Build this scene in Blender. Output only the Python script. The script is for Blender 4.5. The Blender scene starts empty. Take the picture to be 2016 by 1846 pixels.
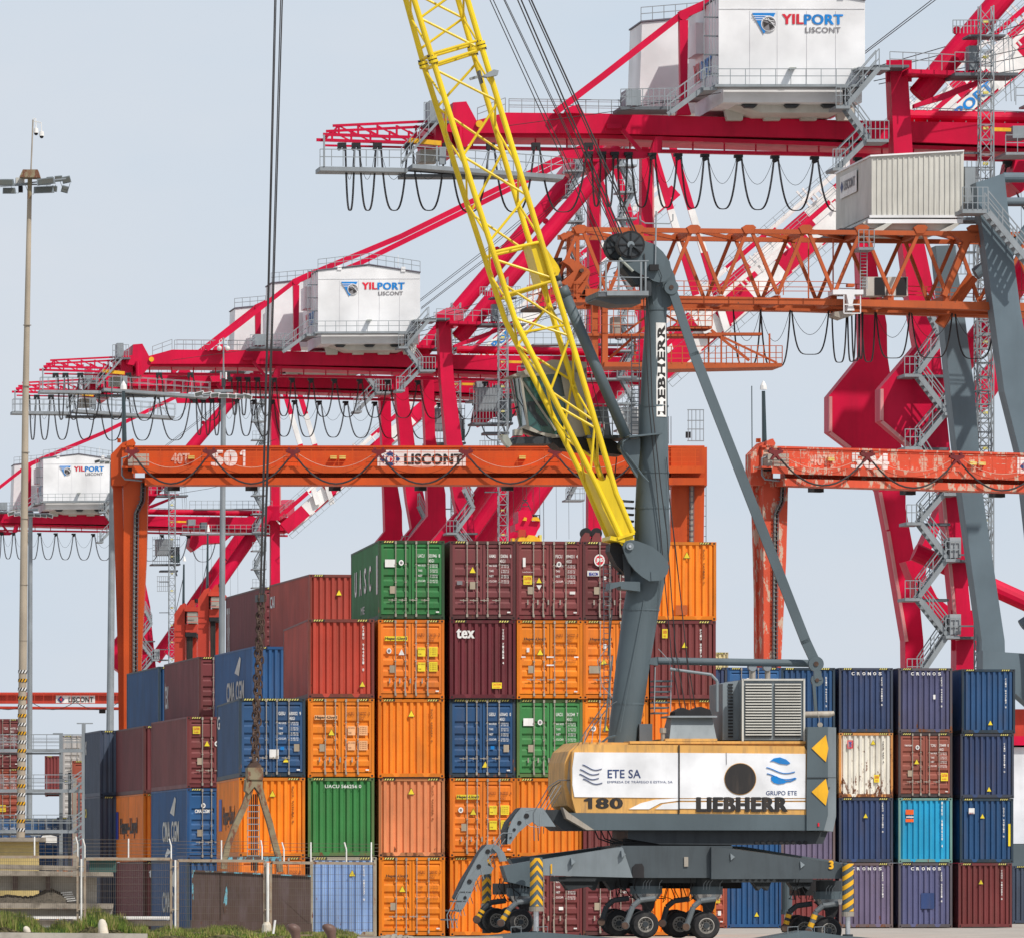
import bpy, math, random
from mathutils import Vector, Matrix
random.seed(7)
SC = bpy.context.scene
COL = SC.collection
R = math.radians
# ------------------------------------------------------------ camera, sky, sun
F = 15900.0        # focal length in picture units (picture is 2016 x 1846 units)
CX, HY, CAMZ = 1008.0, 1750.0, 1.73
cam = bpy.data.cameras.new('camera')
cam.sensor_width = 36.0
cam.lens = 36.0 * F / 2016.0
cam.shift_y = (HY - 923.0) / 2016.0
cam.clip_start = 1.0
cam.clip_end = 20000.0
camo = bpy.data.objects.new('camera', cam)
camo.location = (0, 0, CAMZ)
camo.rotation_euler = (R(90), 0, 0)
COL.objects.link(camo)
SC.camera = camo

SUN_EL, SUN_AZ = 49.0, 138.0          # azimuth clockwise from +Y
world = bpy.data.worlds.new('World')
SC.world = world
world.use_nodes = True
wn = world.node_tree.nodes
bg = wn['Background']
sky = wn.new('ShaderNodeTexSky')
sky.sky_type = 'NISHITA'
sky.sun_disc = False
sky.sun_elevation = R(SUN_EL)
sky.sun_rotation = R(SUN_AZ)
sky.air_density = 1.0
sky.dust_density = 2.6
sky.ozone_density = 1.6
# thin bright cloud veil over the clear sky
wl = world.node_tree.links.new
wtc = wn.new('ShaderNodeTexCoord'); wmp = wn.new('ShaderNodeMapping'); wns = wn.new('ShaderNodeTexNoise')
wmp.inputs['Scale'].default_value = (9.0, 9.0, 22.0)
wns.inputs['Scale'].default_value = 1.3; wns.inputs['Detail'].default_value = 5.0; wns.inputs['Roughness'].default_value = 0.55
wl(wtc.outputs['Generated'], wmp.inputs[0]); wl(wmp.outputs[0], wns.inputs[0])
wrm = wn.new('ShaderNodeValToRGB')
wrm.color_ramp.elements[0].position = 0.30; wrm.color_ramp.elements[0].color = (6.85, 7.85, 9.0, 1)
wrm.color_ramp.elements[1].position = 0.72; wrm.color_ramp.elements[1].color = (7.75, 8.25, 9.0, 1)
wl(wns.outputs[0], wrm.inputs[0])
wmx = wn.new('ShaderNodeMix'); wmx.data_type = 'RGBA'; wmx.inputs[0].default_value = 0.93
wsx = wn.new('ShaderNodeSeparateXYZ'); wmr = wn.new('ShaderNodeMapRange')
wl(wtc.outputs['Generated'], wsx.inputs[0]); wl(wsx.outputs[2], wmr.inputs[0])
wmr.inputs['From Min'].default_value = 0.14; wmr.inputs['From Max'].default_value = 0.62
wmr.inputs['To Min'].default_value = 0.95; wmr.inputs['To Max'].default_value = 0.30
wl(wmr.outputs[0], wmx.inputs[0])
wl(sky.outputs[0], wmx.inputs[6]); wl(wrm.outputs[0], wmx.inputs[7])
wl(wmx.outputs[2], bg.inputs[0])
bg.inputs[1].default_value = 0.085
sl = bpy.data.lights.new('sun', 'SUN')
sl.energy = 3.3
sl.angle = R(0.9)
sl.color = (1.0, 0.955, 0.89)
so = bpy.data.objects.new('sun', sl)
ts = Vector((math.sin(R(SUN_AZ)) * math.cos(R(SUN_EL)), math.cos(R(SUN_AZ)) * math.cos(R(SUN_EL)), math.sin(R(SUN_EL))))
so.rotation_euler = ts.to_track_quat('Z', 'Y').to_euler()
so.location = (60, -40, 120)
COL.objects.link(so)
SC.view_settings.view_transform = 'Standard'
SC.view_settings.look = 'None'
SC.view_settings.exposure = 0.1
SC.view_settings.gamma = 1.0
SC.cycles.max_bounces = 5
SC.cycles.diffuse_bounces = 3

# ------------------------------------------------------------ materials
MATS = {}
def _n(nt, t, **kw):
    n = nt.nodes.new(t)
    for k, v in kw.items():
        setattr(n, k, v)
    return n
def srgb(r, g, b):
    return tuple(((c / 255.0 + 0.055) / 1.055) ** 2.4 if c > 10.3 else c / 255.0 / 12.92 for c in (r, g, b))
def paint(name, rgb, rough=0.5, metal=0.0, dirt=0.25, dcol=(0.12, 0.09, 0.07), scale=0.6, streak=True, rust=0.0, rcol=(0.16, 0.055, 0.02), objcol=False, spec=0.4, bump=0.0):
    m = bpy.data.materials.new(name)
    m.use_nodes = True
    nt = m.node_tree
    L = nt.links.new
    b = nt.nodes['Principled BSDF']
    b.inputs['Roughness'].default_value = rough
    b.inputs['Metallic'].default_value = metal
    b.inputs['Specular IOR Level'].default_value = spec
    tc = _n(nt, 'ShaderNodeTexCoord')
    oi = _n(nt, 'ShaderNodeObjectInfo')
    off = _n(nt, 'ShaderNodeVectorMath', operation='MULTIPLY_ADD')
    off.inputs[1].default_value = (1, 1, 1)
    rv = _n(nt, 'ShaderNodeCombineXYZ')
    mul = _n(nt, 'ShaderNodeMath', operation='MULTIPLY')
    mul.inputs[1].default_value = 97.0
    L(oi.outputs['Random'], mul.inputs[0])
    for i in range(3):
        L(mul.outputs[0], rv.inputs[i])
    L(tc.outputs['Object'], off.inputs[0])
    L(rv.outputs[0], off.inputs[2])
    mp = _n(nt, 'ShaderNodeMapping')
    mp.inputs['Scale'].default_value = (scale * 3.5, scale * 3.5, scale * 0.5) if streak else (scale,) * 3
    L(off.outputs[0], mp.inputs[0])
    n1 = _n(nt, 'ShaderNodeTexNoise')
    n1.inputs['Scale'].default_value = 1.6
    n1.inputs['Detail'].default_value = 5.0
    n1.inputs['Roughness'].default_value = 0.65
    L(mp.outputs[0], n1.inputs[0])
    n2 = _n(nt, 'ShaderNodeTexNoise')
    n2.inputs['Scale'].default_value = 0.7 * scale + 0.2
    n2.inputs['Detail'].default_value = 4.0
    L(off.outputs[0], n2.inputs[0])
    base = _n(nt, 'ShaderNodeRGB')
    base.outputs[0].default_value = (*rgb, 1)
    src = oi.outputs['Color'] if objcol else base.outputs[0]
    # broad fading
    hsv = _n(nt, 'ShaderNodeHueSaturation')
    rr = _n(nt, 'ShaderNodeMapRange')
    rr.inputs['From Min'].default_value = 0.3
    rr.inputs['From Max'].default_value = 0.7
    rr.inputs['To Min'].default_value = 0.84
    rr.inputs['To Max'].default_value = 1.16
    L(n2.outputs[0], rr.inputs[0])
    L(rr.outputs[0], hsv.inputs['Value'])
    L(src, hsv.inputs['Color'])
    mx = _n(nt, 'ShaderNodeMix', data_type='RGBA')
    dr = _n(nt, 'ShaderNodeMapRange')
    dr.inputs['From Min'].default_value = 0.48
    dr.inputs['From Max'].default_value = 0.8
    dr.inputs['To Max'].default_value = dirt * 1.6
    L(n1.outputs[0], dr.inputs[0])
    L(dr.outputs[0], mx.inputs[0])
    L(hsv.outputs[0], mx.inputs[6])
    mx.inputs[7].default_value = (*dcol, 1)
    out = mx.outputs[2]
    if rust > 0 or objcol:
        n3 = _n(nt, 'ShaderNodeTexNoise')
        n3.inputs['Scale'].default_value = 2.2 if name != 'rtg_worn' else 1.3
        n3.inputs['Detail'].default_value = 8.0
        n3.inputs['Roughness'].default_value = 0.7
        mp3 = _n(nt, 'ShaderNodeMapping')
        mp3.inputs['Scale'].default_value = (2.0, 2.0, 0.8)
        L(off.outputs[0], mp3.inputs[0])
        L(mp3.outputs[0], n3.inputs[0])
        th = _n(nt, 'ShaderNodeMath', operation='SUBTRACT')
        L(n3.outputs[0], th.inputs[0])
        if objcol:
            # alpha carries how rusty this one is; rust gathers low on the box
            sx = _n(nt, 'ShaderNodeSeparateXYZ')
            L(tc.outputs['Object'], sx.inputs[0])
            zr = _n(nt, 'ShaderNodeMapRange')
            zr.inputs['From Min'].default_value = 0.0
            zr.inputs['From Max'].default_value = 1.3
            zr.inputs['To Min'].default_value = 0.16
            zr.inputs['To Max'].default_value = 0.0
            L(sx.outputs[2], zr.inputs[0])
            al = _n(nt, 'ShaderNodeMath', operation='MULTIPLY_ADD')
            al.inputs[1].default_value = -0.20
            al.inputs[2].default_value = 0.78
            L(oi.outputs['Alpha'], al.inputs[0])
            zz_ = _n(nt, 'ShaderNodeMath', operation='MULTIPLY')
            L(zr.outputs[0], zz_.inputs[0])
            L(oi.outputs['Alpha'], zz_.inputs[1])
            a2 = _n(nt, 'ShaderNodeMath', operation='SUBTRACT')
            L(al.outputs[0], a2.inputs[0])
            L(zz_.outputs[0], a2.inputs[1])
            L(a2.outputs[0], th.inputs[1])
        else:
            th.inputs[1].default_value = 0.72 - rust * 0.3
        st = _n(nt, 'ShaderNodeMath', operation='MULTIPLY')
        st.inputs[1].default_value = 26.0
        st.use_clamp = True
        L(th.outputs[0], st.inputs[0])
        m2 = _n(nt, 'ShaderNodeMix', data_type='RGBA')
        L(st.outputs[0], m2.inputs[0])
        L(out, m2.inputs[6])
        m2.inputs[7].default_value = (*rcol, 1)
        out = m2.outputs[2]
    L(out, b.inputs['Base Color'])
    # uneven gloss
    r2 = _n(nt, 'ShaderNodeMapRange')
    r2.inputs['To Min'].default_value = max(0.05, rough - 0.1)
    r2.inputs['To Max'].default_value = min(1.0, rough + 0.18)
    L(n1.outputs[0], r2.inputs[0])
    L(r2.outputs[0], b.inputs['Roughness'])
    if bump > 0:
        bp = _n(nt, 'ShaderNodeBump')
        bp.inputs['Strength'].default_value = bump
        bp.inputs['Distance'].default_value = 0.05
        L(n1.outputs[0], bp.inputs['Height'])
        L(bp.outputs[0], b.inputs['Normal'])
    MATS[name] = m
    return m
paint('container_paint', (0.5, 0.5, 0.5), rough=0.55, dirt=0.24, objcol=True, scale=0.5, dcol=(0.10, 0.07, 0.05), bump=0.25)
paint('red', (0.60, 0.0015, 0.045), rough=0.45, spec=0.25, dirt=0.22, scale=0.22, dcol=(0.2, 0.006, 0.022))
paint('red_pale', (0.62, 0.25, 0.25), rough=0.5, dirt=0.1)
paint('striped_white', (0.78, 0.76, 0.74), rough=0.5, dirt=0.1, scale=0.3)
paint('house_white', (0.74, 0.74, 0.745), rough=0.5, dirt=0.04, scale=0.2, dcol=(0.5, 0.48, 0.45))
paint('galv', (0.27, 0.30, 0.32), rough=0.55, metal=0.25, dirt=0.3, dcol=(0.16, 0.17, 0.18), scale=0.7)
paint('galv_dark', (0.11, 0.125, 0.14), rough=0.6, dirt=0.3, dcol=(0.06, 0.06, 0.07))
paint('yellow', (0.78, 0.56, 0.012), rough=0.38, dirt=0.3, scale=0.35, dcol=(0.36, 0.24, 0.02))
paint('crane_grey', (0.088, 0.118, 0.134), rough=0.5, dirt=0.35, scale=0.3, dcol=(0.06, 0.08, 0.09))
paint('crane_light', (0.20, 0.235, 0.255), rough=0.5, dirt=0.35, scale=0.5, dcol=(0.12, 0.14, 0.15))
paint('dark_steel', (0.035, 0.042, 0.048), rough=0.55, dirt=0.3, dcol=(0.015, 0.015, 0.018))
paint('dark_steel2', (0.062, 0.078, 0.088), rough=0.5, dirt=0.3, dcol=(0.03, 0.035, 0.04))
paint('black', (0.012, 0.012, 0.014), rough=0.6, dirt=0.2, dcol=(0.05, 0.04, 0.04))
paint('rope', (0.028, 0.026, 0.028), rough=0.55, dirt=0.2)
paint('cab_beige', (0.36, 0.34, 0.29), rough=0.5, dirt=0.2, dcol=(0.2, 0.18, 0.15))
paint('body_white', (0.78, 0.79, 0.81), rough=0.4, dirt=0.07, scale=0.9, dcol=(0.45, 0.45, 0.47))
paint('body_ochre', (0.66, 0.36, 0.10), rough=0.5, dirt=0.6, scale=0.8, dcol=(0.28, 0.17, 0.09))
paint('old_orange', (0.44, 0.088, 0.02), rough=0.6, dirt=0.3, scale=0.4, dcol=(0.25, 0.07, 0.03), rust=0.25, rcol=(0.17, 0.06, 0.03))
paint('rtg_orange', (0.58, 0.075, 0.006), rough=0.5, dirt=0.4, scale=0.3, dcol=(0.34, 0.04, 0.01))
paint('rtg_worn', (0.60, 0.075, 0.03), rough=0.6, dirt=0.2, scale=0.3, dcol=(0.32, 0.05, 0.03), rust=0.62, rcol=(0.56, 0.40, 0.30))
paint('rtg_red', (0.50, 0.045, 0.022), rough=0.6, dirt=0.3, scale=0.3, dcol=(0.2, 0.03, 0.02), rust=0.1)
paint('oc_grey', (0.12, 0.165, 0.195), rough=0.5, dirt=0.25, scale=0.15, dcol=(0.08, 0.11, 0.13))
paint('oc_house', (0.55, 0.54, 0.49), rough=0.55, dirt=0.2, scale=0.4, dcol=(0.3, 0.28, 0.24))
paint('rust_dark', (0.075, 0.045, 0.035), rough=0.8, dirt=0.5, scale=2.0, streak=False, dcol=(0.17, 0.11, 0.07))
paint('rust_teal', (0.25, 0.21, 0.13), rough=0.75, dirt=0.75, scale=2.2, streak=False, dcol=(0.20, 0.075, 0.04), rust=0.62, rcol=(0.17, 0.07, 0.04))
paint('teal_paint', (0.14, 0.42, 0.52), rough=0.7, dirt=0.6, scale=2.5, streak=False, dcol=(0.3, 0.25, 0.2), rust=0.85, rcol=(0.10, 0.055, 0.04))
paint('brown_plate', (0.085, 0.052, 0.042), rough=0.55, dirt=0.35, scale=0.9, dcol=(0.17, 0.13, 0.15), rust=0.3, rcol=(0.12, 0.05, 0.03))
paint('concrete', (0.40, 0.37, 0.32), rough=0.9, dirt=0.5, scale=1.2, streak=False, dcol=(0.2, 0.18, 0.15), bump=0.3)
paint('old_concrete', (0.30, 0.26, 0.21), rough=0.9, dirt=0.7, scale=1.6, streak=False, dcol=(0.10, 0.085, 0.065), bump=0.4)
paint('ochre_wall', (0.55, 0.42, 0.17), rough=0.9, dirt=0.45, scale=1.1, streak=False, dcol=(0.3, 0.24, 0.14), bump=0.5)
paint('apron', (0.42, 0.38, 0.33), rough=0.9, dirt=0.4, scale=0.35, streak=False, dcol=(0.22, 0.2, 0.18), bump=0.2)
paint('pole_beige', (0.40, 0.34, 0.26), rough=0.7, dirt=0.35, scale=0.6, dcol=(0.24, 0.2, 0.16))
paint('white_paint', (0.75, 0.74, 0.70), rough=0.6, dirt=0.25, scale=2.0, dcol=(0.4, 0.34, 0.26))
paint('fence_steel', (0.33, 0.27, 0.20), rough=0.7, dirt=0.5, scale=3.0, streak=False, dcol=(0.25, 0.11, 0.05), rust=0.35)
paint('wire', (0.16, 0.13, 0.11), rough=0.6, metal=0.3)
paint('hazard_yellow', (0.80, 0.42, 0.015), rough=0.5, dirt=0.2, scale=1.5)
paint('hazard_pale', (0.70, 0.62, 0.16), rough=0.5, dirt=0.2, scale=1.5)
paint('lock_steel', (0.36, 0.325, 0.275), rough=0.5, metal=0.2, dirt=0.4, scale=2.0, dcol=(0.22, 0.16, 0.11))
paint('gasket_and_dark_fill', (0.012, 0.011, 0.011), rough=0.8)  # door seals, and the painted dark of holes and recesses
paint('tyre', (0.018, 0.018, 0.02), rough=0.85, dirt=0.5, scale=2, streak=False, dcol=(0.08, 0.075, 0.07))
paint('rim', (0.33, 0.31, 0.28), rough=0.6, dirt=0.5, scale=3, streak=False, dcol=(0.13, 0.11, 0.1))
paint('chrome', (0.62, 0.63, 0.65), rough=0.25, metal=0.8, dirt=0.1)
paint('txt_white', (0.76, 0.75, 0.72), rough=0.6, dirt=0.15, scale=1.5)
paint('txt_faded', (0.64, 0.63, 0.58), rough=0.7, dirt=0.5, scale=2.0)
paint('txt_black', (0.022, 0.02, 0.02), rough=0.6)
paint('txt_orange_dark', (0.22, 0.055, 0.01), rough=0.6)
paint('txt_blue', (0.0, 0.21, 0.60), rough=0.5)
paint('txt_red', (0.66, 0.01, 0.035), rough=0.5)
paint('txt_grey', (0.20, 0.19, 0.20), rough=0.5)
paint('txt_navy', (0.025, 0.055, 0.17), rough=0.5)
paint('txt_royal', (0.04, 0.06, 0.36), rough=0.5)
paint('sticker_yellow', (0.80, 0.62, 0.03), rough=0.5)
paint('sticker_tan', (0.36, 0.30, 0.22), rough=0.5)
paint('sticker_orange', (0.85, 0.12, 0.01), rough=0.5)
paint('sticker_salmon', (0.8, 0.42, 0.2), rough=0.5)
paint('ship_white', (0.74, 0.75, 0.78), rough=0.5, dirt=0.1, scale=0.2)
paint('purple_grey', (0.13, 0.12, 0.15), rough=0.6)
paint('lamp_glass', (0.32, 0.34, 0.30), rough=0.2, dirt=0.3)
def glassy(name, rgb):
    m = paint(name, rgb, rough=0.08, dirt=0.15, spec=0.8, streak=False)
    return m
glassy('cab_glass', (0.022, 0.095, 0.085))
glassy('dark_glass', (0.012, 0.03, 0.035))

# ------------------------------------------------------------ mesh builder
class MB:
    def __init__(s):
        s.v = []; s.f = []; s.m = []; s.mats = []; s.c = []
    def mi(s, name):
        if name not in s.mats:
            s.mats.append(name)
        return s.mats.index(name)
    def add(s, vs, fs, mat):
        o = len(s.v); k = s.mi(mat); s.c.append((o, len(s.f)))
        s.v.extend([tuple(v) for v in vs])
        for f in fs:
            s.f.append([i + o for i in f]); s.m.append(k)
    def hexa(s, p, mat):
        # p: 8 points, bottom ring 0-3, top ring 4-7
        s.add(p, [(0, 3, 2, 1), (4, 5, 6, 7), (0, 1, 5, 4), (1, 2, 6, 5), (2, 3, 7, 6), (3, 0, 4, 7)], mat)
    def box(s, a, b, mat):
        x0, y0, z0 = a; x1, y1, z1 = b
        s.hexa([(x0, y0, z0), (x1, y0, z0), (x1, y1, z0), (x0, y1, z0), (x0, y0, z1), (x1, y0, z1), (x1, y1, z1), (x0, y1, z1)], mat)
    def bar(s, a, b, w, h, mat, up=(0, 0, 1)):
        a = Vector(a); b = Vector(b); d = b - a
        if d.length < 1e-6: return
        d.normalize(); up = Vector(up)
        if abs(d.dot(up)) > 0.98: up = Vector((0, 1, 0))
        sx = d.cross(up).normalized(); uz = sx.cross(d)
        o = [(-1, -1), (1, -1), (1, 1), (-1, 1)]
        s.hexa([a + sx * (i * w / 2) + uz * (j * h / 2) for i, j in o] + [b + sx * (i * w / 2) + uz * (j * h / 2) for i, j in o], mat)
    def tube(s, a, b, r, mat, r2=None, n=8, caps=True):
        a = Vector(a); b = Vector(b); d = b - a
        if d.length < 1e-6: return
        d.normalize(); r2 = r if r2 is None else r2
        up = Vector((0, 0, 1)) if abs(d.z) < 0.95 else Vector((1, 0, 0))
        x = d.cross(up).normalized(); y = d.cross(x)
        vs = []
        for c, rr in ((a, r), (b, r2)):
            for i in range(n):
                t = 2 * math.pi * i / n
                vs.append(c + x * (rr * math.cos(t)) + y * (rr * math.sin(t)))
        fs = [(i, (i + 1) % n, n + (i + 1) % n, n + i) for i in range(n)]
        if caps: fs += [tuple(range(n))[::-1], tuple(range(n, 2 * n))]
        s.add(vs, fs, mat)
    def path(s, pts, r, mat, n=5):
        pts = [Vector(p) for p in pts]
        vs = []; k = len(pts)
        for i, p in enumerate(pts):
            d = (pts[min(i + 1, k - 1)] - pts[max(i - 1, 0)]).normalized()
            up = Vector((0, 1, 0)) if abs(d.y) < 0.9 else Vector((0, 0, 1))
            x = d.cross(up).normalized(); y = d.cross(x)
            for j in range(n):
                t = 2 * math.pi * j / n
                vs.append(p + x * (r * math.cos(t)) + y * (r * math.sin(t)))
        fs = []
        for i in range(k - 1):
            for j in range(n):
                fs.append((i * n + j, i * n + (j + 1) % n, (i + 1) * n + (j + 1) % n, (i + 1) * n + j))
        fs += [tuple(range(n))[::-1], tuple(range((k - 1) * n, k * n))]
        s.add(vs, fs, mat)
    def prism(s, pts, ext, mat):
        # polygon (list of 3-D points) pushed along vector ext
        ext = Vector(ext); n = len(pts)
        a = [Vector(p) for p in pts]; b = [p + ext for p in a]
        fs = [tuple(range(n)), tuple(range(n, 2 * n))[::-1]] + [(i, n + i, n + (i + 1) % n, (i + 1) % n) for i in range(n)]
        s.add(a + b, fs, mat)
    def sphere(s, c, r, mat, n=10, m=7, zs=1.0):
        c = Vector(c); vs = []; fs = []
        for i in range(m + 1):
            ph = math.pi * i / m
            for j in range(n):
                t = 2 * math.pi * j / n
                vs.append(c + Vector((r * math.sin(ph) * math.cos(t), r * math.sin(ph) * math.sin(t), r * zs * math.cos(ph))))
        for i in range(m):
            for j in range(n):
                fs.append((i * n + j, (i + 1) * n + j, (i + 1) * n + (j + 1) % n, i * n + (j + 1) % n))
        s.add(vs, fs, mat)
    def text(s, txt, o, U, V, mat, bold=0.03):
        vs, fs = glyphs(txt, bold)
        o = Vector(o); U = Vector(U); V = Vector(V); nn = U.cross(V).normalized() * .0015
        k = V.length / U.length * bold * 1.1
        sh = [(0, 0)] if bold < .025 else [(-k, 0), (k, 0), (0, 0)] if bold < .05 else [(-k * 1.3, 0), (k * 1.3, 0), (0, .012), (0, -.012), (-k * .5, 0), (k * .5, 0)]
        for i, (dx, dy) in enumerate(sh):
            s.add([o + U * (x * (1 - 2 * k) + k + dx) + V * (y + dy) + nn * i for x, y in vs], fs, mat)
    def mesh(s, name, origin=(0, 0, 0)):
        me = bpy.data.meshes.new(name)
        ox, oy, oz = origin
        me.from_pydata([(x - ox, y - oy, z - oz) for x, y, z in s.v], [], s.f)
        for m in s.mats: me.materials.append(MATS[m])
        me.polygons.foreach_set('material_index', s.m)
        me.update()
        return me
_G = {}
def glyphs(txt, bold=0.03):
    k = (txt, bold)
    if k not in _G:
        cu = bpy.data.curves.new('lettering', 'FONT')
        cu.body = txt; cu.offset = min(bold, .018); cu.space_character = 1.0 + bold * 2.4; cu.resolution_u = 3
        ob = bpy.data.objects.new('lettering', cu)
        me = bpy.data.meshes.new_from_object(ob)
        vs = [(v.co.x, v.co.y) for v in me.vertices]
        fs = [tuple(p.vertices) for p in me.polygons]
        bpy.data.objects.remove(ob); bpy.data.curves.remove(cu); bpy.data.meshes.remove(me)
        x0 = min(v[0] for v in vs); x1 = max(v[0] for v in vs)
        y0 = min(v[1] for v in vs); y1 = max(v[1] for v in vs)
        _G[k] = ([((x - x0) / (x1 - x0), (y - y0) / (y1 - y0)) for x, y in vs], fs)
    return _G[k]

# ------------------------------------------------------------ objects
def thing(name, label, cat, loc=(0, 0, 0), rotz=0.0, group=None):
    o = bpy.data.objects.new(name, None)
    o.empty_display_size = 0.5
    COL.objects.link(o)
    o.location = loc; o.rotation_euler = (0, 0, rotz)
    o['label'] = label; o['category'] = cat
    if group: o['group'] = group
    return o
def obj(name, me, parent=None, color=None):
    o = bpy.data.objects.new(name, me)
    COL.objects.link(o)
    o.parent = parent
    if color: o.color = color
    return o
def top_of(o):
    while o.parent: o = o.parent
    return o
SPLIT = {'brace_pipe', 'support_beam', 'column', 'cross_tube', 'white_swoosh', 'number', 'support', 'rope_pair', 'hoist_rope', 'boom_rope', 'cable', 'suspension_arm'}
def part(name, mb, parent, label=None):
    # verts are world coordinates; parents sit unrotated at their location
    if not mb.v: return None
    if name in SPLIT and len(mb.c) > 1:
        ends = mb.c[1:] + [(len(mb.v), len(mb.f))]
        for (v0, f0), (v1, f1) in zip(mb.c, ends):
            q = MB(); q.add(mb.v[v0:v1], [[i - v0 for i in f] for f in mb.f[f0:f1]], mb.mats[mb.m[f0]])
            o = obj(name, q.mesh(name, top_of(parent).location), parent)
        return o
    o = obj(name, mb.mesh(name, top_of(parent).location), parent)
    if label: o['label'] = label
    return o
def single(name, mb, label, cat, loc, group=None, kind=None):
    o = obj(name, mb.mesh(name, loc))
    o.location = loc
    if kind: o['kind'] = kind
    else: o['category'] = cat
    if label: o['label'] = label
    if group: o['group'] = group
    return o
def copy_tree(o, parent=None):
    c = o.copy(); COL.objects.link(c); c.parent = parent
    for ch in list(o.children): copy_tree(ch, c)
    return c

# a vertical plane in the world, addressed through the picture coordinates of its surveyed outline
class PL:
    def __init__(s, ax, D, yaw):
        s.A = Vector(((ax - CX) / F * D, D, 0)); a = R(yaw)
        s.u = Vector((math.cos(a), math.sin(a), 0)); s.n = Vector((-math.sin(a), math.cos(a), 0))
        s.yaw = a; s.D = D; s.k = D / F
    def P(s, x, y, d=0.0):
        r = Vector(((x - CX) / F, 1.0, (HY - y) / F))
        t = (s.A.dot(s.n) + d) / r.dot(s.n)
        return Vector((r.x * t, t, CAMZ + r.z * t))
    def px(s, n): return n * s.k
    def pts(s, l, d=0.0): return [s.P(x, y, d) for x, y in l]
    def poly(s, mb, l, d0, d1, mat):
        mb.prism(s.pts(l, d0), s.n * (d1 - d0), mat)
    def rect(s, mb, x0, y0, x1, y1, d0, d1, mat):
        s.poly(mb, [(x0, y1), (x1, y1), (x1, y0), (x0, y0)], d0, d1, mat)
    def tube(s, mb, a, b, w, d, mat, w2=None, n=8, d2=None):
        mb.tube(s.P(*a, d), s.P(*b, d if d2 is None else d2), s.px(w) / 2, mat, None if w2 is None else s.px(w2) / 2, n)
    def bar(s, mb, a, b, w, d, mat, thick=None, d2=None):
        mb.bar(s.P(*a, d), s.P(*b, d if d2 is None else d2), thick or s.px(w), s.px(w), mat, up=(s.P(*b, d) - s.P(*a, d)).cross(s.n))
    def path(s, mb, l, w, d, mat, n=5): mb.path(s.pts(l, d), s.px(w) / 2, mat, n)
    def text(s, mb, t, x0, y0, x1, y1, d, mat, bold=0.03, skew=0.0):
        o = s.P(x0, y1, d)
        mb.text(t, o, s.P(x1, y1, d) - o, s.P(x0 + skew, y0, d) - o, mat, bold)
    def disc(s, mb, x, y, r, d0, d1, mat, n=20):
        s.poly(mb, [(x + r * math.cos(2 * math.pi * i / n), y + r * math.sin(2 * math.pi * i / n)) for i in range(n)], d0, d1, mat)
    def loop(s, mb, x0, x1, y0, y1, w, d, mat, n=16, sh=2.6):
        pts = []
        for i in range(n + 1):
            t = -1 + 2 * i / n
            pts.append((x0 + (x1 - x0) * (t + 1) / 2 , y1 - (y1 - y0) * abs(t) ** sh))
        xm = (x0 + x1) / 2; hw = (x1 - x0) / 2
        pts = [(xm + hw * (math.sin(math.pi / 2 * max(-1, min(1, (p[0] - xm) / hw))) * 0.97), p[1]) for p in pts]
        s.path(mb, pts, w, d, mat)
def one(pl, m, x0, y0, x1, y1, d, mat, f=lambda p: p):
    w, h = x1 - x0, y0 - y1
    pl.poly(m, f([(x0 + w * a, y0 - h * b) for a, b in ((0, .70), (0, .86), (.5, 1), (1, 1), (1, 0), (.5, 0), (.5, .70))]), d - .01, d, mat)
class Far(PL):
    # the same outline repeated a real distance dd farther back
    def __init__(s, pl, dd): s.__dict__.update(pl.__dict__); s.pl = pl; s.dd = dd
    def P(s, x, y, d=0.0): return s.pl.P(x, y, 0) + s.n * (d + s.dd)
def rail(mb, a, b, h, mat, n=None, step=1.6, r=0.035, mids=2):
    a = Vector(a); b = Vector(b); L = (b - a).length
    n = n or max(1, round(L / step)); up = Vector((0, 0, h))
    for k in range(mids + 1):
        q = up * ((k + 1) / (mids + 1)); mb.bar(a + q, b + q, r * 1.6, r * 1.6, mat)
    for i in range(n + 1):
        p = a.lerp(b, i / n); mb.bar(p, p + up, r * 1.6, r * 1.6, mat)
def stair(mb, a, b, n, mat, w=0.9, h=1.05, r=0.035):
    # a lower, b upper end, width along n
    a = Vector(a); b = Vector(b)
    for o in (0, w):
        q = n * o
        mb.bar(a + q, b + q, 0.07, 0.26, mat)
        rail(mb, a + q, b + q, h, mat, step=1.3, r=r, mids=1)
    k = max(2, int(abs(b.z - a.z) / 0.28))
    for i in range(1, k):
        p = a.lerp(b, i / k); d = (b - a); d.z = 0; d = d.normalized() * 0.13
        mb.add([p - d, p + d, p + d + n * w, p - d + n * w, p - d + Vector((0, 0, -.05)), p + d + Vector((0, 0, -.05)), p + d + n * w + Vector((0, 0, -.05)), p - d + n * w + Vector((0, 0, -.05))],
               [(0, 1, 2, 3), (7, 6, 5, 4), (0, 4, 5, 1), (2, 6, 7, 3), (1, 5, 6, 2), (3, 7, 4, 0)], mat)
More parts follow.
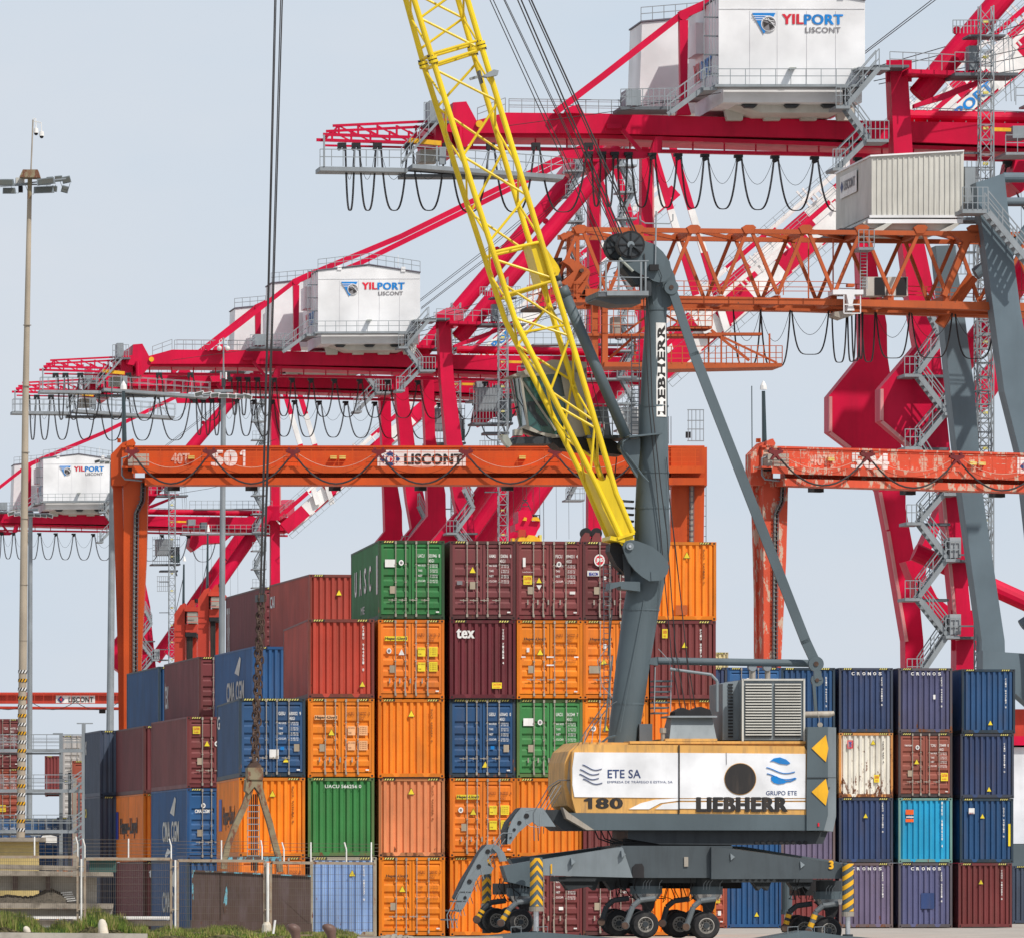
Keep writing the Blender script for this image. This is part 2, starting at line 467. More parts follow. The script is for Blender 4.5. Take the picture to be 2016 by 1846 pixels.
def lattice(mb, base, top, w, mat, n, r=0.05, dx=None, dy=None):
    base = Vector(base); top = Vector(top)
    dx = dx or Vector((1, 0, 0)); dy = dy or Vector((0, 1, 0))
    cs = [(-1, -1), (1, -1), (1, 1), (-1, 1)]
    off = [dx * (i * w / 2) + dy * (j * w / 2) for i, j in cs]
    for o in off: mb.bar(base + o, top + o, r * 2, r * 2, mat)
    for k in range(n):
        p = base.lerp(top, k / n); q = base.lerp(top, (k + 1) / n)
        for e in range(4):
            f = (e + 1) % 4
            mb.bar(p + off[e], p + off[f], r * 1.3, r * 1.3, mat)
            if k % 2: mb.bar(p + off[e], q + off[f], r * 1.1, r * 1.1, mat)
            else: mb.bar(p + off[f], q + off[e], r * 1.1, r * 1.1, mat)
def Z(ox, oy, s):
    # coordinates read off an enlargement of the survey picture -> picture units
    def f(*p):
        if len(p) == 2 and not isinstance(p[0], (tuple, list)): return ((ox + p[0] / s) * .7, (oy + p[1] / s) * .7)
        return [((ox + x / s) * .7, (oy + y / s) * .7) for x, y in p]
    return f

# ------------------------------------------------------------ ground
g = MB()
g.add([(-3000, -60, 0), (3000, -60, 0), (3000, 6000, 0), (-3000, 6000, 0)], [(0, 1, 2, 3)], 'apron')
single('ground', g, None, None, (0, 0, 0), kind='structure')
# ------------------------------------------------------------ shipping containers
CW, CH, CL, PITCH = 2.438, 2.896, 12.19, 2.912
W2 = CW / 2
def _corr_x(mb, x0, x1, z0, z1, y0, amp, n, mat, flat=0.42):
    # vertical ribs seen from the front
    p = (x1 - x0) / n; prof = []
    for i in range(n):
        a = x0 + i * p
        prof += [(a, y0 + amp), (a + p * (.5 - flat / 2) * .45, y0 + amp), (a + p * .36, y0), (a + p * (.36 + flat), y0), (a + p * (.36 + flat + .14), y0 + amp)]
    prof.append((x1, y0 + amp))
    vs = [(x, y, z0) for x, y in prof] + [(x, y, z1) for x, y in prof]
    k = len(prof)
    mb.add(vs, [(i, i + 1, k + i + 1, k + i) for i in range(k - 1)], mat)
def _mesh_frame():
    m = MB(); M = 'container_paint'
    for sx in (-1, 1):
        x0, x1 = (-W2, -W2 + .10) if sx < 0 else (W2 - .10, W2)
        m.box((x0, 0, .12), (x1, .16, CH - .12), M)
        m.box((x0, CL - .16, .12), (x1, CL, CH - .12), M)
        m.box((x0, .16, 0.0), (x1, CL - .16, .16), M)
        m.box((x0 if sx < 0 else W2 - .06, .16, CH - .07), (-W2 + .06 if sx < 0 else x1, CL - .16, CH), M)
        for yy in (0, CL - .18):
            for zz in (0, CH - .12):
                a = (-W2 - .004, yy - .004, zz) if sx < 0 else (W2 - .16, yy - .004, zz)
                m.box(a, (a[0] + .164, a[1] + .186, zz + .12), M)
            for zz in (.03, CH - .09):
                cx = sx * (W2 - .08)
                if yy == 0: m.box((cx - .035, -.008, zz), (cx + .035, .01, zz + .065), 'gasket_and_dark_fill')  # black block paints the dark inside the casting hole
    m.box((-W2 + .1, 0.0, CH - .11), (W2 - .1, .12, CH), M)
    m.box((-W2 + .1, 0.0, .03), (W2 - .1, .12, .16), M)
    m.box((-W2 + .1, CL - .12, CH - .11), (W2 - .1, CL, CH), M)
    m.box((-W2 + .1, CL - .12, .03), (W2 - .1, CL, .16), M)
    return m.mesh('frame')
def _mesh_side(sx):
    m = MB(); n = 42; y0, y1 = .16, CL - .16; p = (y1 - y0) / n; prof = []
    xo = sx * (W2 - .012); xi = sx * (W2 - .05)
    for i in range(n):
        a = y0 + i * p
        prof += [(a, xi), (a + p * .2, xi), (a + p * .38, xo), (a + p * .82, xo)]
    prof.append((y1, xi))
    k = len(prof)
    m.add([(x, y, .16) for y, x in prof] + [(x, y, CH - .07) for y, x in prof], [(i, i + 1, k + i + 1, k + i) for i in range(k - 1)], 'container_paint')
    return m.mesh('side_wall')
def _mesh_roof():
    m = MB(); M = 'container_paint'
    m.box((-W2 + .06, .12, CH - .05), (W2 - .06, CL - .12, CH - .02), M)
    m.box((-W2 + .1, .16, .14), (W2 - .1, CL - .16, .17), M)
    m.box((-W2 + .1, CL - .1, .16), (W2 - .1, CL - .05, CH - .11), M)
    return m.mesh('roof')
def _mesh_end():
    m = MB()
    _corr_x(m, -W2 + .1, W2 - .1, .16, CH - .11, .02, .075, 9, 'container_paint')
    for cx in (-.55, .55):
        m.add([(cx - .16, -.002, .17), (cx + .16, -.002, .17), (cx + .07, -.002, .03), (cx - .07, -.002, .03)], [(0, 3, 2, 1)], 'container_paint')
    m.box((-W2 + .17, -.001, .0), (W2 - .17, .1, .028), 'gasket_and_dark_fill')  # black strip paints the dark recess under the bottom rail
    return m.mesh('end_wall')
def _mesh_door(sx):
    m = MB(); M = 'container_paint'
    x0, x1 = (.012, W2 - .1) if sx > 0 else (-W2 + .1, -.012)
    prof = []; z0, z1 = .19, CH - .13; nb = 5
    fr = .10
    m.box((x0, .02, z0), (x0 + .09, .09, z1), M); m.box((x1 - .09, .02, z0), (x1, .09, z1), M)
    m.box((x0 + .09, .02, z0), (x1 - .09, .09, z0 + fr), M); m.box((x0 + .09, .02, z1 - fr), (x1 - .09, .09, z1), M)
    a, b = z0 + fr, z1 - fr; h = (b - a) / nb; prof = []
    hs = [.0, .17, .34, .51, .70, 1.0]
    for i in range(nb):
        za = a + (b - a) * hs[i]; zb = a + (b - a) * hs[i + 1]; hh = zb - za
        prof += [(za, .085), (za + .07, .085), (za + .14, .03), (zb - .10, .03), (zb - .03, .085)]
    prof.append((b, .085)); k = len(prof)
    m.add([(x0 + .09, y, z) for z, y in prof] + [(x1 - .09, y, z) for z, y in prof], [(i, k + i, k + i + 1, i + 1) for i in range(k - 1)], M)
    gx = .0 if sx > 0 else -.012
    m.box((gx, .05, z0), (gx + .012, .1, z1), 'gasket_and_dark_fill')
    return m.mesh('door')
def _mesh_rod(kind):
    m = MB(); M = 'lock_steel'
    m.tube((0, -.03, .08), (0, -.03, CH - .05), .019, M, n=6, caps=True)
    for z in (.10, CH - .13): m.box((-.035, -.06, z), (.035, .0, z + .11), M)
    for z in (.75, 1.35, 2.0): m.box((-.035, -.055, z), (.035, .02, z + .04), M)
    if kind == 0:
        m.bar((-.27, -.055, .715), (.02, -.055, .70), .022, .028, M)
        m.box((-.15, -.06, .665), (-.11, -.01, .75), M); m.box((-.02, -.06, .67), (.03, -.01, .74), M)
    else:
        m.bar((-.02, -.06, .12), (-.03, -.06, .62), .03, .05, M)
        m.box((-.24, -.05, .56), (-.19, -.01, .74), M)
    return m.mesh('lock_rod')
def _mesh_stripes(full):
    m = MB()
    rng = [(-W2 + .2, -W2 + .62), (W2 - .62, W2 - .2)] if not full else [(-W2 + .18, W2 - .18)]
    for a, b in rng:
        m.add([(a, -.012, CH - .085), (b, -.012, CH - .085), (b, -.012, CH - .012), (a, -.012, CH - .012)], [(0, 1, 2, 3)], 'txt_black')
        x = a
        while x < b - .07:
            m.add([(x, -.018, CH - .08), (x + .045, -.018, CH - .08), (x + .085, -.018, CH - .015), (x + .04, -.018, CH - .015)], [(0, 1, 2, 3)], 'hazard_pale')
            x += .092
    return m.mesh('hazard_stripe')
KM = dict(frame=_mesh_frame(), sl=_mesh_side(-1), sr=_mesh_side(1), roof=_mesh_roof(), end=_mesh_end(), dl=_mesh_door(-1), dr=_mesh_door(1), r0=_mesh_rod(0), r1=_mesh_rod(1), st=_mesh_stripes(False), sf=_mesh_stripes(True))
COLS = dict(
    orange=(0.84, 0.225, 0.003), orange2=(0.78, 0.19, 0.006), salmon=(0.66, 0.23, 0.095), green=(0.026, 0.17, 0.045), green2=(0.035, 0.21, 0.05),
    maroon=(0.16, 0.032, 0.036), maroon2=(0.19, 0.035, 0.035), wine=(0.125, 0.012, 0.02), red=(0.42, 0.05, 0.028), redbrown=(0.33, 0.07, 0.038),
    brown=(0.30, 0.075, 0.048), blue=(0.012, 0.072, 0.19), blue2=(0.014, 0.088, 0.235), navy=(0.03, 0.055, 0.135), purple=(0.085, 0.09, 0.185),
    plum=(0.16, 0.13, 0.215), paleblue=(0.21, 0.33, 0.56), cyan=(0.004, 0.30, 0.52), white=(0.80, 0.76, 0.66), slate=(0.055, 0.075, 0.115), cream=(0.72, 0.6, 0.32), grey=(0.4, 0.38, 0.36))
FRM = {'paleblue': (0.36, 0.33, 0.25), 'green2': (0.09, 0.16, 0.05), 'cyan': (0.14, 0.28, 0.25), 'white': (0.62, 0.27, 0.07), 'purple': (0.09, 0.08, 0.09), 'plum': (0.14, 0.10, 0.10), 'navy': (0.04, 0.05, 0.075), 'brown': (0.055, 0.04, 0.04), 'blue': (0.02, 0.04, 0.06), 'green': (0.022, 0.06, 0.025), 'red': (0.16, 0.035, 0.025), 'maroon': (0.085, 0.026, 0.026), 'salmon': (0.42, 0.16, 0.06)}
class Marks:
    # every sticker is an object of its own; plain lettering is one part
    def __init__(s): s.let = MB(); s.items = []; s.cur = s.let
    def add(s, *a): s.cur.add(*a)
    def text(s, txt, o, U, V, mat, bold=0.03):
        k = s.cur if (o[1] < -.0245 and s.items) else s.let
        k.text(txt, o, U, V, mat, bold)
    def new(s, name): s.cur = MB(); s.items.append((name, s.cur))
def cface(m, x, z, w, h, mat, y=-.022):
    if y > -.0245: m.new('sticker')
    m.add([(x, y, z), (x + w, y, z), (x + w, y, z + h), (x, y, z + h)], [(0, 1, 2, 3)], mat)
def ctext(m, t, x, z, w, h, mat, y=-.02, bold=.03):
    m.text(t, (x, y, z), (w, 0, 0), (0, 0, h), mat, bold)
def ctri(m, x, z, s, mat='sticker_yellow'):
    m.new('warning_triangle')
    if mat == 'sticker_yellow':
        m.add([(x - s * .6, -.019, z - s * .08), (x + s * .6, -.019, z - s * .08), (x, -.019, z + s * 1.1)], [(0, 1, 2)], 'txt_black')
    m.add([(x - s * .5, -.023, z), (x + s * .5, -.023, z), (x, -.023, z + s)], [(0, 1, 2)], mat)
def cvert(m, t, x, z, mat, s=.105, w=.065):
    for ch in t:
        if ch != ' ': ctext(m, ch, x, z, w, s * .8, mat)
        z -= s
def cdisc(m, x, z, r, mat, y=-.023):
    if y > -.0245: m.new('round_sticker')
    n = 14
    m.add([(x + r * math.cos(2 * math.pi * i / n), y, z + r * 1.15 * math.sin(2 * math.pi * i / n)) for i in range(n)], [tuple(range(n))], mat)
def container(px, D, yaw, level, kind, col, label, group, rust=.25, marks=None, full=False, full_len=True, salt=0, name='shipping_container'):
    a = R(yaw)
    X = (px - CX) / F * D
    u = Vector((math.cos(a), math.sin(a), 0))
    loc = Vector((X, D, 0)) + u * W2 + Vector((0, 0, level * PITCH + .02))
    t = thing(name, label, 'container', loc, a, group)
    jt = random.uniform(.86, 1.1); jf = random.uniform(0, .035)
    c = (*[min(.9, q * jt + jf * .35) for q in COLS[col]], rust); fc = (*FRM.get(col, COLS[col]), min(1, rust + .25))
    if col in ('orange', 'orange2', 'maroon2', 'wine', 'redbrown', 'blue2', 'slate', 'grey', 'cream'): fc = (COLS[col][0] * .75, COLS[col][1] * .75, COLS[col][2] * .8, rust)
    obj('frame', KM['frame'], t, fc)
    obj('side_wall', KM['sl'], t, c); obj('side_wall', KM['sr'], t, c); obj('roof', KM['roof'], t, c)
    if kind == 'door':
        for q, k in ((-1, 'dl'), (1, 'dr')):
            d = obj('door', KM[k], t, c)
            for f in ((-.215, -.585), (.175, .615))[(q + 1) // 2]:
                rd = obj('lock_rod', KM['r0' if salt % 2 == 0 else 'r1'], d); rd.location = (f, 0, 0)
    else:
        obj('end_wall', KM['end'], t, c)
    s = obj('hazard_stripe', KM['sf' if full else 'st'], t)
    if marks:
        m = Marks(); marks(m)
        if m.let.v: obj('lettering', m.let.mesh('lettering'), t)
        for nm, b in m.items:
            if b.v: obj(nm, b.mesh(nm), t)
    return t
def plate(m, x=-.8, z=.95, mat='sticker_tan'): cface(m, x, z, .2, .27, mat)
def data_lines(m, mat, z0=1.95, rows=4, dz=.19, tags=('MAX GROSS', 'TARE', 'NET', 'CU.CAP.')):
    for i in range(rows):
        ctext(m, tags[i % 4], .24, z0 - i * dz, .28 if len(tags[i % 4]) > 5 else .16, .075, mat, bold=.01)
        ctext(m, random.choice(['32 500 KG', '30 480 KG', '3 820 KG', '28 660 KG']), .68, z0 - i * dz + .03, .28, .055, mat, bold=0)
        ctext(m, random.choice(['71 650 LB', '67 200 LB', '8 420 LB', '63 180 LB']), .68, z0 - i * dz - .04, .28, .055, mat, bold=0)
def door_marks(own, num, chk, mat='txt_white', brand=None, tri=None, white_disc=None, tag=None, lines=True, yel=False, code='45G1', salmon=False, extra=None, tan=True):
    def f(m):
        ctext(m, own, .23 if lines else .2, 2.28, .25, .125, mat, bold=.015)
        ctext(m, num, .63, 2.28, .30, .125, mat, bold=.015); ctext(m, chk, 1.0, 2.28, .055, .125, mat, bold=.015)
        ctext(m, code, .63, 2.10, .2, .12, mat, bold=.015)
        if yel or salmon:
            q = 'sticker_yellow' if yel else 'sticker_salmon'
            for zz in (1.55, 1.0):
                cface(m, .24, zz, .28, .33, q); cface(m, .66, zz, .31, .35, q)
                ctext(m, 'MAX GROSS', .255, zz + .24, .24, .05, 'txt_orange_dark', y=-.026, bold=0); ctext(m, 'TARE', .255, zz + .06, .12, .05, 'txt_orange_dark', y=-.026, bold=0)
                for k in range(4): ctext(m, '32 500 KG', .69, zz + .05 + k * .07, .24, .04, 'txt_orange_dark', y=-.026, bold=0)
        elif lines: data_lines(m, mat)
        if brand: 
            if brand[1]: cface(m, -.98, 2.12, .84, .17, brand[1])
            ctext(m, brand[0], -.96, 2.13, .80, .13, brand[2], y=-.027, bold=.03)
        if tri: ctri(m, tri[0], tri[1], .22, tri[2] if len(tri) > 2 else 'sticker_yellow')
        if white_disc: cdisc(m, white_disc[0], white_disc[1], .09, 'txt_white'); cdisc(m, white_disc[0], white_disc[1], .05, 'txt_grey', -.026)
        if tag: cface(m, *tag)
        if tan: plate(m)
        cface(m, .9, .25, .12, .05, 'txt_white')
        if extra: extra(m)
    return f
def HL(num, chk, plate_col=None, **k):
    return door_marks('HLBU', num, chk, 'txt_orange_dark', brand=('Hapag-Lloyd', plate_col, 'txt_black'), **k)
def side_text(m, t, y0, y1, z, h, mat, bold=.04):
    # lettering on the left long side, reading towards the near end
    m.text(t, (-W2 - .006, y1, z), (0, y0 - y1, 0), (0, 0, h), mat, bold)
def hl_side(m):
    side_text(m, 'Hapag-Lloyd', 2.2, 8.6, 1.0, .9, 'txt_black'); 
    x = -W2 - .008
    m.add([(x, 9.2, 1.0), (x, 10.8, 1.0), (x, 10.8, 2.2), (x, 9.2, 2.2)], [(0, 1, 2, 3)], 'txt_royal')
def cma_side(m):
    side_text(m, 'CMA CGM', 2.6, 8.2, .75, .85, 'txt_faded', .04)
    x = -W2 - .008
    m.add([(x, 4.2, 1.8), (x, 5.6, 1.95), (x, 4.0, 2.6), (x, 3.6, 2.5)], [(0, 1, 2, 3)], 'txt_faded')
    m.add([(x, 6.4, .5), (x, 5.2, .35), (x, 7.0, .1), (x, 7.3, .2)], [(0, 1, 2, 3)], 'txt_white')
def both(*fs):
    def f(m):
        for g_ in fs: g_(m)
    return f
def tr(x, z, s=.22, mat='sticker_yellow'): return lambda m: ctri(m, x, z, s, mat)
def vt(t, mat='txt_white', x=.82, z=2.5, s=.105): return lambda m: cvert(m, t, x, z, mat, s)
def caution(x, z, w=.36, h=.22, t='CAUTION'):
    def f(m):
        cface(m, x, z, w, h, 'sticker_yellow'); ctext(m, t, x + .03, z + h * .5, w - .06, h * .35, 'txt_red', y=-.027, bold=.02)
        ctext(m, '9-6 HIGH', x + .05, z + h * .12, w - .12, h * .22, 'txt_red', y=-.027, bold=0)
    return f
def cronos(m):
    for i, ch in enumerate('CRONOS'): ctext(m, ch, -.66 + i * .245, 2.57, .14, .14, 'txt_white', bold=.04)
def rect(x, z, w, h, mat): return lambda m: cface(m, x, z, w, h, mat)

G1 = 'containers stacked five high behind the harbour crane'
YM = 5.9; DM = 297.2
DB = DM
def col_x(px): return px
mainA = [
 (4, 'door', 'green', 'dark green container with white lettered long side, topmost left of the maroon ones', .3, both(door_marks('UACU', '555946', '8', tag=(-.98, 1.92, .38, .28, 'txt_white'), white_disc=(-.38, 2.08)), lambda m: ([side_text(m, ch, 9.4 - 2.1 * i_, 10.4 - 2.1 * i_, 1.15, .95, 'txt_white', .05) for i_, ch in enumerate('UASC')], side_text(m, 'I', .3, .9, .95, 1.4, 'txt_white', .05), side_text(m, 'ME', 6.0, 7.6, .4, .28, 'txt_white', 0)))),
 (3, 'door', 'orange2', 'orange container with yellow data stickers on its right door, directly under the green lettered one', .2, HL('136156', '3', 'sticker_yellow', yel=True, tri=(-.36, 1.60, 'txt_white'), white_disc=(-.82, 1.75))),
 (2, 'plain', 'orange', 'bright orange ribbed end with yellow triangle directly above the faded salmon one', .0, both(tr(.0, 2.25), vt('HLXU 630642 0', 'txt_orange_dark', .72, 2.45, .095))),
 (1, 'plain', 'salmon', 'faded salmon ribbed container end with worn rusty edges', .45, both(tr(-.02, 2.3), vt('HLXU 456288 8', 'txt_orange_dark', .74, 2.55, .1))),
 (0, 'door', 'orange', 'orange container with white locking bars on the ground beside the pale blue one', .1, HL('280592', '3', None, tri=(-.36, 1.62), lines=True)),
]
def fscu(m):
    cface(m, -.98, 1.95, .10, .34, 'txt_white'); caution(-.96, 1.30, .32, .33)(m); ctri(m, -.38, 1.36, .2)
    m.add([(-.48, -.023, 1.28), (-.28, -.023, 1.28), (-.38, -.023, 1.10)], [(0, 2, 1)], 'txt_white'); cface(m, .76, .95, .2, .1, 'txt_white')
    ctext(m, 'www.florens.com', -1.0, 1.74, .44, .05, 'txt_white', bold=0)
def jas(m):
    cdisc(m, -.6, 2.2, .2, 'txt_white'); cdisc(m, -.6, 2.2, .155, 'txt_red', -.026); ctext(m, 'JNS', -.72, 2.11, .24, .18, 'txt_white', y=-.03, bold=.05)
    cface(m, -1.05, 1.62, .44, .2, 'txt_white'); ctext(m, 'BEACON', -.99, 1.64, .34, .12, 'txt_royal', y=-.027, bold=.03); cdisc(m, -.40, 1.55, .06, 'txt_white')
mainB = [
 (4, 'door', 'maroon', 'maroon container with yellow triangle on its left door, directly right of the top green one', .25, door_marks('HAMU', '128086', '8', tri=(-.38, 1.72), extra=lambda m: (cface(m, -.96, 1.28, .2, .14, 'txt_grey'), plate(m, -.48, 1.12)), tan=False)),
 (3, 'plain', 'wine', 'dark wine red ribbed end with the white word tex', .15, both(lambda m: ctext(m, 'tex', -.98, 2.22, .68, .36, 'txt_white', bold=.035), vt('TXGU 712161 4', z=2.48, s=.1, x=.72), caution(.34, .38))),
 (2, 'door', 'blue', 'dark blue container with yellow and black strip along its top, under the tex container', .35, door_marks('GESU', '630642', '0', tri=(.10, .38), extra=lambda m: (plate(m, .78, .95), cface(m, .3, 1.05, .14, .12, 'txt_blue')), tan=False)),
 (1, 'door', 'orange2', 'orange container with yellow data stickers directly under the dark blue one beside the green one', .2, door_marks('HLXU', '862020', '4', 'txt_orange_dark', brand=('Hapag-Lloyd', 'sticker_yellow', 'txt_black'), yel=True, tri=(-.36, 1.55), white_disc=(-.82, 1.72))),
 (0, 'plain', 'orange', 'plain orange ribbed container on the ground behind the crane boarding ladder', .1, both(vt('HLXU 811', 'txt_orange_dark', .7, 2.45))),
]
mainC = [
 (4, 'door', 'maroon2', 'maroon container with square yellow caution sticker and white downward triangle on its left door', .3, door_marks('FSCU', '894031', '4', extra=fscu, white_disc=(.36, 2.05))),
 (3, 'door', 'orange', 'orange container with short white bars across its doors, right of the tex container', .1, HL('245222', '0', None, tri=(-.36, 1.62), extra=lambda m: (cface(m, -1.06, 1.52, .16, .05, 'txt_white'), cface(m, -.12, 1.52, .3, .05, 'txt_white'), cface(m, .9, 1.52, .16, .05, 'txt_white'), cface(m, -.12, 1.22, .3, .05, 'txt_white'), cface(m, -.86, 1.72, .1, .16, 'txt_white')))),
 (2, 'door', 'green2', 'green container with white notice on its left door, right of the dark blue one', .25, door_marks('UACU', '562244', '7', tag=(-.98, 1.92, .38, .28, 'txt_white'), white_disc=(-.36, 2.05))),
 (1, 'plain', 'orange', 'orange ribbed end with yellow triangle, behind the upper crane stairs and left body end', .05, both(tr(.05, 2.28), vt('HLXU 4', 'txt_orange_dark', .8, 2.5))),
 (0, 'door', 'maroon2', 'dusty maroon container with white data lettering behind the left striped outrigger', .3, door_marks('FSCU', '739410', '2', tag=(.35, .95, .16, .12, 'txt_white'))),
]
mainD = [
 (4, 'door', 'maroon', 'maroon container with a round white emblem, half hidden behind the grey crane mast', .25, door_marks('BEAU', '417205', '1', extra=jas)),
 (3, 'door', 'orange2', 'orange container with a white label and tan sticker just left of the grey mast', .15, HL('244117', '6', None, tri=(-.45, 1.28), extra=lambda m: (cface(m, -.48, 1.85, .12, .18, 'txt_white'), plate(m, -1.0, .95)))),
 (2, 'door', 'orange', 'orange container seen through railing right above the left end of the crane body', .15, HL('160441', '5', None, tri=(-.36, 1.75), white_disc=(-.82, 1.82))),
 (1, 'plain', 'maroon2', 'plain maroon ribbed end showing below the crane body beside the orange one', .2, None),
 (0, 'door', 'maroon', 'maroon container with a yellow caution label between the crane wheels', .3, door_marks('FSCU', '889610', '0', extra=lambda m: (caution(-.98, 2.1, .4, .2)(m), cdisc(m, -.4, 2.2, .08, 'txt_white')))),
]
mainE = [
 (4, 'plain', 'orange', 'orange ribbed end with yellow triangle on top of the stack right of the mast', .1, both(tr(.12, 2.3), vt('HLXU 463188 2', 'txt_orange_dark', .72, 2.55, .1), rect(-.3, .2, .44, .36, 'salmon_smear'))),
 (3, 'plain', 'maroon2', 'maroon ribbed end with yellow sticker directly under the top orange one right of the mast', .3, both(caution(-.78, 2.25, .2, .34), tr(.05, 1.9, .2), vt('FCIU 801734 8', z=2.5, x=.62))),
 (2, 'plain', 'orange2', 'orange ribbed end behind the grey hopper on the crane body', .1, None),
 (1, 'plain', 'maroon', 'maroon ribbed container hidden behind the middle of the crane body', .2, None),
 (0, 'plain', 'orange', 'orange container seen between the two middle pairs of crane wheels', .15, caution(.2, 1.8, .3, .2)),
]
paint('salmon_smear', (0.5, 0.10, 0.012), rough=.6, dirt=.4, scale=2)
for px, colm in ((745.5, mainA), (885.5, mainB), (1017.5, mainC), (1148, mainD), (1281, mainE)):
    for lv, kd, cl, lb, ru, mk in colm:
        D = DM + (px - 745) / F * DM * math.tan(R(YM))
        container(px + random.uniform(-1, 1), D + random.uniform(-.15, .1), YM, lv, kd, cl, lb, G1, ru, mk, full=(cl == 'blue'), salt=lv + (0 if px < 900 else 1))
G2 = 'containers stacked left of the five high rows'
def L1c(lv, kd, cl, lb, ru, mk, px=606.5, D=296.4, full=False, salt=0): container(px, D, YM, lv, kd, cl, lb, G2, ru, mk, full=full, salt=salt)
L1c(3, 'plain', 'red', 'red ribbed container end with a white vertical number and a weathered pink side', .45, both(tr(.78, .42, .2), vt('CAIU 964051 0', z=2.55, x=.78, s=.13)))
L1c(2, 'door', 'orange', 'orange container with pale salmon data stickers under the weathered red one', .15, HL('150722', '5', 'sticker_salmon', salmon=True, tri=(-.36, 1.55)), salt=1)
L1c(1, 'plain', 'green2', 'green ribbed container end with a white number across its top', .35, lambda m: ctext(m, 'UACU 566256 0', -.6, 2.52, 1.34, .125, 'txt_white', bold=.01))
L1c(0, 'plain', 'paleblue', 'pale blue ribbed container on the ground beside the brown steel plate', .5, both(tr(.32, 2.2), vt('CRXU 615237 0', z=2.5, x=.72, s=.1)), px=611)
L1c(2, 'door', 'blue', 'dark blue container behind the hanging chain with a striped top edge', .3, both(door_marks('GESU', '630032', '9', extra=lambda m: (cface(m, .3, 1.0, .14, .12, 'txt_blue'), plate(m, .8, .95), cface(m, -.1, .68, .34, .34, 'txt_white'), ctri(m, .5, .55, .2)), tan=False), lambda m: side_text(m, 'G', 10.3, 11.8, 1.95, .5, 'txt_white', .03)), px=470.5, D=296.0, full=True)
L1c(1, 'plain', 'orange', 'orange container with blue logo on its side, behind the hanging triangular grab frame', .05, both(tr(.02, 2.2), vt('HLXU 424716 8', 'txt_orange_dark', .74, 2.5), hl_side), px=470, D=296.0)
L1c(0, 'door', 'orange2', 'orange container mostly hidden by the brown steel plate under the grab frame', .2, HL('771250', '1', None), px=470, D=296.0)
YL = 9.4
def far(px, lv, y, kd, cl, lb, ru=.2, mk=None, D=None):
    D = D or ((lv + 1) * PITCH - CAMZ) * F / (HY - y)
    c_ = container(px, D, YL, lv, kd, cl, lb, G2, ru, mk)
    if cl == 'slate': c_.scale = (1, .5, 1)   # twenty foot boxes
far(609, 4, 1130, 'plain', 'red', 'red ribbed container with yellow triangle at the top, left of the dark green one', .35, both(tr(.0, 2.05), lambda m: side_text(m, 'CAI', 10.5, 11.9, 1.9, .5, 'txt_white')))
far(517, 4, 1155, 'door', 'maroon', 'dull maroon container with long side, highest one behind the top of the hanging chain', .15, lambda m: side_text(m, 'TEXTAINER', 10.8, 11.8, .4, 2.0, 'txt_white', .0))
far(497, 3, 1272, 'plain', 'blue2', 'blue container with faded white letters on its long side, behind the chain', .3, both(tr(1.0 - .1, 1.9, .2, 'txt_white'), cma_side))
far(391, 3, 1292, 'door', 'maroon', 'maroon container on the fourth layer, left of the blue one with faded white letters', .15, lambda m: side_text(m, 'tex', 10.6, 11.8, .9, 1.2, 'txt_white', .0))
far(312, 3, 1307, 'plain', 'blue', 'narrow blue container at the left end of the fourth layer against the gantry leg', .2, None, D=359.5)
XB = both(lambda m: (ctext(m, 'tex', -.98, 2.2, .68, .36, 'txt_white', bold=.03)))
far(368, 2, 1410, 'door', 'maroon2', 'maroon container with sunlit doors, third layer, left of the blue one behind the chain', .25, door_marks('TEMU', '722081', '3', tri=(-.4, 1.7), white_disc=(.0, 1.8), extra=lambda m: caution(-.98, 2.2, .3, .3)(m)))
far(368, 1, 0, 'door', 'blue2', 'blue container with white lettering on side and door, second layer', .2, both(door_marks('CMAU', '551207', '6', tri=(.32, 1.2), white_disc=(-.55, 2.2), extra=lambda m: ctext(m, 'CMA CGM', -.9, 1.9, .6, .14, 'txt_white', bold=.03)), cma_side), D=327.4)
far(368, 0, 0, 'plain', 'blue', 'blue ground level container with white letters on its side behind the brown plate', .25, cma_side, D=327.4)
far(282, 2, 1428, 'plain', 'maroon', 'maroon container on the third layer, left of the maroon one with sunlit doors', .1, None)
far(282, 1, 0, 'plain', 'orange2', 'orange container with a blue and black logo on its long side above the fence', .15, hl_side, D=345.7)
far(282, 0, 0, 'plain', 'maroon', 'maroon ground level container behind the fence with pale letters te on its end', .1, both(XB, caution(-.9, .4)), D=345.7)
far(197, 2, 1437, 'plain', 'slate', 'blue grey container at the far left top of the third layer', .1, lambda m: side_text(m, 'X', 10.5, 11.8, 1.9, .6, 'txt_white'))
far(197, 1, 0, 'plain', 'slate', 'blue grey container with a small yellow mark, middle of the leftmost column', .1, lambda m: side_text(m, 'CA', 10.4, 11.8, 2.0, .4, 'sticker_yellow'), D=355.6)
far(197, 0, 0, 'plain', 'slate', 'blue grey container at ground level behind the concrete slabs', .15, None, D=355.6)
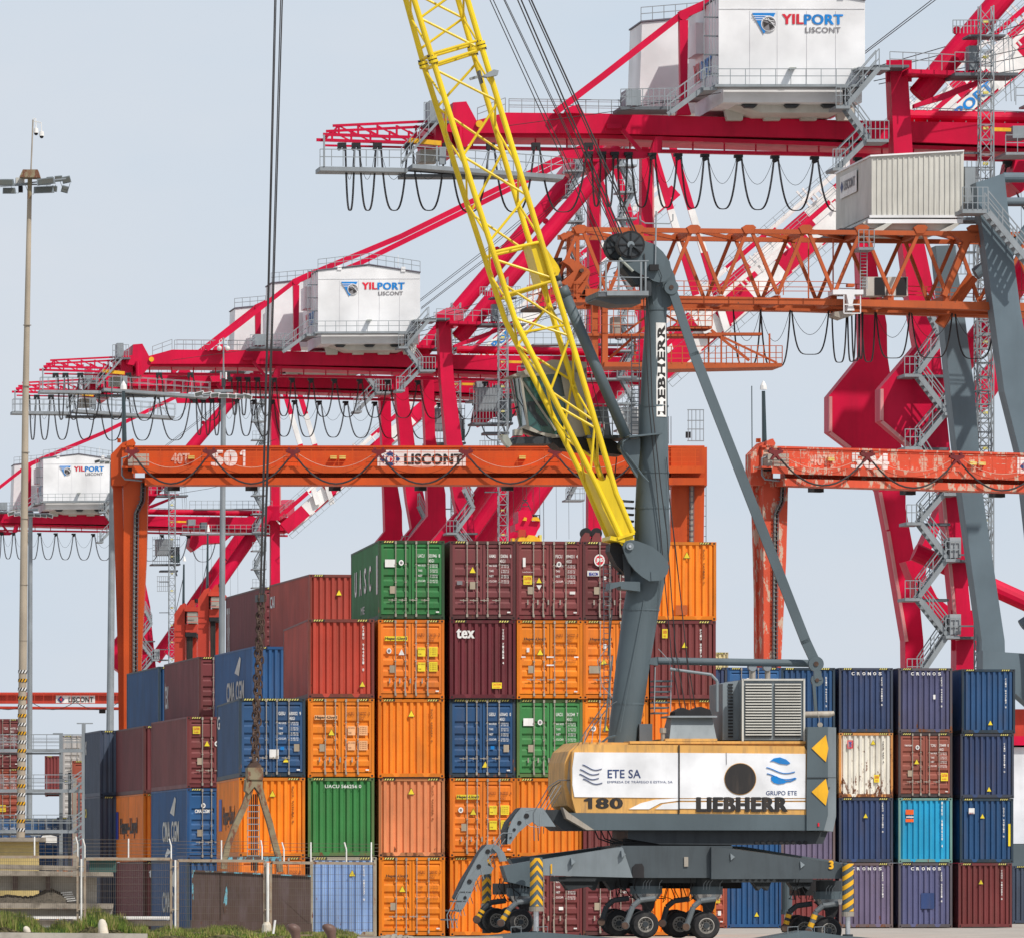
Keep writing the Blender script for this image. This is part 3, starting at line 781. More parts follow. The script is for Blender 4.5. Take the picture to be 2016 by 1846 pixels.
# right hand block, four high
G3 = 'containers stacked four high at the right'
YR = 6.5
def rb(px, lv, kd, cl, lb, ru=.25, mk=None, D=361.5, salt=0): container(px, D + (px - 1650) / F * D * math.tan(R(YR)), YR, lv, kd, cl, lb, G3, ru, mk, salt=salt)
rb(1652, 3, 'plain', 'navy', 'navy container lettered CRONOS on the top row, directly above the rusty white one', .35, both(cronos, vt('CRXU 959103 8', x=.68, z=2.4, s=.1)))
rb(1652, 2, 'plain', 'white', 'white ribbed container streaked with orange rust', .88, both(tr(.32, 2.38, .2), rect(-.85, 2.2, .26, .36, 'txt_red'), rect(-.82, 2.24, .2, .28, 'txt_white'), lambda m: ctext(m, 'Y', -.78, 2.27, .12, .22, 'txt_royal', y=-.03, bold=.04), caution(.36, .68, .24, .34), vt('CRXU 942 3', 'txt_black', .75, 2.45, .1)))
rb(1652, 1, 'plain', 'navy', 'navy container with a yellow triangle directly under the rusty white one', .2, both(tr(-.02, 2.0, .2), vt('CRSU 907210 8', x=.72, z=2.6)))
rb(1652, 0, 'plain', 'plum', 'faded purple ground level container lettered CRONOS beside the right striped outrigger', .55, both(cronos, vt('CRXU 962713', x=.72, z=2.4)))
rb(1769, 3, 'plain', 'purple', 'purple blue container lettered CRONOS on the top row, above the reddish brown one', .5, both(cronos, vt('CRXU 944009 8', x=.7, z=2.4), rect(.35, 1.5, .1, .2, 'txt_white')))
rb(1769, 2, 'door', 'brown', 'reddish brown container with locking bars under the purple blue lettered one', .3, door_marks('TCNU', '739499', '0', tri=(-.4, 1.5), white_disc=(-.36, 2.25), extra=lambda m: (ctext(m, 'TRITON', -.95, 2.3, .35, .07, 'txt_white'), caution(.7, .75, .32, .36)(m)), code='45G1'), salt=2)
rb(1769, 1, 'plain', 'cyan', 'bright cyan container with two orange stickers', .35, both(rect(-.9, 2.15, .36, .22, 'sticker_orange'), rect(-.88, 2.02, .34, .05, 'txt_white'), rect(-.9, 1.82, .36, .14, 'sticker_orange'), vt('MAEU 618020 4', x=.72, z=2.6, s=.16)))
rb(1769, 0, 'plain', 'purple', 'purple blue ground level container with a dark square patch on its end', .4, both(cronos, rect(-.2, .85, .6, .7, 'txt_navy'), vt('CRXU 955021 8', x=.7, z=2.4)))
rb(1893.5, 3, 'plain', 'blue', 'deep blue container with a yellow triangle near its foot, top of the rightmost column', .25, both(tr(.08, .38, .2), vt('CAIU 844713 8', x=.75, z=2.4)), D=363)
rb(1891, 2, 'plain', 'navy', 'navy container with yellow triangle near its foot, second from top of the rightmost column', .2, both(tr(.08, .3, .2), vt('CAIU 800714 0', x=.75, z=2.4)), D=363)
rb(1890, 1, 'plain', 'blue', 'blue container with a white and red sticker and yellow strip at its right edge', .25, both(tr(-.2, 2.0, .2), rect(-.82, 2.2, .26, .26, 'txt_white'), rect(-.80, 2.2, .22, .06, 'txt_red'), rect(.98, .75, .1, 1.0, 'sticker_yellow'), vt('GATU 841210 0', x=.74, z=2.4)), D=363)
rb(1887, 0, 'plain', 'maroon2', 'dark red ground level container with one yellow triangle in the rightmost column', .3, both(tr(-.2, 1.95, .2), vt('TGHU 914082 0', x=.72, z=2.5)), D=363)
rb(1538, 3, 'plain', 'blue', 'blue container with a vertical white number, top row behind the crane stay bar', .2, vt('BSIU 966224 2', x=.78, z=2.4))
rb(1538, 2, 'plain', 'cream', 'pale cream container whose edge shows past the grey counterweight', .2, None)
rb(1538, 1, 'plain', 'plum', 'faded purple ribbed container under the overhanging crane body', .35, None)
rb(1538, 0, 'plain', 'maroon2', 'dark red container behind the rightmost crane wheels', .25, rect(.75, 1.7, .14, .35, 'sticker_yellow'))
rb(1432, 3, 'door', 'blue2', 'blue container with door lettering behind the crane exhaust stacks, top row', .2, door_marks('LEAU', '385158', '5', tag=(-.35, 2.2, .3, .22, 'txt_white'), white_disc=(-.75, 2.2), code='45G1'))
rb(1432, 2, 'plain', 'blue', 'blue container hidden behind the crane body, third from the ground', .2, None)
rb(1432, 1, 'plain', 'blue2', 'blue ribbed container showing between crane body and undercarriage', .15, None)
rb(1432, 0, 'plain', 'blue2', 'blue ribbed ground level container with yellow triangle between the middle and right crane wheels', .2, both(tr(.1, .5, .2), vt('CMAU 5', x=.8, z=2.6)))
rb(1325, 3, 'plain', 'navy', 'navy container just behind the right end of the five high stack, fourth layer', .2, None, salt=1)
rb(1325, 0, 'door', 'redbrown', 'red brown container whose door edge shows right of the orange one between the wheels', .3, door_marks('TCKU', '600', '1', extra=lambda m: (caution(.7, 1.1, .2, .2)(m), cface(m, .8, .55, .14, .2, 'txt_white'))), salt=1)
container(1346, 437, YR, 4, 'plain', 'cream', 'dirty cream container top peeping over the blue row right of the orange stack', G3, .6, None)
rb(1994, 0, 'plain', 'slate', 'dark grey blue container cut off by the right edge at ground level', .2, None, D=405)
# ------------------------------------------------------------ mobile harbour crane
K = PL(1240, 270.0, 9.0)
KB = K.P(1340, 1846, 1.0); KB.z = 0
crane = thing('harbour_crane', 'grey mobile harbour crane with yellow lattice boom and white and ochre machine body', 'crane', KB)
G_ = 'crane_grey'
# mast
z4 = Z(1600, 1300, 4.615); z5 = Z(1500, 500, 2.88); zc = Z(1450, 600, 3.665); z3 = Z(1400, 900, 3.692)
m = MB(); dm = .95
prof = [(1226, 1462, 30.5), (1247, 1300, 34), (1262, 1200, 36), (1277, 1120, 37), (1284, 1070, 36), (1284, 1000, 34), (1286, 860, 29.5), (1289, 720, 25.5), (1291, 640, 21.5), (1293, 560, 20.5)]
n = 24; vs = []; fs = []
for (x, y, r) in prof:
    c = K.P(x, y, dm); rr = K.px(r)
    for j in range(n):
        t = 2 * math.pi * j / n
        vs.append(c + K.u * (rr * math.cos(t)) + K.n * (rr * math.sin(t)))
for i in range(len(prof) - 1):
    for j in range(n): fs.append((i * n + j, i * n + (j + 1) % n, (i + 1) * n + (j + 1) % n, (i + 1) * n + j))
m.add(vs, fs, G_)
mast = part('mast', m, crane)
for p_ in mast.data.polygons: p_.use_smooth = True
m = MB()
for y, x, r in ((1385, 1236, 32), (1200, 1262, 36.3), (1112, 1278, 37.3), (1000, 1284, 34.2), (930, 1285, 32.2), (800, 1287.5, 28.2), (610, 1292, 22)):
    c = K.P(x, y, dm); rr = K.px(r) + .012
    m.tube(c - Vector((0, 0, .03)), c + Vector((0, 0, .03)), rr, 'crane_grey', n=24)
part('weld_ring', m, mast)
m = MB(); x0, x1 = 1287.5, 1307.5
c = K.P(1288, 740, dm); cr = K.px(26.6)
# curved white band with the maker's name, wrapped round the front right of the mast
def wrap(x, y, off=.0):
    rad = {640: 21.5, 820: 28.2}; rr = K.px(21.5 + (y - 637) / 183 * 6.8) + .012 + off
    cc = K.P(1291.5 - (y - 637) / 183 * 3.5, y, dm)
    t = max(-.98, min(.98, K.px(x - 1291.0 + (y - 637) / 183 * 3.5) / rr))
    return cc + K.u * (rr * t) - K.n * (rr * math.sqrt(1 - t * t))
N = 8; vs = []; 
for j in range(13):
    for i in range(N + 1): vs.append(wrap(1287 + 21.5 * i / N, 637 + 185 * j / 12))
m.add(vs, [(j * (N + 1) + i, j * (N + 1) + i + 1, (j + 1) * (N + 1) + i + 1, (j + 1) * (N + 1) + i) for j in range(12) for i in range(N)], 'txt_white')
gv, gf = glyphs('LIEBHERR', .018)
for k_, (sy, sx_) in enumerate(((-1.1, 0), (1.1, 0), (-.5, 0), (.5, 0), (0, .3), (0, -.3))):
    m.add([wrap(1290.3 + sx_ + 15.6 * (1 - gy), 817.5 + sy - gx * 175, .008 + k_ * .0015) for gx, gy in gv], gf, 'txt_black')
part('name_plate', m, mast)
# head
m = MB()
head = zc((1180, 300), (1330, 285), (1430, 320), (1520, 400), (1590, 500), (1610, 600), (1590, 660), (1540, 705), (1480, 715), (1420, 700), (1360, 660), (1270, 620), (1180, 560), (1080, 470))
K.poly(m, head, .15, .30, G_); K.poly(m, head, 1.5, 1.65, G_)
back = zc((1330, 640), (1600, 560), (1640, 640), (1665, 760), (1640, 880), (1600, 960), (1540, 985), (1425, 985), (1400, 800))
K.poly(m, back, .62, 1.30, G_)
K.poly(m, zc((1120, 470), (1270, 600), (1340, 740), (1250, 740), (1100, 560)), .4, 1.4, 'dark_steel')
K.poly(m, zc((1345, 690), (1400, 690), (1400, 850), (1345, 860)), .2, 1.5, 'dark_steel')
K.poly(m, z3((1390, 1240), (1480, 1225), (1480, 1330), (1450, 1640), (1300, 1400), (1270, 1330), (1300, 1250)), .35, .55, 'crane_grey')
K.path(m, z3((1470, 1215), (1360, 1225), (1300, 1270), (1300, 1340), (1400, 1470), (1500, 1610), (1565, 1680)), 4, .3, G_)
K.bar(m, z3(1330, 1222), z3(1670, 1188), 3.2, .6, G_, thick=1.4)
part('mast_head', m, crane)
for cx, cy, d0, d1 in ((1190, 325, .05, .45), (1065, 350, .95, 1.35)):
    m = MB(); x, y = zc(cx, cy); 
    K.disc(m, x, y, 27.5, d0, d1, 'black', 28); K.disc(m, x, y, 23.5, d0 - .02, d0, 'dark_steel', 24)
    for a in range(8):
        t = a * math.pi / 4
        K.bar(m, (x + 5 * math.cos(t), y + 5 * math.sin(t)), (x + 24 * math.cos(t), y + 24 * math.sin(t)), 2.6, d0 - .03, 'black', thick=.05)
    K.disc(m, x, y, 7, d0 - .08, d0, 'crane_light', 14)
    K.bar(m, (x, y), (x + 22, y + 13), 3, d0 - .1, 'dark_steel', thick=.06); K.bar(m, (x, y), (x - 2, y + 22), 4, d0 - .1, 'dark_steel', thick=.06)
    part('sheave', m, crane)
m = MB(); x, y = zc(1065, 460); K.tube(m, zc(1070, 465), zc(1210, 600), 6, .1, 'lamp_glass')
part('work_lamp', m, crane)
# boom heel lug plate and pin
m = MB()
lug = z4((700, 1090), (715, 1045), (745, 1015), (800, 1000), (900, 1020), (1010, 1060), (1090, 1095), (1200, 1180), (1280, 1280), (1300, 1350), (1280, 1440), (1210, 1520), (1120, 1545), (1040, 1535), (950, 1480), (860, 1400), (780, 1300), (730, 1190))
K.poly(m, lug, -.12, .02, G_); K.poly(m, lug, 1.75, 1.9, G_)
x, y = z4(795, 1085); K.disc(m, x, y, 7.5, -.2, -.12, 'crane_light'); K.disc(m, x, y, 2.5, -.24, -.2, 'chrome', 10)
K.tube(m, (x, y), (x, y), 3, 0, G_); m.tube(K.P(x, y, -.1), K.P(x, y, 1.9), .1, 'dark_steel')
K.poly(m, z4((1065, 1415), (1180, 1410), (1185, 1530), (1070, 1535)), -.15, -.12, G_)
K.poly(m, z4((540, 1060), (660, 1010), (760, 1280), (740, 1450), (620, 1330), (530, 1150)), .5, 1.4, 'black')
K.poly(m, z4((540, 1560), (690, 1540), (925, 1545), (925, 1670), (680, 1640), (670, 1600), (530, 1650)), .0, .9, G_)
K.poly(m, z4((700, 1180), (800, 1250), (800, 1560), (730, 1560)), .2, .3, 'dark_steel')
part('boom_lug', m, crane)
# boom
Bc = [(424, -1260), (815.5, 0), (852, 118), (932, 375), (1014, 630), (1171.5, 948.5), (1222, 1057)]
Dc = [(548, -1260), (920.6, 0), (947, 89), (1030, 360), (1113, 630), (1213, 971), (1246, 1049)]
Ac = [(407, -1250), (799, 0), (834, 128), (914, 385), (994, 630), (1141, 926), (1197, 1056)]
Cc = [(530, -1250), (902, 0), (930.6, 100), (1010, 370), (1090, 630), (1181, 933), (1230, 1046)]
def at(ch, y):
    for (xa, ya), (xb, yb) in zip(ch, ch[1:]):
        if ya <= y <= yb or (xb, yb) == ch[-1]:
            return (xa + (xb - xa) * (y - ya) / (yb - ya), y)
boom = MB(); Y_ = 'yellow'; dA, dB_ = 1.75, 0.02
bobj = None
parts_b = []
for ch, d in ((Bc, dB_), (Dc, dB_), (Ac, dA), (Cc, dA)):
    m = MB(); q = ch
    for a, b in zip(q, q[1:]): K.tube(m, a, b, 11.5 if d < 1 else 11.2, d, Y_, n=12)
    for a in q[1:-1]: m.sphere(K.P(*a, d), K.px(5.8), Y_)
    parts_b.append(('chord', m))
m = MB()
def web(c1, c2, d1, d2, ys, w=5.2, flip=0):
    for i in range(len(ys) - 1):
        a, b = (c1, c2) if (i + flip) % 2 == 0 else (c2, c1); da, db = (d1, d2) if (i + flip) % 2 == 0 else (d2, d1)
        m.tube(K.P(*at(a, ys[i]), da), K.P(*at(b, ys[i + 1]), db), K.px(w) / 2, Y_, n=7)
low = [133, 205, 310, 378, 498]
web(Bc, Dc, dB_, dB_, [138, 200, 308, 385, 475]); web(Bc, Dc, dB_, dB_, [512, 548]); web(Bc, Dc, dB_, dB_, [560, 640, 655], flip=0)
web(Bc, Dc, dB_, dB_, [625, 662, 770, 830, 930], flip=0); web(Bc, Dc, dB_, dB_, [800, 845], flip=0)
web(Ac, Cc, dA, dA, [125, 212, 300, 420, 505], flip=1); web(Ac, Cc, dA, dA, [600, 680, 750, 860, 905], flip=1)
web(Ac, Bc, dA, dB_, [140, 200, 268, 330, 400, 470, 540, 610, 680, 750, 820, 890, 950], 4.6)
web(Cc, Dc, dA, dB_, [110, 180, 250, 330, 400, 470, 600, 680, 760, 840, 920], 4.6)
ys = [98] + [98 - 62 * i for i in range(1, 22)]
web(Bc, Dc, dB_, dB_, ys[::-1]); web(Ac, Cc, dA, dA, ys[::-1], flip=1); web(Ac, Bc, dA, dB_, ys[::-1], 4.6); web(Cc, Dc, dA, dB_, ys[::-1], 4.6)
for y1, y2 in ((107, 79), (127, 96), (497, 476), (580, 553)):
    m.tube(K.P(*at(Bc, y1), dB_), K.P(*at(Dc, y2), dB_), K.px(6) / 2, Y_, n=8)
    m.tube(K.P(*at(Ac, y1 + 10), dA), K.P(*at(Cc, y2 + 10), dA), K.px(6) / 2, Y_, n=8)
for y1 in (107, 127): m.tube(K.P(*at(Bc, y1), dB_), K.P(*at(Ac, y1 + 9), dA), .04, Y_, n=7)
bl = None
def kids():
    global bobj
    bobj = part('boom_lacing', m, crane)
kids()
lac = bobj
for nm, mb in parts_b: part(nm, mb, crane)
for ch, d, y in ((Bc, dB_, 118), (Dc, dB_, 89), (Ac, dA, 128), (Cc, dA, 100)):
    m = MB(); p = K.P(*at(ch, y), d); dr = (K.P(*at(ch, y - 10), d) - K.P(*at(ch, y + 10), d)).normalized()
    m.tube(p - dr * .11, p - dr * .02, .17, Y_, n=14); m.tube(p + dr * .02, p + dr * .11, .17, Y_, n=14)
    for i in range(8):
        t = i * math.pi / 4; v = K.u * math.cos(t) * .14 + K.n * math.sin(t) * .14
        m.tube(p + v - dr * .15, p + v + dr * .15, .018, 'dark_steel', n=5)
    part('flange', m, crane)
m = MB()   # plated boom foot and cylinder bracket
K.poly(m, z3((1008, 1690), (1030, 1640), (1060, 1665), (1090, 1670), (1120, 1655), (1130, 1600)) + z4((705, 500), (835, 925), (640, 985), (440, 590)), -.02, .03, Y_)
K.poly(m, [(1141, 926), (1160, 955), (1205, 1056), (1197, 1056)], 1.7, 1.76, Y_)
for (pa, pb) in (((at(Ac, 925), at(Bc, 938)), ((1197, 1056), (1222, 1057))),):
    a0, b0 = K.P(*pa[0], dA), K.P(*pa[1], dB_); a1, b1 = K.P(*pb[0], dA), K.P(*pb[1], dB_)
    m.prism([a0, b0, b1, a1], K.u * .05, Y_)
K.bar(m, z4(630, 985), z4(850, 915), 5, -.03, Y_, thick=.14)
K.bar(m, (1193, 1060), (1222, 1066), 8, .8, Y_, thick=1.7)
for a in (0, 1): K.poly(m, z4((650, 985), (830, 930), (850, 1000), (760, 1010), (700, 1080), (670, 1050)), .0 + a * 1.5, .12 + a * 1.5, Y_)
K.poly(m, zc((150, 310), (230, 290), (370, 690), (270, 750)), .1, 1.7, Y_)
K.poly(m, zc((290, 350), (320, 365), (440, 540), (460, 590), (440, 640), (400, 650), (370, 620), (300, 420)), .55, .68, Y_)
K.poly(m, zc((290, 350), (320, 365), (440, 540), (460, 590), (440, 640), (400, 650), (370, 620), (300, 420)), 1.15, 1.28, Y_)
x, y = zc(400, 590); K.disc(m, x, y, 5, .48, .55, Y_, 12)
part('boom_foot', m, crane)
m = MB()
K.poly(m, [(949, 150), (972, 137), (982, 139), (980, 148), (960, 152)], -.3, .1, 'galv'); K.bar(m, (925, 156), (946, 150), 5, 1.6, 'galv', thick=.15); K.bar(m, (942, 140), (948, 165), 3, .4, 'galv_dark', thick=.5)
part('sensor_bracket', m, crane)
# luffing cylinder
m = MB()
K.tube(m, zc(425, 640), zc(465, 760), 9, .9, 'chrome', n=12); K.tube(m, zc(420, 630), zc(440, 700), 15, .9, 'dark_steel', n=12)
K.tube(m, zc(480, 770), z3(1330, 1210), 21.5, .9, G_, n=18); K.tube(m, zc(477, 762), zc(520, 860), 23.5, .9, G_, n=18)
x, y = z3(1345, 1300); K.disc(m, x, y, 14, .6, 1.3, 'dark_steel', 18); K.disc(m, x, y, 6, .5, .6, 'black', 12)
cyl = part('luffing_cylinder', m, crane)
for p_ in cyl.data.polygons: p_.use_smooth = len(p_.vertices) == 4
# stay bars to the counterweight
m = MB()
def flatbar(m, a, b, w, d0, d1):
    ax, ay = a; bx, by = b; L = math.hypot(bx - ax, by - ay); nx, ny = (by - ay) / L * w / 2, -(bx - ax) / L * w / 2
    K.poly(m, [(ax + nx, ay + ny), (bx + nx, by + ny), (bx - nx, by - ny), (ax - nx, ay - ny)], d0, d1, G_)
for d in (.35, 1.45):
    flatbar(m, (1322, 566), (1368, 700), 17, d, d + .1); flatbar(m, (1366, 694), (1588, 1265), 19, d, d + .1); flatbar(m, (1585, 1258), (1607, 1305), 19, d, d + .1)
    K.disc(m, 1322, 566, 14, d - .04, d + .14, G_); K.disc(m, 1322, 566, 4.5, d - .07, d, 'rust_dark', 10)
    K.disc(m, 1607, 1306, 15, d - .04, d + .14, G_); K.disc(m, 1607, 1306, 5, d - .07, d, 'rust_dark', 10)
    K.bar(m, (1609, 1320), (1610, 1338), 15, d, G_, thick=.12); K.disc(m, 1609, 1338, 12, d - .04, d + .12, G_); K.disc(m, 1609, 1338, 4, d - .07, d, 'rust_dark', 10)
    K.bar(m, (1602, 1345), (1606, 1402), 6, d, G_, thick=.1)
part('stay_bar', m, crane)
m = MB()
K.tube(m, (1294, 1300), (1598, 1305), 15, .9, G_, n=14); K.tube(m, (1262, 1300), (1294, 1300), 4, .9, 'dark_steel')
K.poly(m, [(1283, 1294), (1296, 1292), (1296, 1309), (1262, 1304)], .7, 1.1, G_)
K.tube(m, (1319, 1316), (1400, 1327), 6, .2, 'crane_light'); K.tube(m, (1400, 1327), (1412, 1340), 6, .2, 'crane_light'); K.tube(m, (1412, 1340), (1412, 1400), 6, .2, 'crane_light')
part('strut', m, crane)
for x in (1482, 1511):
    m = MB(); K.tube(m, (x, 1312), (x, 1340), 11, 1.0, 'lock_steel', n=12); K.disc(m, x, 1312, 8, .85, 1.15, 'galv'); part('exhaust_stack', m, crane)
# platforms, railings and ladders on the mast
m = MB(); GV = 'galv'
K.rect(m, 1178, 574, 1277, 584, -.75, 1.9, 'galv_dark'); K.rect(m, 1195, 573, 1277, 582, -.8, -.75, GV)
K.poly(m, [(1172, 590), (1180, 575), (1262, 580), (1262, 598), (1215, 600)], -.2, 1.7, 'galv_dark')
for d in (-.75, 1.9):
    for i, x in enumerate((1182, 1193, 1218, 1262, 1271)):
        K.bar(m, (x, 576), (x, 516 if x > 1185 else 522), 3.2, d, GV)
    for y in (545, 574): K.bar(m, (1178, y), (1277, y + 2), 1.6, d, GV)
    K.path(m, [(1180, 524), (1196, 515), (1277, 514)], 2.6, d, GV)
for y in (518, 545): m.bar(K.P(1182, y, -.75), K.P(1182, y, 1.9), .03, .03, GV)
part('mast_platform', m, crane)
m = MB()
K.tube(m, (1290, 527), (1292, 416), 3.2, .1, GV); K.path(m, [(1259, 425), (1261, 434), (1270, 440), (1318, 441), (1325, 434), (1325, 422)], 2.6, .1, GV)
K.rect(m, 1279, 521, 1297, 533, -.05, .12, 'black'); K.path(m, [(1297, 530), (1303, 545), (1299, 562), (1291, 565)], 1.2, .1, 'black')
part('weather_mast', m, crane)
m = MB()   # ladders beside mast
for x0_, x1_, ya, yb, d, st in ((1188, 1203, 1110, 1195, 1.6, 9), (1189, 1200, 1150, 1390, 1.9, 12)):
    for x in (x0_, x1_): K.bar(m, (x, ya), (x, yb), 1.4, d, GV)
    y = ya
    while y < yb: K.bar(m, (x0_, y), (x1_, y), 1.3, d, GV); y += st
for i in range(7): K.rect(m, 1289, 1338 + i * 10.5, 1325 - i * 1.5, 1341 + i * 10.5, .5, 1.4, 'crane_grey')
for x in (1290, 1322): K.bar(m, (x, 1312), (x - 2, 1400), 1.8, .4, GV)
K.bar(m, (1197, 1290), (1205, 1200), 2.4, .3, 'dark_steel'); K.bar(m, (1190, 1440), (1206, 1290), 3.0, .4, G_)
K.bar(m, (1268, 1180), (1221, 1440), 1.2, .3, G_)
for i in range(12): K.bar(m, (1216, 985 + i * 13), (1247, 987 + i * 13), 4, 1.2, 'dark_steel', thick=.3)
K.path(m, [(1197, 1270), (1176, 1300), (1186, 1350), (1206, 1372)], 1.5, .3, GV); K.path(m, [(1296, 1276), (1318, 1300), (1322, 1322)], 1.5, .3, GV)
part('ladder', m, crane)
# ropes
m = MB()
def rope(pts, w=2.5, d=.9, M='rope'): K.path(m, pts, w, d, M, n=6)
for (xa, ya), (xb, yb), w, d in (((1046, 0), (1262, 478), 3.2, .2), ((1041, 0), (1257, 478), 2.4, .35), ((1026, 0), (1228, 470), 3.0, .2), ((1019, 0), (1222, 470), 2.6, .35), ((964.5, 0), (1190, 497), 1.9, 1.1), ((971, 0), (1197, 492), 1.9, 1.2), ((992, 0), (1213, 466), 1.9, 1.1), ((994.5, 0), (1217, 466), 1.5, 1.2)):
    k = (xa - xb) / (yb - ya) ; xt = xa + k * 1230
    K.path(m, [(xt * .35 + 545 * .65, -1230), (xa, ya), (xb, yb)] if False else [(xa + (xa - xb) / (yb - ya) * 1230, -1230), (xa, ya), (xb, yb)], w, d, 'rope', n=6)
rope([(1268, 500), (1279, 640), (1284, 800), (1300, 950), (1313, 1050), (1330, 1280), (1352, 1408)], 2.2, .1); rope([(1262, 505), (1270, 640), (1278, 800), (1292, 950), (1305, 1100), (1322, 1290), (1342, 1408)], 2.0, .2)
rope([(1318, 980), (1330, 1080), (1352, 1290), (1372, 1408)], 2.2, .3); rope([(1312, 900), (1320, 1000), (1345, 1220), (1362, 1408)], 1.4, .5)
rope([(1155, 620), (1153, 700), (1190, 850)], 1.6, 1.2) ; rope([(1256, 1190), (1235, 1040), (1212, 1010), (1212, 960)], 3, .7); rope([(1214, 900), (1206, 980), (1222, 1010), (1232, 1060)], 2.4, .9)
part('boom_rope', m, crane)
m = MB()
for xa, xm, xb, w, d in ((541, 526.5, 512, 2.6, .6), (543.6, 528.6, 514, 2.0, .9), (552.6, 535, 517.5, 2.2, .6), (555.8, 537.5, 519.5, 2.6, .9)):
    K.path(m, [(xa + 25, -1230), (xa, 0), (xm, 616), (xb, 1172)], w, d, 'rope', n=6)
part('hoist_rope', m, crane)
m = MB(); K.disc(m, 560, -1235, 18, .2, 1.5, 'black'); K.poly(m, [(405, -1240), (560, -1200), (585, -1240), (560, -1270), (430, -1275)], .1, 1.7, Y_); part('boom_head', m, crane)
# driver's cab
m = MB(); CB = 'cab_beige'; d0, d1 = 2.0, 3.7
roof = z3((115, 585), (560, 412), (925, 437), (925, 560), (700, 530), (330, 590))
K.poly(m, roof, d0, d1, CB)
K.poly(m, z3((650, 540), (925, 500), (925, 1200), (905, 1215), (720, 1215), (700, 800)), d0, d1, CB)
K.poly(m, z3((300, 1085), (440, 1165), (700, 1205), (720, 1215), (560, 1230), (260, 1125)), d0, d1, CB)
K.bar(m, z3(240, 590), z3(310, 1100), 4.5, d0, CB, thick=.12); K.bar(m, z3(255, 640), z3(600, 1150), 4, d0 + .02, CB, thick=.1)
K.bar(m, z3(125, 590), z3(235, 1130), 3, d1, CB, thick=.1); K.bar(m, z3(235, 590), z3(690, 535), 5, d0, CB, thick=.1)
K.bar(m, z3(235, 1130), z3(310, 1095), 3, d0, CB); K.poly(m, z3((560, 800), (700, 795), (705, 815), (560, 830)), d0 - .03, d0, CB)
cab = part('driver_cab', m, crane)
m = MB()
K.poly(m, z3((255, 600), (660, 548), (700, 600), (712, 1180), (600, 1195), (440, 1160), (312, 1092)), d0 + .06, d0 + .1, 'cab_glass')
part('side_window', m, cab)
m = MB(); a, b, c_, d_ = K.P(*z3(250, 600), d0 + .05), K.P(*z3(308, 1090), d0 + .05), K.P(*z3(150, 610), d1), K.P(*z3(240, 1125), d1)
m.prism([a, b, d_, c_], K.u * .04, 'cab_glass'); part('front_window', m, cab)
m = MB()
K.poly(m, z3((540, 590), (640, 560), (680, 610), (690, 780), (560, 800)), d0 + .03, d0 + .06, 'dark_glass')
K.poly(m, z3((290, 850), (480, 845), (480, 870), (380, 875), (400, 960), (520, 1100), (450, 1100), (330, 940)), d0 + .03, d0 + .055, 'dark_steel')
part('seat_and_screen', m, cab)
m = MB()
for pts in (((165, 600), (190, 800), (260, 900), (290, 1040)), ((215, 610), (230, 760), (270, 900))): K.path(m, z3(*pts), 2, d0 + .4, 'black')
K.poly(m, z3((150, 920), (210, 895), (215, 915), (170, 925)), d0 + .3, d0 + .6, 'black')
part('wiper', m, cab)
m = MB()
K.rect(m, *z3(175, 1212), *z3(560, 1285), d0, d1 - .3, 'dark_steel'); K.poly(m, z3((540, 1240), (925, 1210), (1180, 1240), (1280, 1300), (1300, 1400), (1000, 1370), (640, 1330)), 1.95, 3.4, 'black')
K.poly(m, z3((935, 900), (1140, 900), (1180, 1200), (940, 1215)), 2.2, 2.4, 'dark_steel')
part('cab_bracket', m, crane)
m = MB(); K.poly(m, z3((20, 1200), (100, 1190), (150, 1290), (120, 1320), (90, 1300)), d0, d0 + .5, 'lamp_glass'); K.rect(m, *z3(175, 1135), *z3(260, 1200), d0, d0 + .5, CB); K.bar(m, z3(130, 1260), z3(200, 1220), 3, d0 + .2, 'galv_dark')
part('work_lamp', m, crane)
m = MB()
for d in (1.3, 3.6):
    for x in (995, 1095, 1190, 1350, 1385, 1465): K.bar(m, z3(x, 1210), z3(x, 870 if x < 1400 else 700), 2.0, d, GV)
    for y in (875, 940, 1010, 1075): K.bar(m, z3(940, y), z3(1470, y), 1.7, d, GV)
K.rect(m, *z3(930, 1195), *z3(1480, 1225), 1.3, 3.6, 'dark_steel')
for i in range(14): K.bar(m, z3(1390, 640 + i * 42), z3(1470, 640 + i * 42), 1.6, 2.0, GV)
for x in (1390, 1470): K.bar(m, z3(x, 150), z3(x, 1200), 1.6, 2.0, GV)
for i in range(10): K.bar(m, z3(1395, 180 + i * 46), z3(1470, 180 + i * 46), 1.4, 2.0, GV)
K.rect(m, *z3(1240, 905), *z3(1460, 1180), 3.7, 3.8, 'house_white'); K.rect(m, *z3(1060, 1060), *z3(1110, 1160), 1.6, 1.8, 'txt_white'); K.rect(m, *z3(1072, 1075), *z3(1098, 1120), 1.57, 1.6, 'txt_red')
part('cab_walkway', m, crane)
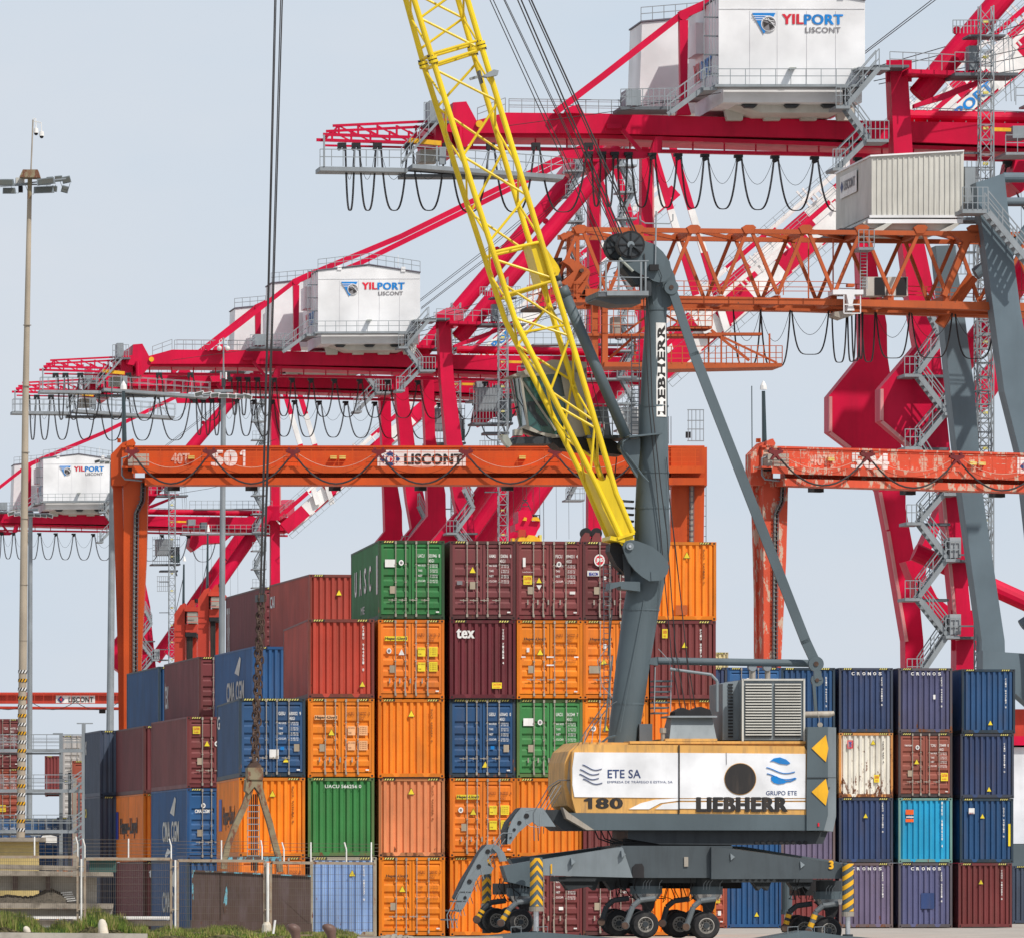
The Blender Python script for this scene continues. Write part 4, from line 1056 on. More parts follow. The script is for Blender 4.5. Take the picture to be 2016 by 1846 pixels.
# machine body
z9 = Z(1780, 2000, 2.9); z8 = Z(1240, 2037, 3.077)
nb, fb = -.95, 2.75
m = MB(); OC_ = 'body_ochre'
outl = [(1112, 1496), (1120, 1478), (1140, 1464), (1170, 1459), (1590, 1462), (1590, 1604), (1128, 1600), (1116, 1580), (1111, 1545)]
K.poly(m, [(1127, 1478), (1142, 1464), (1583, 1468), (1590, 1480), (1590, 1603), (1134, 1600), (1126, 1570), (1124, 1520)], nb, nb + .3, OC_)
K.poly(m, [(1112, 1500), (1120, 1478), (1142, 1460), (1588, 1464), (1588, 1603), (1134, 1600), (1118, 1585), (1111, 1550)], nb + .3, fb, OC_)
body = part('machine_body', m, crane)
m = MB(); W_ = 'body_white'
K.poly(m, [(1131, 1480), (1336, 1481), (1336, 1570), (1131, 1568), (1127, 1545), (1127, 1510)], nb - .03, nb, W_); part('side_panel', m, body)
m = MB(); K.poly(m, [(1338, 1481), (1586, 1483), (1586, 1570), (1338, 1570)], nb - .03, nb, W_)
K.rect(m, 1338, 1572, 1586, 1575, nb - .03, nb, W_)
K.poly(m, [(1338, 1578), (1586, 1578), (1586, 1592), (1338, 1591)], nb - .03, nb, W_)
part('side_panel', m, body)
m = MB(); K.poly(m, [(1238, 1592), (1262, 1580), (1290, 1573), (1336, 1570.5), (1336, 1575), (1300, 1580), (1278, 1592)], nb - .03, nb, W_)
K.poly(m, [(1290, 1592), (1305, 1582), (1336, 1578), (1336, 1592)], nb - .03, nb, W_)
part('white_swoosh', m, body)
m = MB(); K.disc(m, 1457.5, 1532.5, 30.5, nb - .06, nb - .02, 'txt_black', 32); K.disc(m, 1457.5, 1532.5, 31.6, nb - .045, nb - .02, 'body_ochre', 32); part('round_vent', m, body)
m = MB(); K.rect(m, 1336, 1466, 1338.4, 1600, nb - .06, nb, 'black'); K.bar(m, (1430, 1480), (1430.4, 1504), .8, nb - .05, 'txt_grey'); part('panel_joint', m, body)
m = MB(); TN = 'txt_navy'
K.text(m, 'LIEBHERR', 1371, 1568.5, 1551, 1597, nb - .042, 'txt_black', .055)
K.text(m, '80', 1173, 1570, 1226, 1591, nb - .012, 'txt_black', .055); one(K, m, 1150, 1591, 1166, 1570, nb - .012, 'txt_black')
K.text(m, 'ETE SA', 1196, 1514, 1262, 1531, nb - .04, TN, .015); K.text(m, 'EMPRESA DE TRÁFEGO E ESTIVA, SA', 1196, 1535, 1324, 1541.5, nb - .04, TN, .0)
K.text(m, 'GRUPO ETE', 1508, 1556, 1569, 1564.5, nb - .04, TN, .01)
def wave(x0, y0, L, a, w, col):
    pts = [(x0 + L * i / 12, y0 + a * (-math.cos(math.pi * i / 12 * 1.5 + .2)) + i * .45) for i in range(13)]
    K.path(m, pts, w, nb - .05, col)
for i in range(4): wave(1141 + (i % 2) * 1 + (0 if i not in (0, 3) else 6), 1508 + i * 9.2, 38, 3.6, 1.7, TN)
for i in range(2): wave(1509 + i, 1514 + i * 12, 56, 4.2, 2.0, 'txt_blue')
K.poly(m, z9((1120, 405), (1150, 380), (1200, 372), (1250, 390), (1285, 420), (1262, 432), (1200, 425), (1150, 405)), nb - .06, nb - .03, 'txt_blue')
K.poly(m, z9((1130, 530), (1170, 525), (1210, 548), (1260, 570), (1235, 585), (1190, 592), (1150, 580), (1130, 560)), nb - .06, nb - .03, 'txt_blue')
K.path(m, z9((1250, 570), (1290, 566), (1333, 545)), 2.4, nb - .05, 'txt_blue')
part('lettering', m, body)
m = MB()
K.poly(m, [(1120, 1500), (1132, 1470), (1150, 1462), (1142, 1490), (1136, 1540), (1140, 1585), (1126, 1575), (1116, 1545)], nb + .28, nb + .31, 'lock_steel'); part('corner_fairing', m, body)
m = MB()
K.poly(m, [(1112, 1599), (1588, 1603), (1588, 1634), (1168, 1633), (1150, 1630)], nb - .02, fb, G_); K.poly(m, [(1108, 1588), (1120, 1599), (1170, 1633), (1155, 1633), (1115, 1610)], nb - .05, nb + .5, 'lock_steel')
K.poly(m, [(1064, 1593), (1112, 1593), (1170, 1634), (1110, 1634), (1094, 1621)], nb + .5, fb - .3, 'dark_steel')
part('platform_frame', m, crane)
m = MB()
K.poly(m, [(1236, 1633), (1630, 1636), (1620, 1660), (1440, 1662), (1300, 1661), (1236, 1650)], nb + .3, fb - .3, 'dark_steel')
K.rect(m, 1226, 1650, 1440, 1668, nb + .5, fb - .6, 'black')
for x in (1170, 1182, 1196): K.path(m, [(x, 1632), (x + 8, 1650), (x + 36, 1660), (x + 60, 1656)], 3, nb + .4, 'black')
for i in range(9): K.disc(m, 1490 + i * 12, 1658, 4, nb + .25, nb + .3, 'black', 8)
part('slewing_ring', m, crane)
m = MB()
K.poly(m, [(1590, 1430), (1630, 1430), (1630, 1604), (1622, 1634), (1588, 1634), (1588, 1560)], nb - .1, fb + .1, G_)
K.poly(m, [(1630, 1430), (1646, 1431), (1646, 1606), (1640, 1636), (1622, 1634), (1630, 1604)], nb + .15, fb - .1, 'crane_light')
K.bar(m, (1589, 1530), (1646, 1530), 1.4, nb - .11, 'dark_steel', thick=.05); K.rect(m, 1610, 1619, 1613, 1626, nb - .14, nb - .1, 'txt_red')
cw = part('counterweight', m, crane)
for y in (1472, 1558):
    m = MB(); K.poly(m, [(1598, y), (1626, y - 26), (1626, y + 27)], nb - .13, nb - .1, 'hazard_yellow'); K.poly(m, [(1626, y - 26), (1631, y), (1626, y + 27)], nb - .125, nb - .1, 'hazard_yellow'); part('reflector', m, cw)
m = MB(); K.path(m, z9((1505, 0), (1522, 70), (1515, 100), (1540, 118)), 1.4, nb + .4, 'lock_steel'); K.disc(m, *z9(1528, 108), 5, nb + .3, nb + .4, 'lock_steel'); part('shackle', m, cw)
# plant on the roof
m = MB()
K.rect(m, 1462, 1337, 1583, 1456, nb + .3, fb - .6, 'crane_light')
K.poly(m, [(1423, 1345), (1462, 1337), (1462, 1456), (1423, 1456)], nb + 1.0, fb - .2, 'crane_light')
cool = part('cooler', m, crane)
for xa, xb in ((1468, 1519.5), (1526, 1577)):
    m = MB(); K.rect(m, xa, 1343, xb, 1450, nb + .26, nb + .3, 'dark_steel')
    for i in range(19):
        y = 1345.5 + i * 5.5; p = K.P(xa, y, nb + .2); q = K.P(xb, y, nb + .2)
        m.hexa([p, q, q + K.n * .12 + Vector((0, 0, .03)), p + K.n * .12 + Vector((0, 0, .03)), p + Vector((0, 0, -.035)), q + Vector((0, 0, -.035)), q + K.n * .12 + Vector((0, 0, .0)), p + K.n * .12], 'oc_house')
    part('louvre', m, cool)
m = MB()
for i in range(17): K.rect(m, 1434, 1345 + i * 6.4, 1443, 1348 + i * 6.4, nb + .94, nb + .99, 'black')
for x in (1462, 1583): K.bar(m, (x, 1335), (x, 1458), 3.5, nb + .28, 'oc_house', thick=.1)
K.bar(m, (1462, 1337), (1583, 1337), 3.5, nb + .28, 'oc_house', thick=.1)
part('grille', m, cool)
m = MB(); K.tube(m, (1583, 1406), (1636, 1405), 13, nb + 1, 'lock_steel', n=14); K.tube(m, (1630, 1405), (1642, 1403), 13, nb + 1, 'lock_steel', w2=9, n=14); part('exhaust_pipe', m, crane)
m = MB()
a = K.pts([(1318, 1453), (1411, 1454), (1405, 1409), (1326, 1408)], nb + .5); b = [p + K.n * 1.6 for p in a]; b[2] -= K.n * .4; b[3] -= K.n * .4; a[2] += K.n * .3; a[3] += K.n * .3
m.hexa([a[0], a[1], b[1], b[0], a[3], a[2], b[2], b[3]], 'crane_light'); K.rect(m, 1316, 1408, 1412, 1411.5, nb + .5, nb + 2, 'galv')
K.poly(m, [(1330, 1400), (1345, 1392), (1360, 1398), (1380, 1390), (1398, 1396), (1402, 1408), (1328, 1408)], nb + .8, nb + 1.8, 'black')
K.rect(m, 1310, 1453, 1412, 1459, nb + .2, fb - .5, 'body_ochre'); K.rect(m, 1240, 1458, 1586, 1463, nb + .2, fb - .2, 'body_ochre')
part('winch_housing', m, crane)
m = MB(); K.tube(m, (1305, 1458), (1305, 1437), 8, nb + .5, 'lock_steel'); K.tube(m, (1305, 1442), (1305, 1432), 13, nb + .5, 'lock_steel'); K.rect(m, 1259, 1424, 1284, 1460, nb + 1.4, nb + 2.2, 'galv_dark'); part('air_intake', m, crane)
m = MB()
for d in (nb + .2,):
    K.path(m, [(1140, 1462), (1152, 1440), (1190, 1385), (1205, 1372)], 2.4, d, 'galv_dark'); K.path(m, [(1150, 1462), (1160, 1440), (1200, 1388), (1215, 1380)], 2.4, d + .5, 'galv_dark')
    for x in (1150, 1165, 1180): K.bar(m, (x, 1462), (x + 4, 1440 - (x - 1150) * 1.2), 1.5, d, GV)
    K.path(m, [(1184, 1462), (1196, 1452), (1212, 1448)], 5, d + .3, G_)
part('roof_railing', m, crane)
# undercarriage
m = MB(); L_ = 'crane_grey'
n0, n1 = -1.7, -.1
K.poly(m, z8((880, 1168), (1560, 1058), (1575, 1065), (1660, 1322), (885, 1302)), n0, n0 + .9, 'crane_light')
K.poly(m, [(990, 1704), (1068, 1690), (1068, 1722), (1056, 1748), (1000, 1735)], n0 + .4, n0 + 1.2, G_)
K.poly(m, [(1004, 1690), (1210, 1663), (1226, 1690), (1010, 1700)], 2.6, 3.4, G_)
K.poly(m, z9((640, 1105), (660, 1100), (1705, 1240), (1705, 1362), (640, 1365)), n0 - .1, n0 + .8, 'dark_steel2')
K.poly(m, z9((640, 1090), (900, 1100), (1660, 1222), (1705, 1240)), 2.6, 3.4, G_)
part('support_beam', m, crane)
m = MB()
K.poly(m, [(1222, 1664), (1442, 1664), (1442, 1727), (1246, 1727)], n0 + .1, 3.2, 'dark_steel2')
for x in (1259, 1428): K.poly(m, [(x - 14, 1727), (x - 14, 1706), (x - 8, 1700), (x + 5, 1699), (x + 9, 1706), (x + 9, 1727)], n0 + .06, n0 + .1, 'black')
K.rect(m, 1347, 1686, 1355, 1705, n0 + .05, n0 + .1, 'lock_steel')
K.rect(m, 1100, 1724, 1250, 1734, .2, 2.0, 'dark_steel'); K.rect(m, 1250, 1727, 1440, 1737, -.8, 2.6, 'dark_steel'); K.rect(m, 1440, 1729, 1600, 1736, .2, 2.0, 'dark_steel')
for x0_, x1_ in ((1105, 1180), (1190, 1240), (1480, 1520), (1550, 1600)): K.poly(m, [(x0_, 1732), (x1_, 1732), (x1_ - 8, 1752), (x1_ - 18, 1744), (x0_ + 14, 1752)], .3, .9, 'dark_steel')
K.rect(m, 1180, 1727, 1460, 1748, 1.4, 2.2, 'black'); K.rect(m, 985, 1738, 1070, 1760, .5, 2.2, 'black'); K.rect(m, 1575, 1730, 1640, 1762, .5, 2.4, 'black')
part('chassis', m, crane)
m = MB(); rq = random.Random(5)
for cx_ in (1000, 1235, 1345, 1590, 1290):
    for i in range(9):
        x = cx_ + rq.uniform(-26, 26); K.path(m, [(x, 1728), (x + rq.uniform(-6, 6), 1745), (x + rq.uniform(-14, 14), 1760 + rq.uniform(0, 16)), (x + rq.uniform(-16, 16), 1768)], rq.uniform(1.2, 2.6), rq.uniform(-1.2, 1.4), 'black')
part('hose', m, crane)
m = MB()
K.text(m, '1', 1084, 1700, 1087, 1719, n0 - .04, 'hazard_yellow', .04); K.text(m, '3', 1632, 1693, 1641, 1710, n0 - .14, 'hazard_yellow', .06)
part('number', m, crane)
for x, y in (z8(1140, 1180), z8(1575, 1115), z9(808, 1180), z9(1378, 1245)):
    m = MB(); K.poly(m, [(x - 3, y - 6), (x + 6, y + 1), (x - 2, y + 8)], n0 - .16, n0 + .05, 'crane_light'); part('lifting_eye', m, crane)
# outriggers
def outrigger(x, y0, y1, yb, d, w, seen, inner=False):
    m = MB(); K.tube(m, (x, y0), (x, y1), w, d, G_, n=18); ok = part('outrigger', m, crane)
    if seen:
        m = MB(); r = K.px(w) / 2 + .012
        for k in range(9):
            yy = y0 - 4 + k * 19.0
            for side in (-1, 1):
                vs = []
                for i in range(7):
                    t = i / 6 * .96 * side; ys_ = yy + abs(t) * w * .5 * 1.25 if seen == 1 else yy + (t + 1) * -w * .35 + 12
                    for q in (0, 9.5):
                        yq = max(y0 + 1, min(y1 - 1, ys_ + q)); c = K.P(x, yq, d)
                        vs.append(c + K.u * (r * t) - K.n * (r * math.sqrt(1 - t * t)))
                m.add(vs, [(2 * i, 2 * i + 1, 2 * i + 3, 2 * i + 2) for i in range(6)], 'hazard_yellow')
        part('hazard_stripe', m, ok)
    m = MB(); K.tube(m, (x, y1), (x, y1 + 9), w + 3, d, 'lock_steel' if seen else G_, n=18); part('collar', m, ok)
    m = MB(); K.tube(m, (x, y1 + 9), (x, yb), w * .45, d, 'chrome', n=14); part('piston_rod', m, ok)
    m = MB(); K.tube(m, (x, yb - 4), (x, yb + 4), w * .95, d, 'dark_steel', n=14); part('foot', m, ok)
outrigger(1055.5, 1687, 1784, 1836, n0 - .35, 25, 1); outrigger(1669, 1698, 1794, 1842, n0 - .35, 22, 2)
outrigger(958, 1690, 1778, 1832, 5.6, 19, 1); outrigger(1549, 1728, 1790, 1830, 5.6, 22, 0)
# ground pads
for pts, d in (([(880, 1850), (1043, 1834), (1068, 1834), (1280, 1850), (1280, 1853), (880, 1853)], n0 - 1.2), ([(1480, 1850), (1588, 1831), (1660, 1841), (1690, 1843), (1760, 1850), (1760, 1853), (1480, 1853)], n0 - 1.2)):
    m = MB(); K.poly(m, pts, d, d + 1.9, 'crane_grey')
    x = pts[1][0] - 25; y = 1836
    for xx in (x - 12, x + 40): K.path(m, [(xx, y + 2), (xx, y - 12), (xx + 20, y - 13), (xx + 20, y + 3)], 1.8, d + .2, 'galv')
    part('support_pad', m, crane)
# wheels
def wheel(x, y, r, d, w=.62):
    m = MB(); n = 26
    prof = [(.52, .0), (.60, -.03), (.86, -.02), (.97, .04), (1.0, .14), (1.0, w - .14), (.97, w - .04), (.86, w + .02), (.6, w)]
    c = K.P(x, y, d); vs = []
    for (k, q) in prof:
        for j in range(n):
            t = 2 * math.pi * j / n
            vs.append(c + K.u * (K.px(r) * k * math.cos(t)) + Vector((0, 0, K.px(r) * k * math.sin(t))) + K.n * q)
    fs = [(i * n + j, i * n + (j + 1) % n, (i + 1) * n + (j + 1) % n, (i + 1) * n + j) for i in range(len(prof) - 1) for j in range(n)]
    m.add(vs, fs, 'tyre'); ty = part('wheel', m, crane)
    m = MB(); K.disc(m, x, y, r * .54, d + .10, d + .2, 'rim', 24)
    vs = []
    for k, q in ((.56, -.02), (.50, -.03), (.46, .10)):
        for j in range(n):
            t = 2 * math.pi * j / n; vs.append(c + K.u * (K.px(r) * k * math.cos(t)) + Vector((0, 0, K.px(r) * k * math.sin(t))) + K.n * q)
    m.add(vs, [(i * n + j, i * n + (j + 1) % n, (i + 1) * n + (j + 1) % n, (i + 1) * n + j) for i in range(2) for j in range(n)], 'rim')
    K.disc(m, x, y, r * .2, d - .02, d + .12, 'dark_steel', 14)
    for i in range(10):
        t = i * .628; K.disc(m, x + r * .34 * math.cos(t), y + r * .34 * math.sin(t), r * .055, d + .06, d + .11, 'black', 6)
    part('rim', m, ty)
WH = [(1026, 1814, 25.5), (1271, 1819, 27.5), (1391, 1821.5, 28), (1632, 1831, 27)]
for i, (x, y, r) in enumerate(WH):
    wheel(x, y, r, -1.5); wheel(x - (48 if i in (0, 3) else 52), y - 3, r * .97, -.1 if i != 9 else 0); wheel(x - 60, y - 6, r * .95, 2.0); wheel(x - 20, y - 6, r * .95, 3.6)
for i, (bx, by) in enumerate((z8(710, 1450), z8(1775, 1430), z9(600, 1460), z9(1600, 1500))):
    m = MB(); r = 34
    c = K.P(bx, by, -.6)
    m.tube(c + Vector((0, 0, -.12)), c + Vector((0, 0, .14)), K.px(32), 'crane_grey', n=20); m.tube(c + Vector((0, 0, -.3)), c + Vector((0, 0, -.12)), K.px(24), 'chrome', r2=K.px(30), n=20); m.tube(c + Vector((0, 0, .14)), c + Vector((0, 0, .5)), K.px(26), 'dark_steel', n=16)
    for q in (-6, 0, 6, 26): K.path(m, [(bx + q, by - 2), (bx + q + 1, by - 14), (bx + q + 6, by - 20)], 1.2, -1.2, 'galv')
    x, y, r0 = WH[i]
    part('wheel_bogie', m, crane)
    for (ox, d, M) in ((0, -1.75, 'arm_grey') if MATS.get('arm_grey') or paint('arm_grey', (0.13, 0.15, 0.16), rough=.5, dirt=.5, scale=2, streak=False, dcol=(.04, .04, .045)) else None, (-52, -.5, 'dark_steel')):
        m = MB(); hx, hy = x - 40 + ox * .9, y + (2 if ox == 0 else -5)
        q = [(bx + ox + 18, by + 16), (bx + ox - 12, by + 20), (bx + ox - 26, by + 32), (hx, hy)]
        for a, b in zip(q, q[1:]): K.tube(m, a, b, 11, d, M, n=10)
        m.sphere(K.P(hx, hy, d), K.px(8.5), M); K.disc(m, hx, hy, 7, d - .15, d, 'rust_dark', 12)
        arm = part('axle_arm', m, crane)
        if i in (0, 3):
            m = MB()
            for f in (.15, .55): 
                a, b = q[2], q[3]
                K.tube(m, (a[0] + (b[0] - a[0]) * f, a[1] + (b[1] - a[1]) * f), (a[0] + (b[0] - a[0]) * (f + .22), a[1] + (b[1] - a[1]) * (f + .22)), 12, d, 'hazard_yellow', n=10)
            part('hazard_stripe', m, arm)
    m = MB(); K.poly(m, [(bx - 30, by + 12), (bx + 20, by + 12), (bx + 16, by + 34), (x + 6, y - 18), (x - 4, y - 18), (bx - 6, by + 30)], -.7, -.5, 'black'); K.path(m, [(bx - 6, by + 20), (bx + 4, by + 36), (bx + 16, by + 44)], 1.3, -1.2, 'black'); part('suspension', m, crane)
# boarding stairs
zs = Z(1280, 2250, 4.769)
def holes_plate(m, outline, d0, d1, mat): K.poly(m, outline, d0, d1, mat)
m = MB()
holes_plate(m, zs((890, 95), (1180, 100), (1350, 350), (1110, 345), (1040, 285), (960, 335), (850, 430), (770, 540), (745, 585), (700, 580), (710, 400), (760, 270), (810, 190)), nb + .2, nb + .32, 'crane_light')
K.poly(m, zs((660, 400), (710, 400), (730, 300), (890, 95), (850, 110), (700, 290)), nb + .35, nb + 1.1, 'dark_steel'); K.poly(m, zs((660, 400), (705, 400), (705, 590), (665, 590)), nb + .3, nb + 1.1, 'dark_steel')
for x, y, r in ((960, 205, 5), (865, 297, 4), (795, 390, 3), (745, 495, 2)): K.disc(m, *zs(x, y), r, nb + .17, nb + .2, 'black', 12)
part('upper_stair', m, crane)
m = MB()
holes_plate(m, zs((430, 590), (530, 585), (560, 640), (560, 700), (480, 720), (430, 790), (440, 870), (520, 900), (480, 980), (330, 1000), (270, 1090), (220, 1250), (120, 1430), (60, 1500), (0, 1480), (0, 1420), (30, 1300), (100, 1130), (160, 1010), (330, 700)), nb + .2, nb + .32, 'crane_light')
K.poly(m, zs((0, 1300), (100, 1080), (330, 700), (400, 600), (430, 590), (340, 720), (120, 1100), (20, 1330)), nb + .35, nb + 1.1, 'dark_steel')
K.poly(m, zs((560, 590), (660, 700), (700, 810), (600, 820), (560, 700), (500, 640)), nb + .1, nb + .2, 'crane_light')
for x, y, r in ((440, 683, 4.5), (320, 883, 4.5), (195, 1085, 4.5), (135, 1300, 3)): K.disc(m, *zs(x, y), r, nb + .17, nb + .2, 'black', 12)
for i in range(4): K.rect(m, 875 + i * 9, 1834 - i * 18 - 26, 900 + i * 9, 1837 - i * 18 - 26, nb + .2, nb + 1.1, 'galv_dark')
part('lower_stair', m, crane)
m = MB()
for d in (nb + .2, nb + 1.1):
    o = 0 if d < 0 else 8
    K.path(m, [(882 + o, 1826), (880 + o, 1800), (905 + o, 1752), (985, 1643 + o), (990, 1639), (1008, 1639), (1008, 1650)], 1.9, d, GV); K.path(m, [(890 + o, 1826), (895 + o, 1800), (930 + o, 1740), (995, 1650 + o)], 1.3, d, GV)
    for i in range(7): K.bar(m, (885 + o + i * 15, 1800 - i * 24), (893 + o + i * 15, 1826 - i * 24), 1.3, d, GV)
    K.path(m, [(1052 + o, 1654), (1050 + o, 1600), (1080 + o, 1548), (1100 + o, 1535), (1158, 1535)], 2.2, d, 'galv_dark'); K.path(m, [(1062 + o, 1640), (1064 + o, 1600), (1096 + o, 1545)], 1.6, d, GV); K.path(m, [(1070 + o, 1600), (1105 + o, 1545)], 1.2, d, GV)
    for x in (1133, 1143, 1150): K.bar(m, (x + o * .3, 1593), (x + o * .3, 1535), 2.2, d, GV)
    K.path(m, [(1062, 1640), (1062, 1628), (1044, 1626), (1036, 1620), (1036, 1596), (1056, 1591)], 1.6, d, GV)
part('stair_railing', m, crane)
# ------------------------------------------------------------ red ship to shore cranes
S = PL(1415, 440.0, 7.8)
def F2(x, y): return (1415 + (x - 626) / .693, 1750 - (1750 - y) / .693)
def F3(x, y): return (1415 + (x - 85) / .483, 1750 - (1750 - y) / .483)
SB = S.P(1415, 1846, 0); SB.z = 0
def rr_(m, a, b, d, h=30, mat='galv', step=24, w=1.6, d2=None):
    # railing traced along a-b on plane d; h in picture units
    ax, ay = a; bx, by = b; L = math.hypot(bx - ax, by - ay); n_ = max(1, round(L / step))
    for f in (1, .55): S.bar(m, (ax, ay - h * f), (bx, by - h * f), w, d, mat, d2=d2)
    for i in range(n_ + 1):
        t = i / n_; x, y = ax + (bx - ax) * t, ay + (by - ay) * t
        dd = d if d2 is None else d + (d2 - d) * t
        m.bar(S.P(x, y, dd), S.P(x, y - h, dd), S.px(w), S.px(w), mat)
def flight(m, a, b, d, pl=S, w=1.0, mat='galv'):
    p, q = pl.P(*a, d), pl.P(*b, d)
    if p.z > q.z: p, q = q, p
    stair(m, p, q, pl.n, mat, w=w, r=.035)
def sts():
    t = thing('container_crane', '', 'crane', SB, 0, 'red ship to shore container cranes')
    RD = 'red'
    m = MB()
    S.poly(m, [(918, 243), (995, 222), (1190, 224), (1610, 236), (2372, 250), (2372, 303), (1610, 272), (1190, 263), (918, 262)], 5, 10, RD)
    S.poly(m, [(918, 262), (1190, 265), (2372, 305), (2372, 312), (1190, 273), (918, 270)], 5.4, 9.6, RD)
    part('girder', m, t)
    m = MB()
    S.poly(m, [(905, 287), (1610, 300), (2372, 322), (2372, 329), (1610, 307), (905, 293)], 6.0, 6.5, RD)
    for x in range(930, 2360, 62): S.bar(m, (x, 268 + (x - 930) * .03), (x, 289 + (x - 930) * .024), 3, 6.2, RD)
    S.poly(m, [(1105, 297), (1170, 292), (1280, 300), (1290, 270), (1305, 268), (1300, 300), (1270, 312), (1110, 312)], 4.0, 4.6, RD)
    S.bar(m, (1225, 256), (1262, 300), 8, 4.2, RD); S.rect(m, 1195, 244, 1224, 253, 4.6, 5, RD)
    part('trolley_rail', m, t)
    m = MB()   # end truss
    for T in (S, Far(S, 1.0)):
        d = 2.2; T.bar(m, (652, 266), (667, 246), 4, d, RD); T.bar(m, (655, 248), (870, 238), 5, d, RD); T.bar(m, (636, 265), (880, 273), 6, d, RD); T.bar(m, (650, 276), (900, 282), 4, d, RD)
        for i in range(6):
            x = 667 + i * 38; T.bar(m, (x, 247), (x, 268), 4, d, RD); T.bar(m, (x, 248), (x + 38, 268), 3, d, RD)
    for x in (640, 740, 840): m.bar(S.P(x, 268, 2.2), S.P(x, 268, 7.8), .15, .15, RD)
    part('end_truss', m, t)
    m = MB()
    S.poly(m, [(892, 202), (918, 200), (932, 226), (942, 245), (942, 260), (918, 290), (905, 288), (896, 262), (872, 258), (872, 236), (890, 232)], .6, 9, RD)
    S.rect(m, 858, 234, 890, 290, 1, 9, RD); S.tube(m, (905, 250), (905, 292), 12, .4, RD)
    S.disc(m, 944, 244, 7, .4, 1.2, 'hazard_yellow', 14)
    part('end_frame', m, t)
    m = MB()
    S.poly(m, [(630, 328), (803, 331), (803, 339), (630, 336)], -1, 1.2, 'galv'); S.poly(m, [(812, 323), (1113, 345), (1108, 353), (812, 331)], -1.5, .8, 'galv'); S.poly(m, [(630, 333), (803, 336), (803, 339), (630, 337)], 2.5, 4.5, 'galv_dark')
    S.rect(m, 790, 343, 1000, 349, 0, 1.6, 'galv_dark')
    rr_(m, (630, 327), (812, 329), -1, 33); rr_(m, (630, 327), (812, 329), 1.2, 33, w=1.2); rr_(m, (812, 322), (1110, 344), -1.5, 34); rr_(m, (812, 322), (1110, 344), .8, 34, w=1.2)
    for x, y in ((638, 266), (860, 288)): S.bar(m, (x, y), (x, 328), 3.5, -1, 'galv')
    S.bar(m, (871, 290), (871, 324), 13, -1, 'galv'); S.bar(m, (790, 322), (862, 240), 5, -.5, 'galv'); rr_(m, (790, 322), (862, 240), -.6, 30, step=26)
    S.rect(m, 846, 198, 864, 238, 1, 3, 'galv'); rr_(m, (835, 238), (880, 238), 0, 36, step=8); S.rect(m, 844, 238, 885, 243, 0, 3, 'galv_dark')
    S.rect(m, 828, 294, 864, 318, .5, 2.5, 'cab_beige'); S.bar(m, (805, 277), (868, 283), 9, 0, 'hazard_yellow', thick=.4)
    part('maintenance_platform', m, t)
    m = MB()
    rr_(m, (940, 240), (995, 220), 5.1, 27); rr_(m, (1002, 222), (1330, 226), 5.1, 27, step=26); rr_(m, (1002, 226), (1330, 230), 9.8, 27, step=26, w=1.1)
    rr_(m, (1800, 240), (2360, 262), 7.8, 28, step=26)
    part('girder_railing', m, t)
    # machinery house
    m = MB(); H = 'house_white'
    S.poly(m, [(1415, 167), (1703, 167), (1703, 2), (1559, -20), (1415, -5)], 0, 10.5, H)
    house = part('machinery_house', m, t)
    m = MB(); S.rect(m, 1424, 170, 1697, 202, .2, 10, H); 
    a = S.pts([(1424, 202), (1697, 202), (1680, 236), (1500, 232)], .3); part('base', m, house)
    m = MB()
    for x in (1442, 1516, 1588, 1660): S.poly(m, [(x - 18, 202), (x + 26, 202), (x + 20, 237), (x - 10, 237)], 4.3, 4.9, 'oc_house'); 
    for x in (1442, 1588): S.poly(m, [(x - 18, 202), (x + 26, 202), (x + 20, 240), (x - 10, 240)], 8.5, 9.2, 'oc_house')
    S.poly(m, [(1437, 203), (1690, 205), (1650, 222), (1500, 222)], 1.5, 8, 'oc_house')
    for x in (1462, 1545, 1618): S.poly(m, [(x, 206), (x + 30, 206), (x + 24, 212), (x + 6, 212)], .9, 1.45, 'dark_steel')  # dark patches paint the shaded openings in the underside
    part('support', m, house)
    m = MB()
    for y in (17.5,): S.rect(m, 1416, y, 1702, y + 1, -.03, 0, 'txt_grey2')
    for x in (1476, 1530, 1588, 1645): S.rect(m, x, 22, x + .7, 166, -.02, 0, 'txt_grey2')
    part('wall_seam', m, house)
    m = MB(); S.poly(m, [(1413, -6), (1559, -22), (1705, 1), (1705, -2), (1559, -25), (1413, -9)], -.1, 10.6, 'purple_grey'); part('roof', m, house)
    m = MB(); S.rect(m, 1470, -20, 1482, -8, -.1, .2, H); S.rect(m, 1650, -16, 1662, -2, -.1, .2, H); S.bar(m, (1640, -10), (1640, -48), 1.6, .5, H); S.rect(m, 1555, 133, 1568, 136, -.6, 0, 'lamp_glass'); S.rect(m, 1682, 134, 1694, 137, -.6, 0, 'lamp_glass'); part('roof_fitting', m, house)
    m = MB(); rr_(m, (1415, -8), (1559, -24), 0, 30, step=26); rr_(m, (1559, -24), (1703, -1), 0, 30, step=26); part('roof_railing', m, house)
    m = MB()
    S.poly(m, [(1481, 26), (1527, 26), (1504, 67)], -.08, -.03, 'txt_blue')
    for i, y in enumerate((31, 35, 39)): S.poly(m, [(1481 + i * 3, y), (1516 - i * 5, y), (1516 - i * 5, y + 1.2), (1482 + i * 3, y + 1.2)], -.1, -.08, H)
    S.disc(m, 1514, 47, 15.5, -.1, -.08, H, 20); S.disc(m, 1514, 47, 13.6, -.12, -.1, 'txt_grey', 20)
    for a in (.4, 2.5, 4.6): S.poly(m, [(1514, 47), (1514 + 12 * math.cos(a), 47 + 12 * math.sin(a)), (1514 + 12 * math.cos(a + 1), 47 + 12 * math.sin(a + 1))], -.14, -.12, 'txt_black')
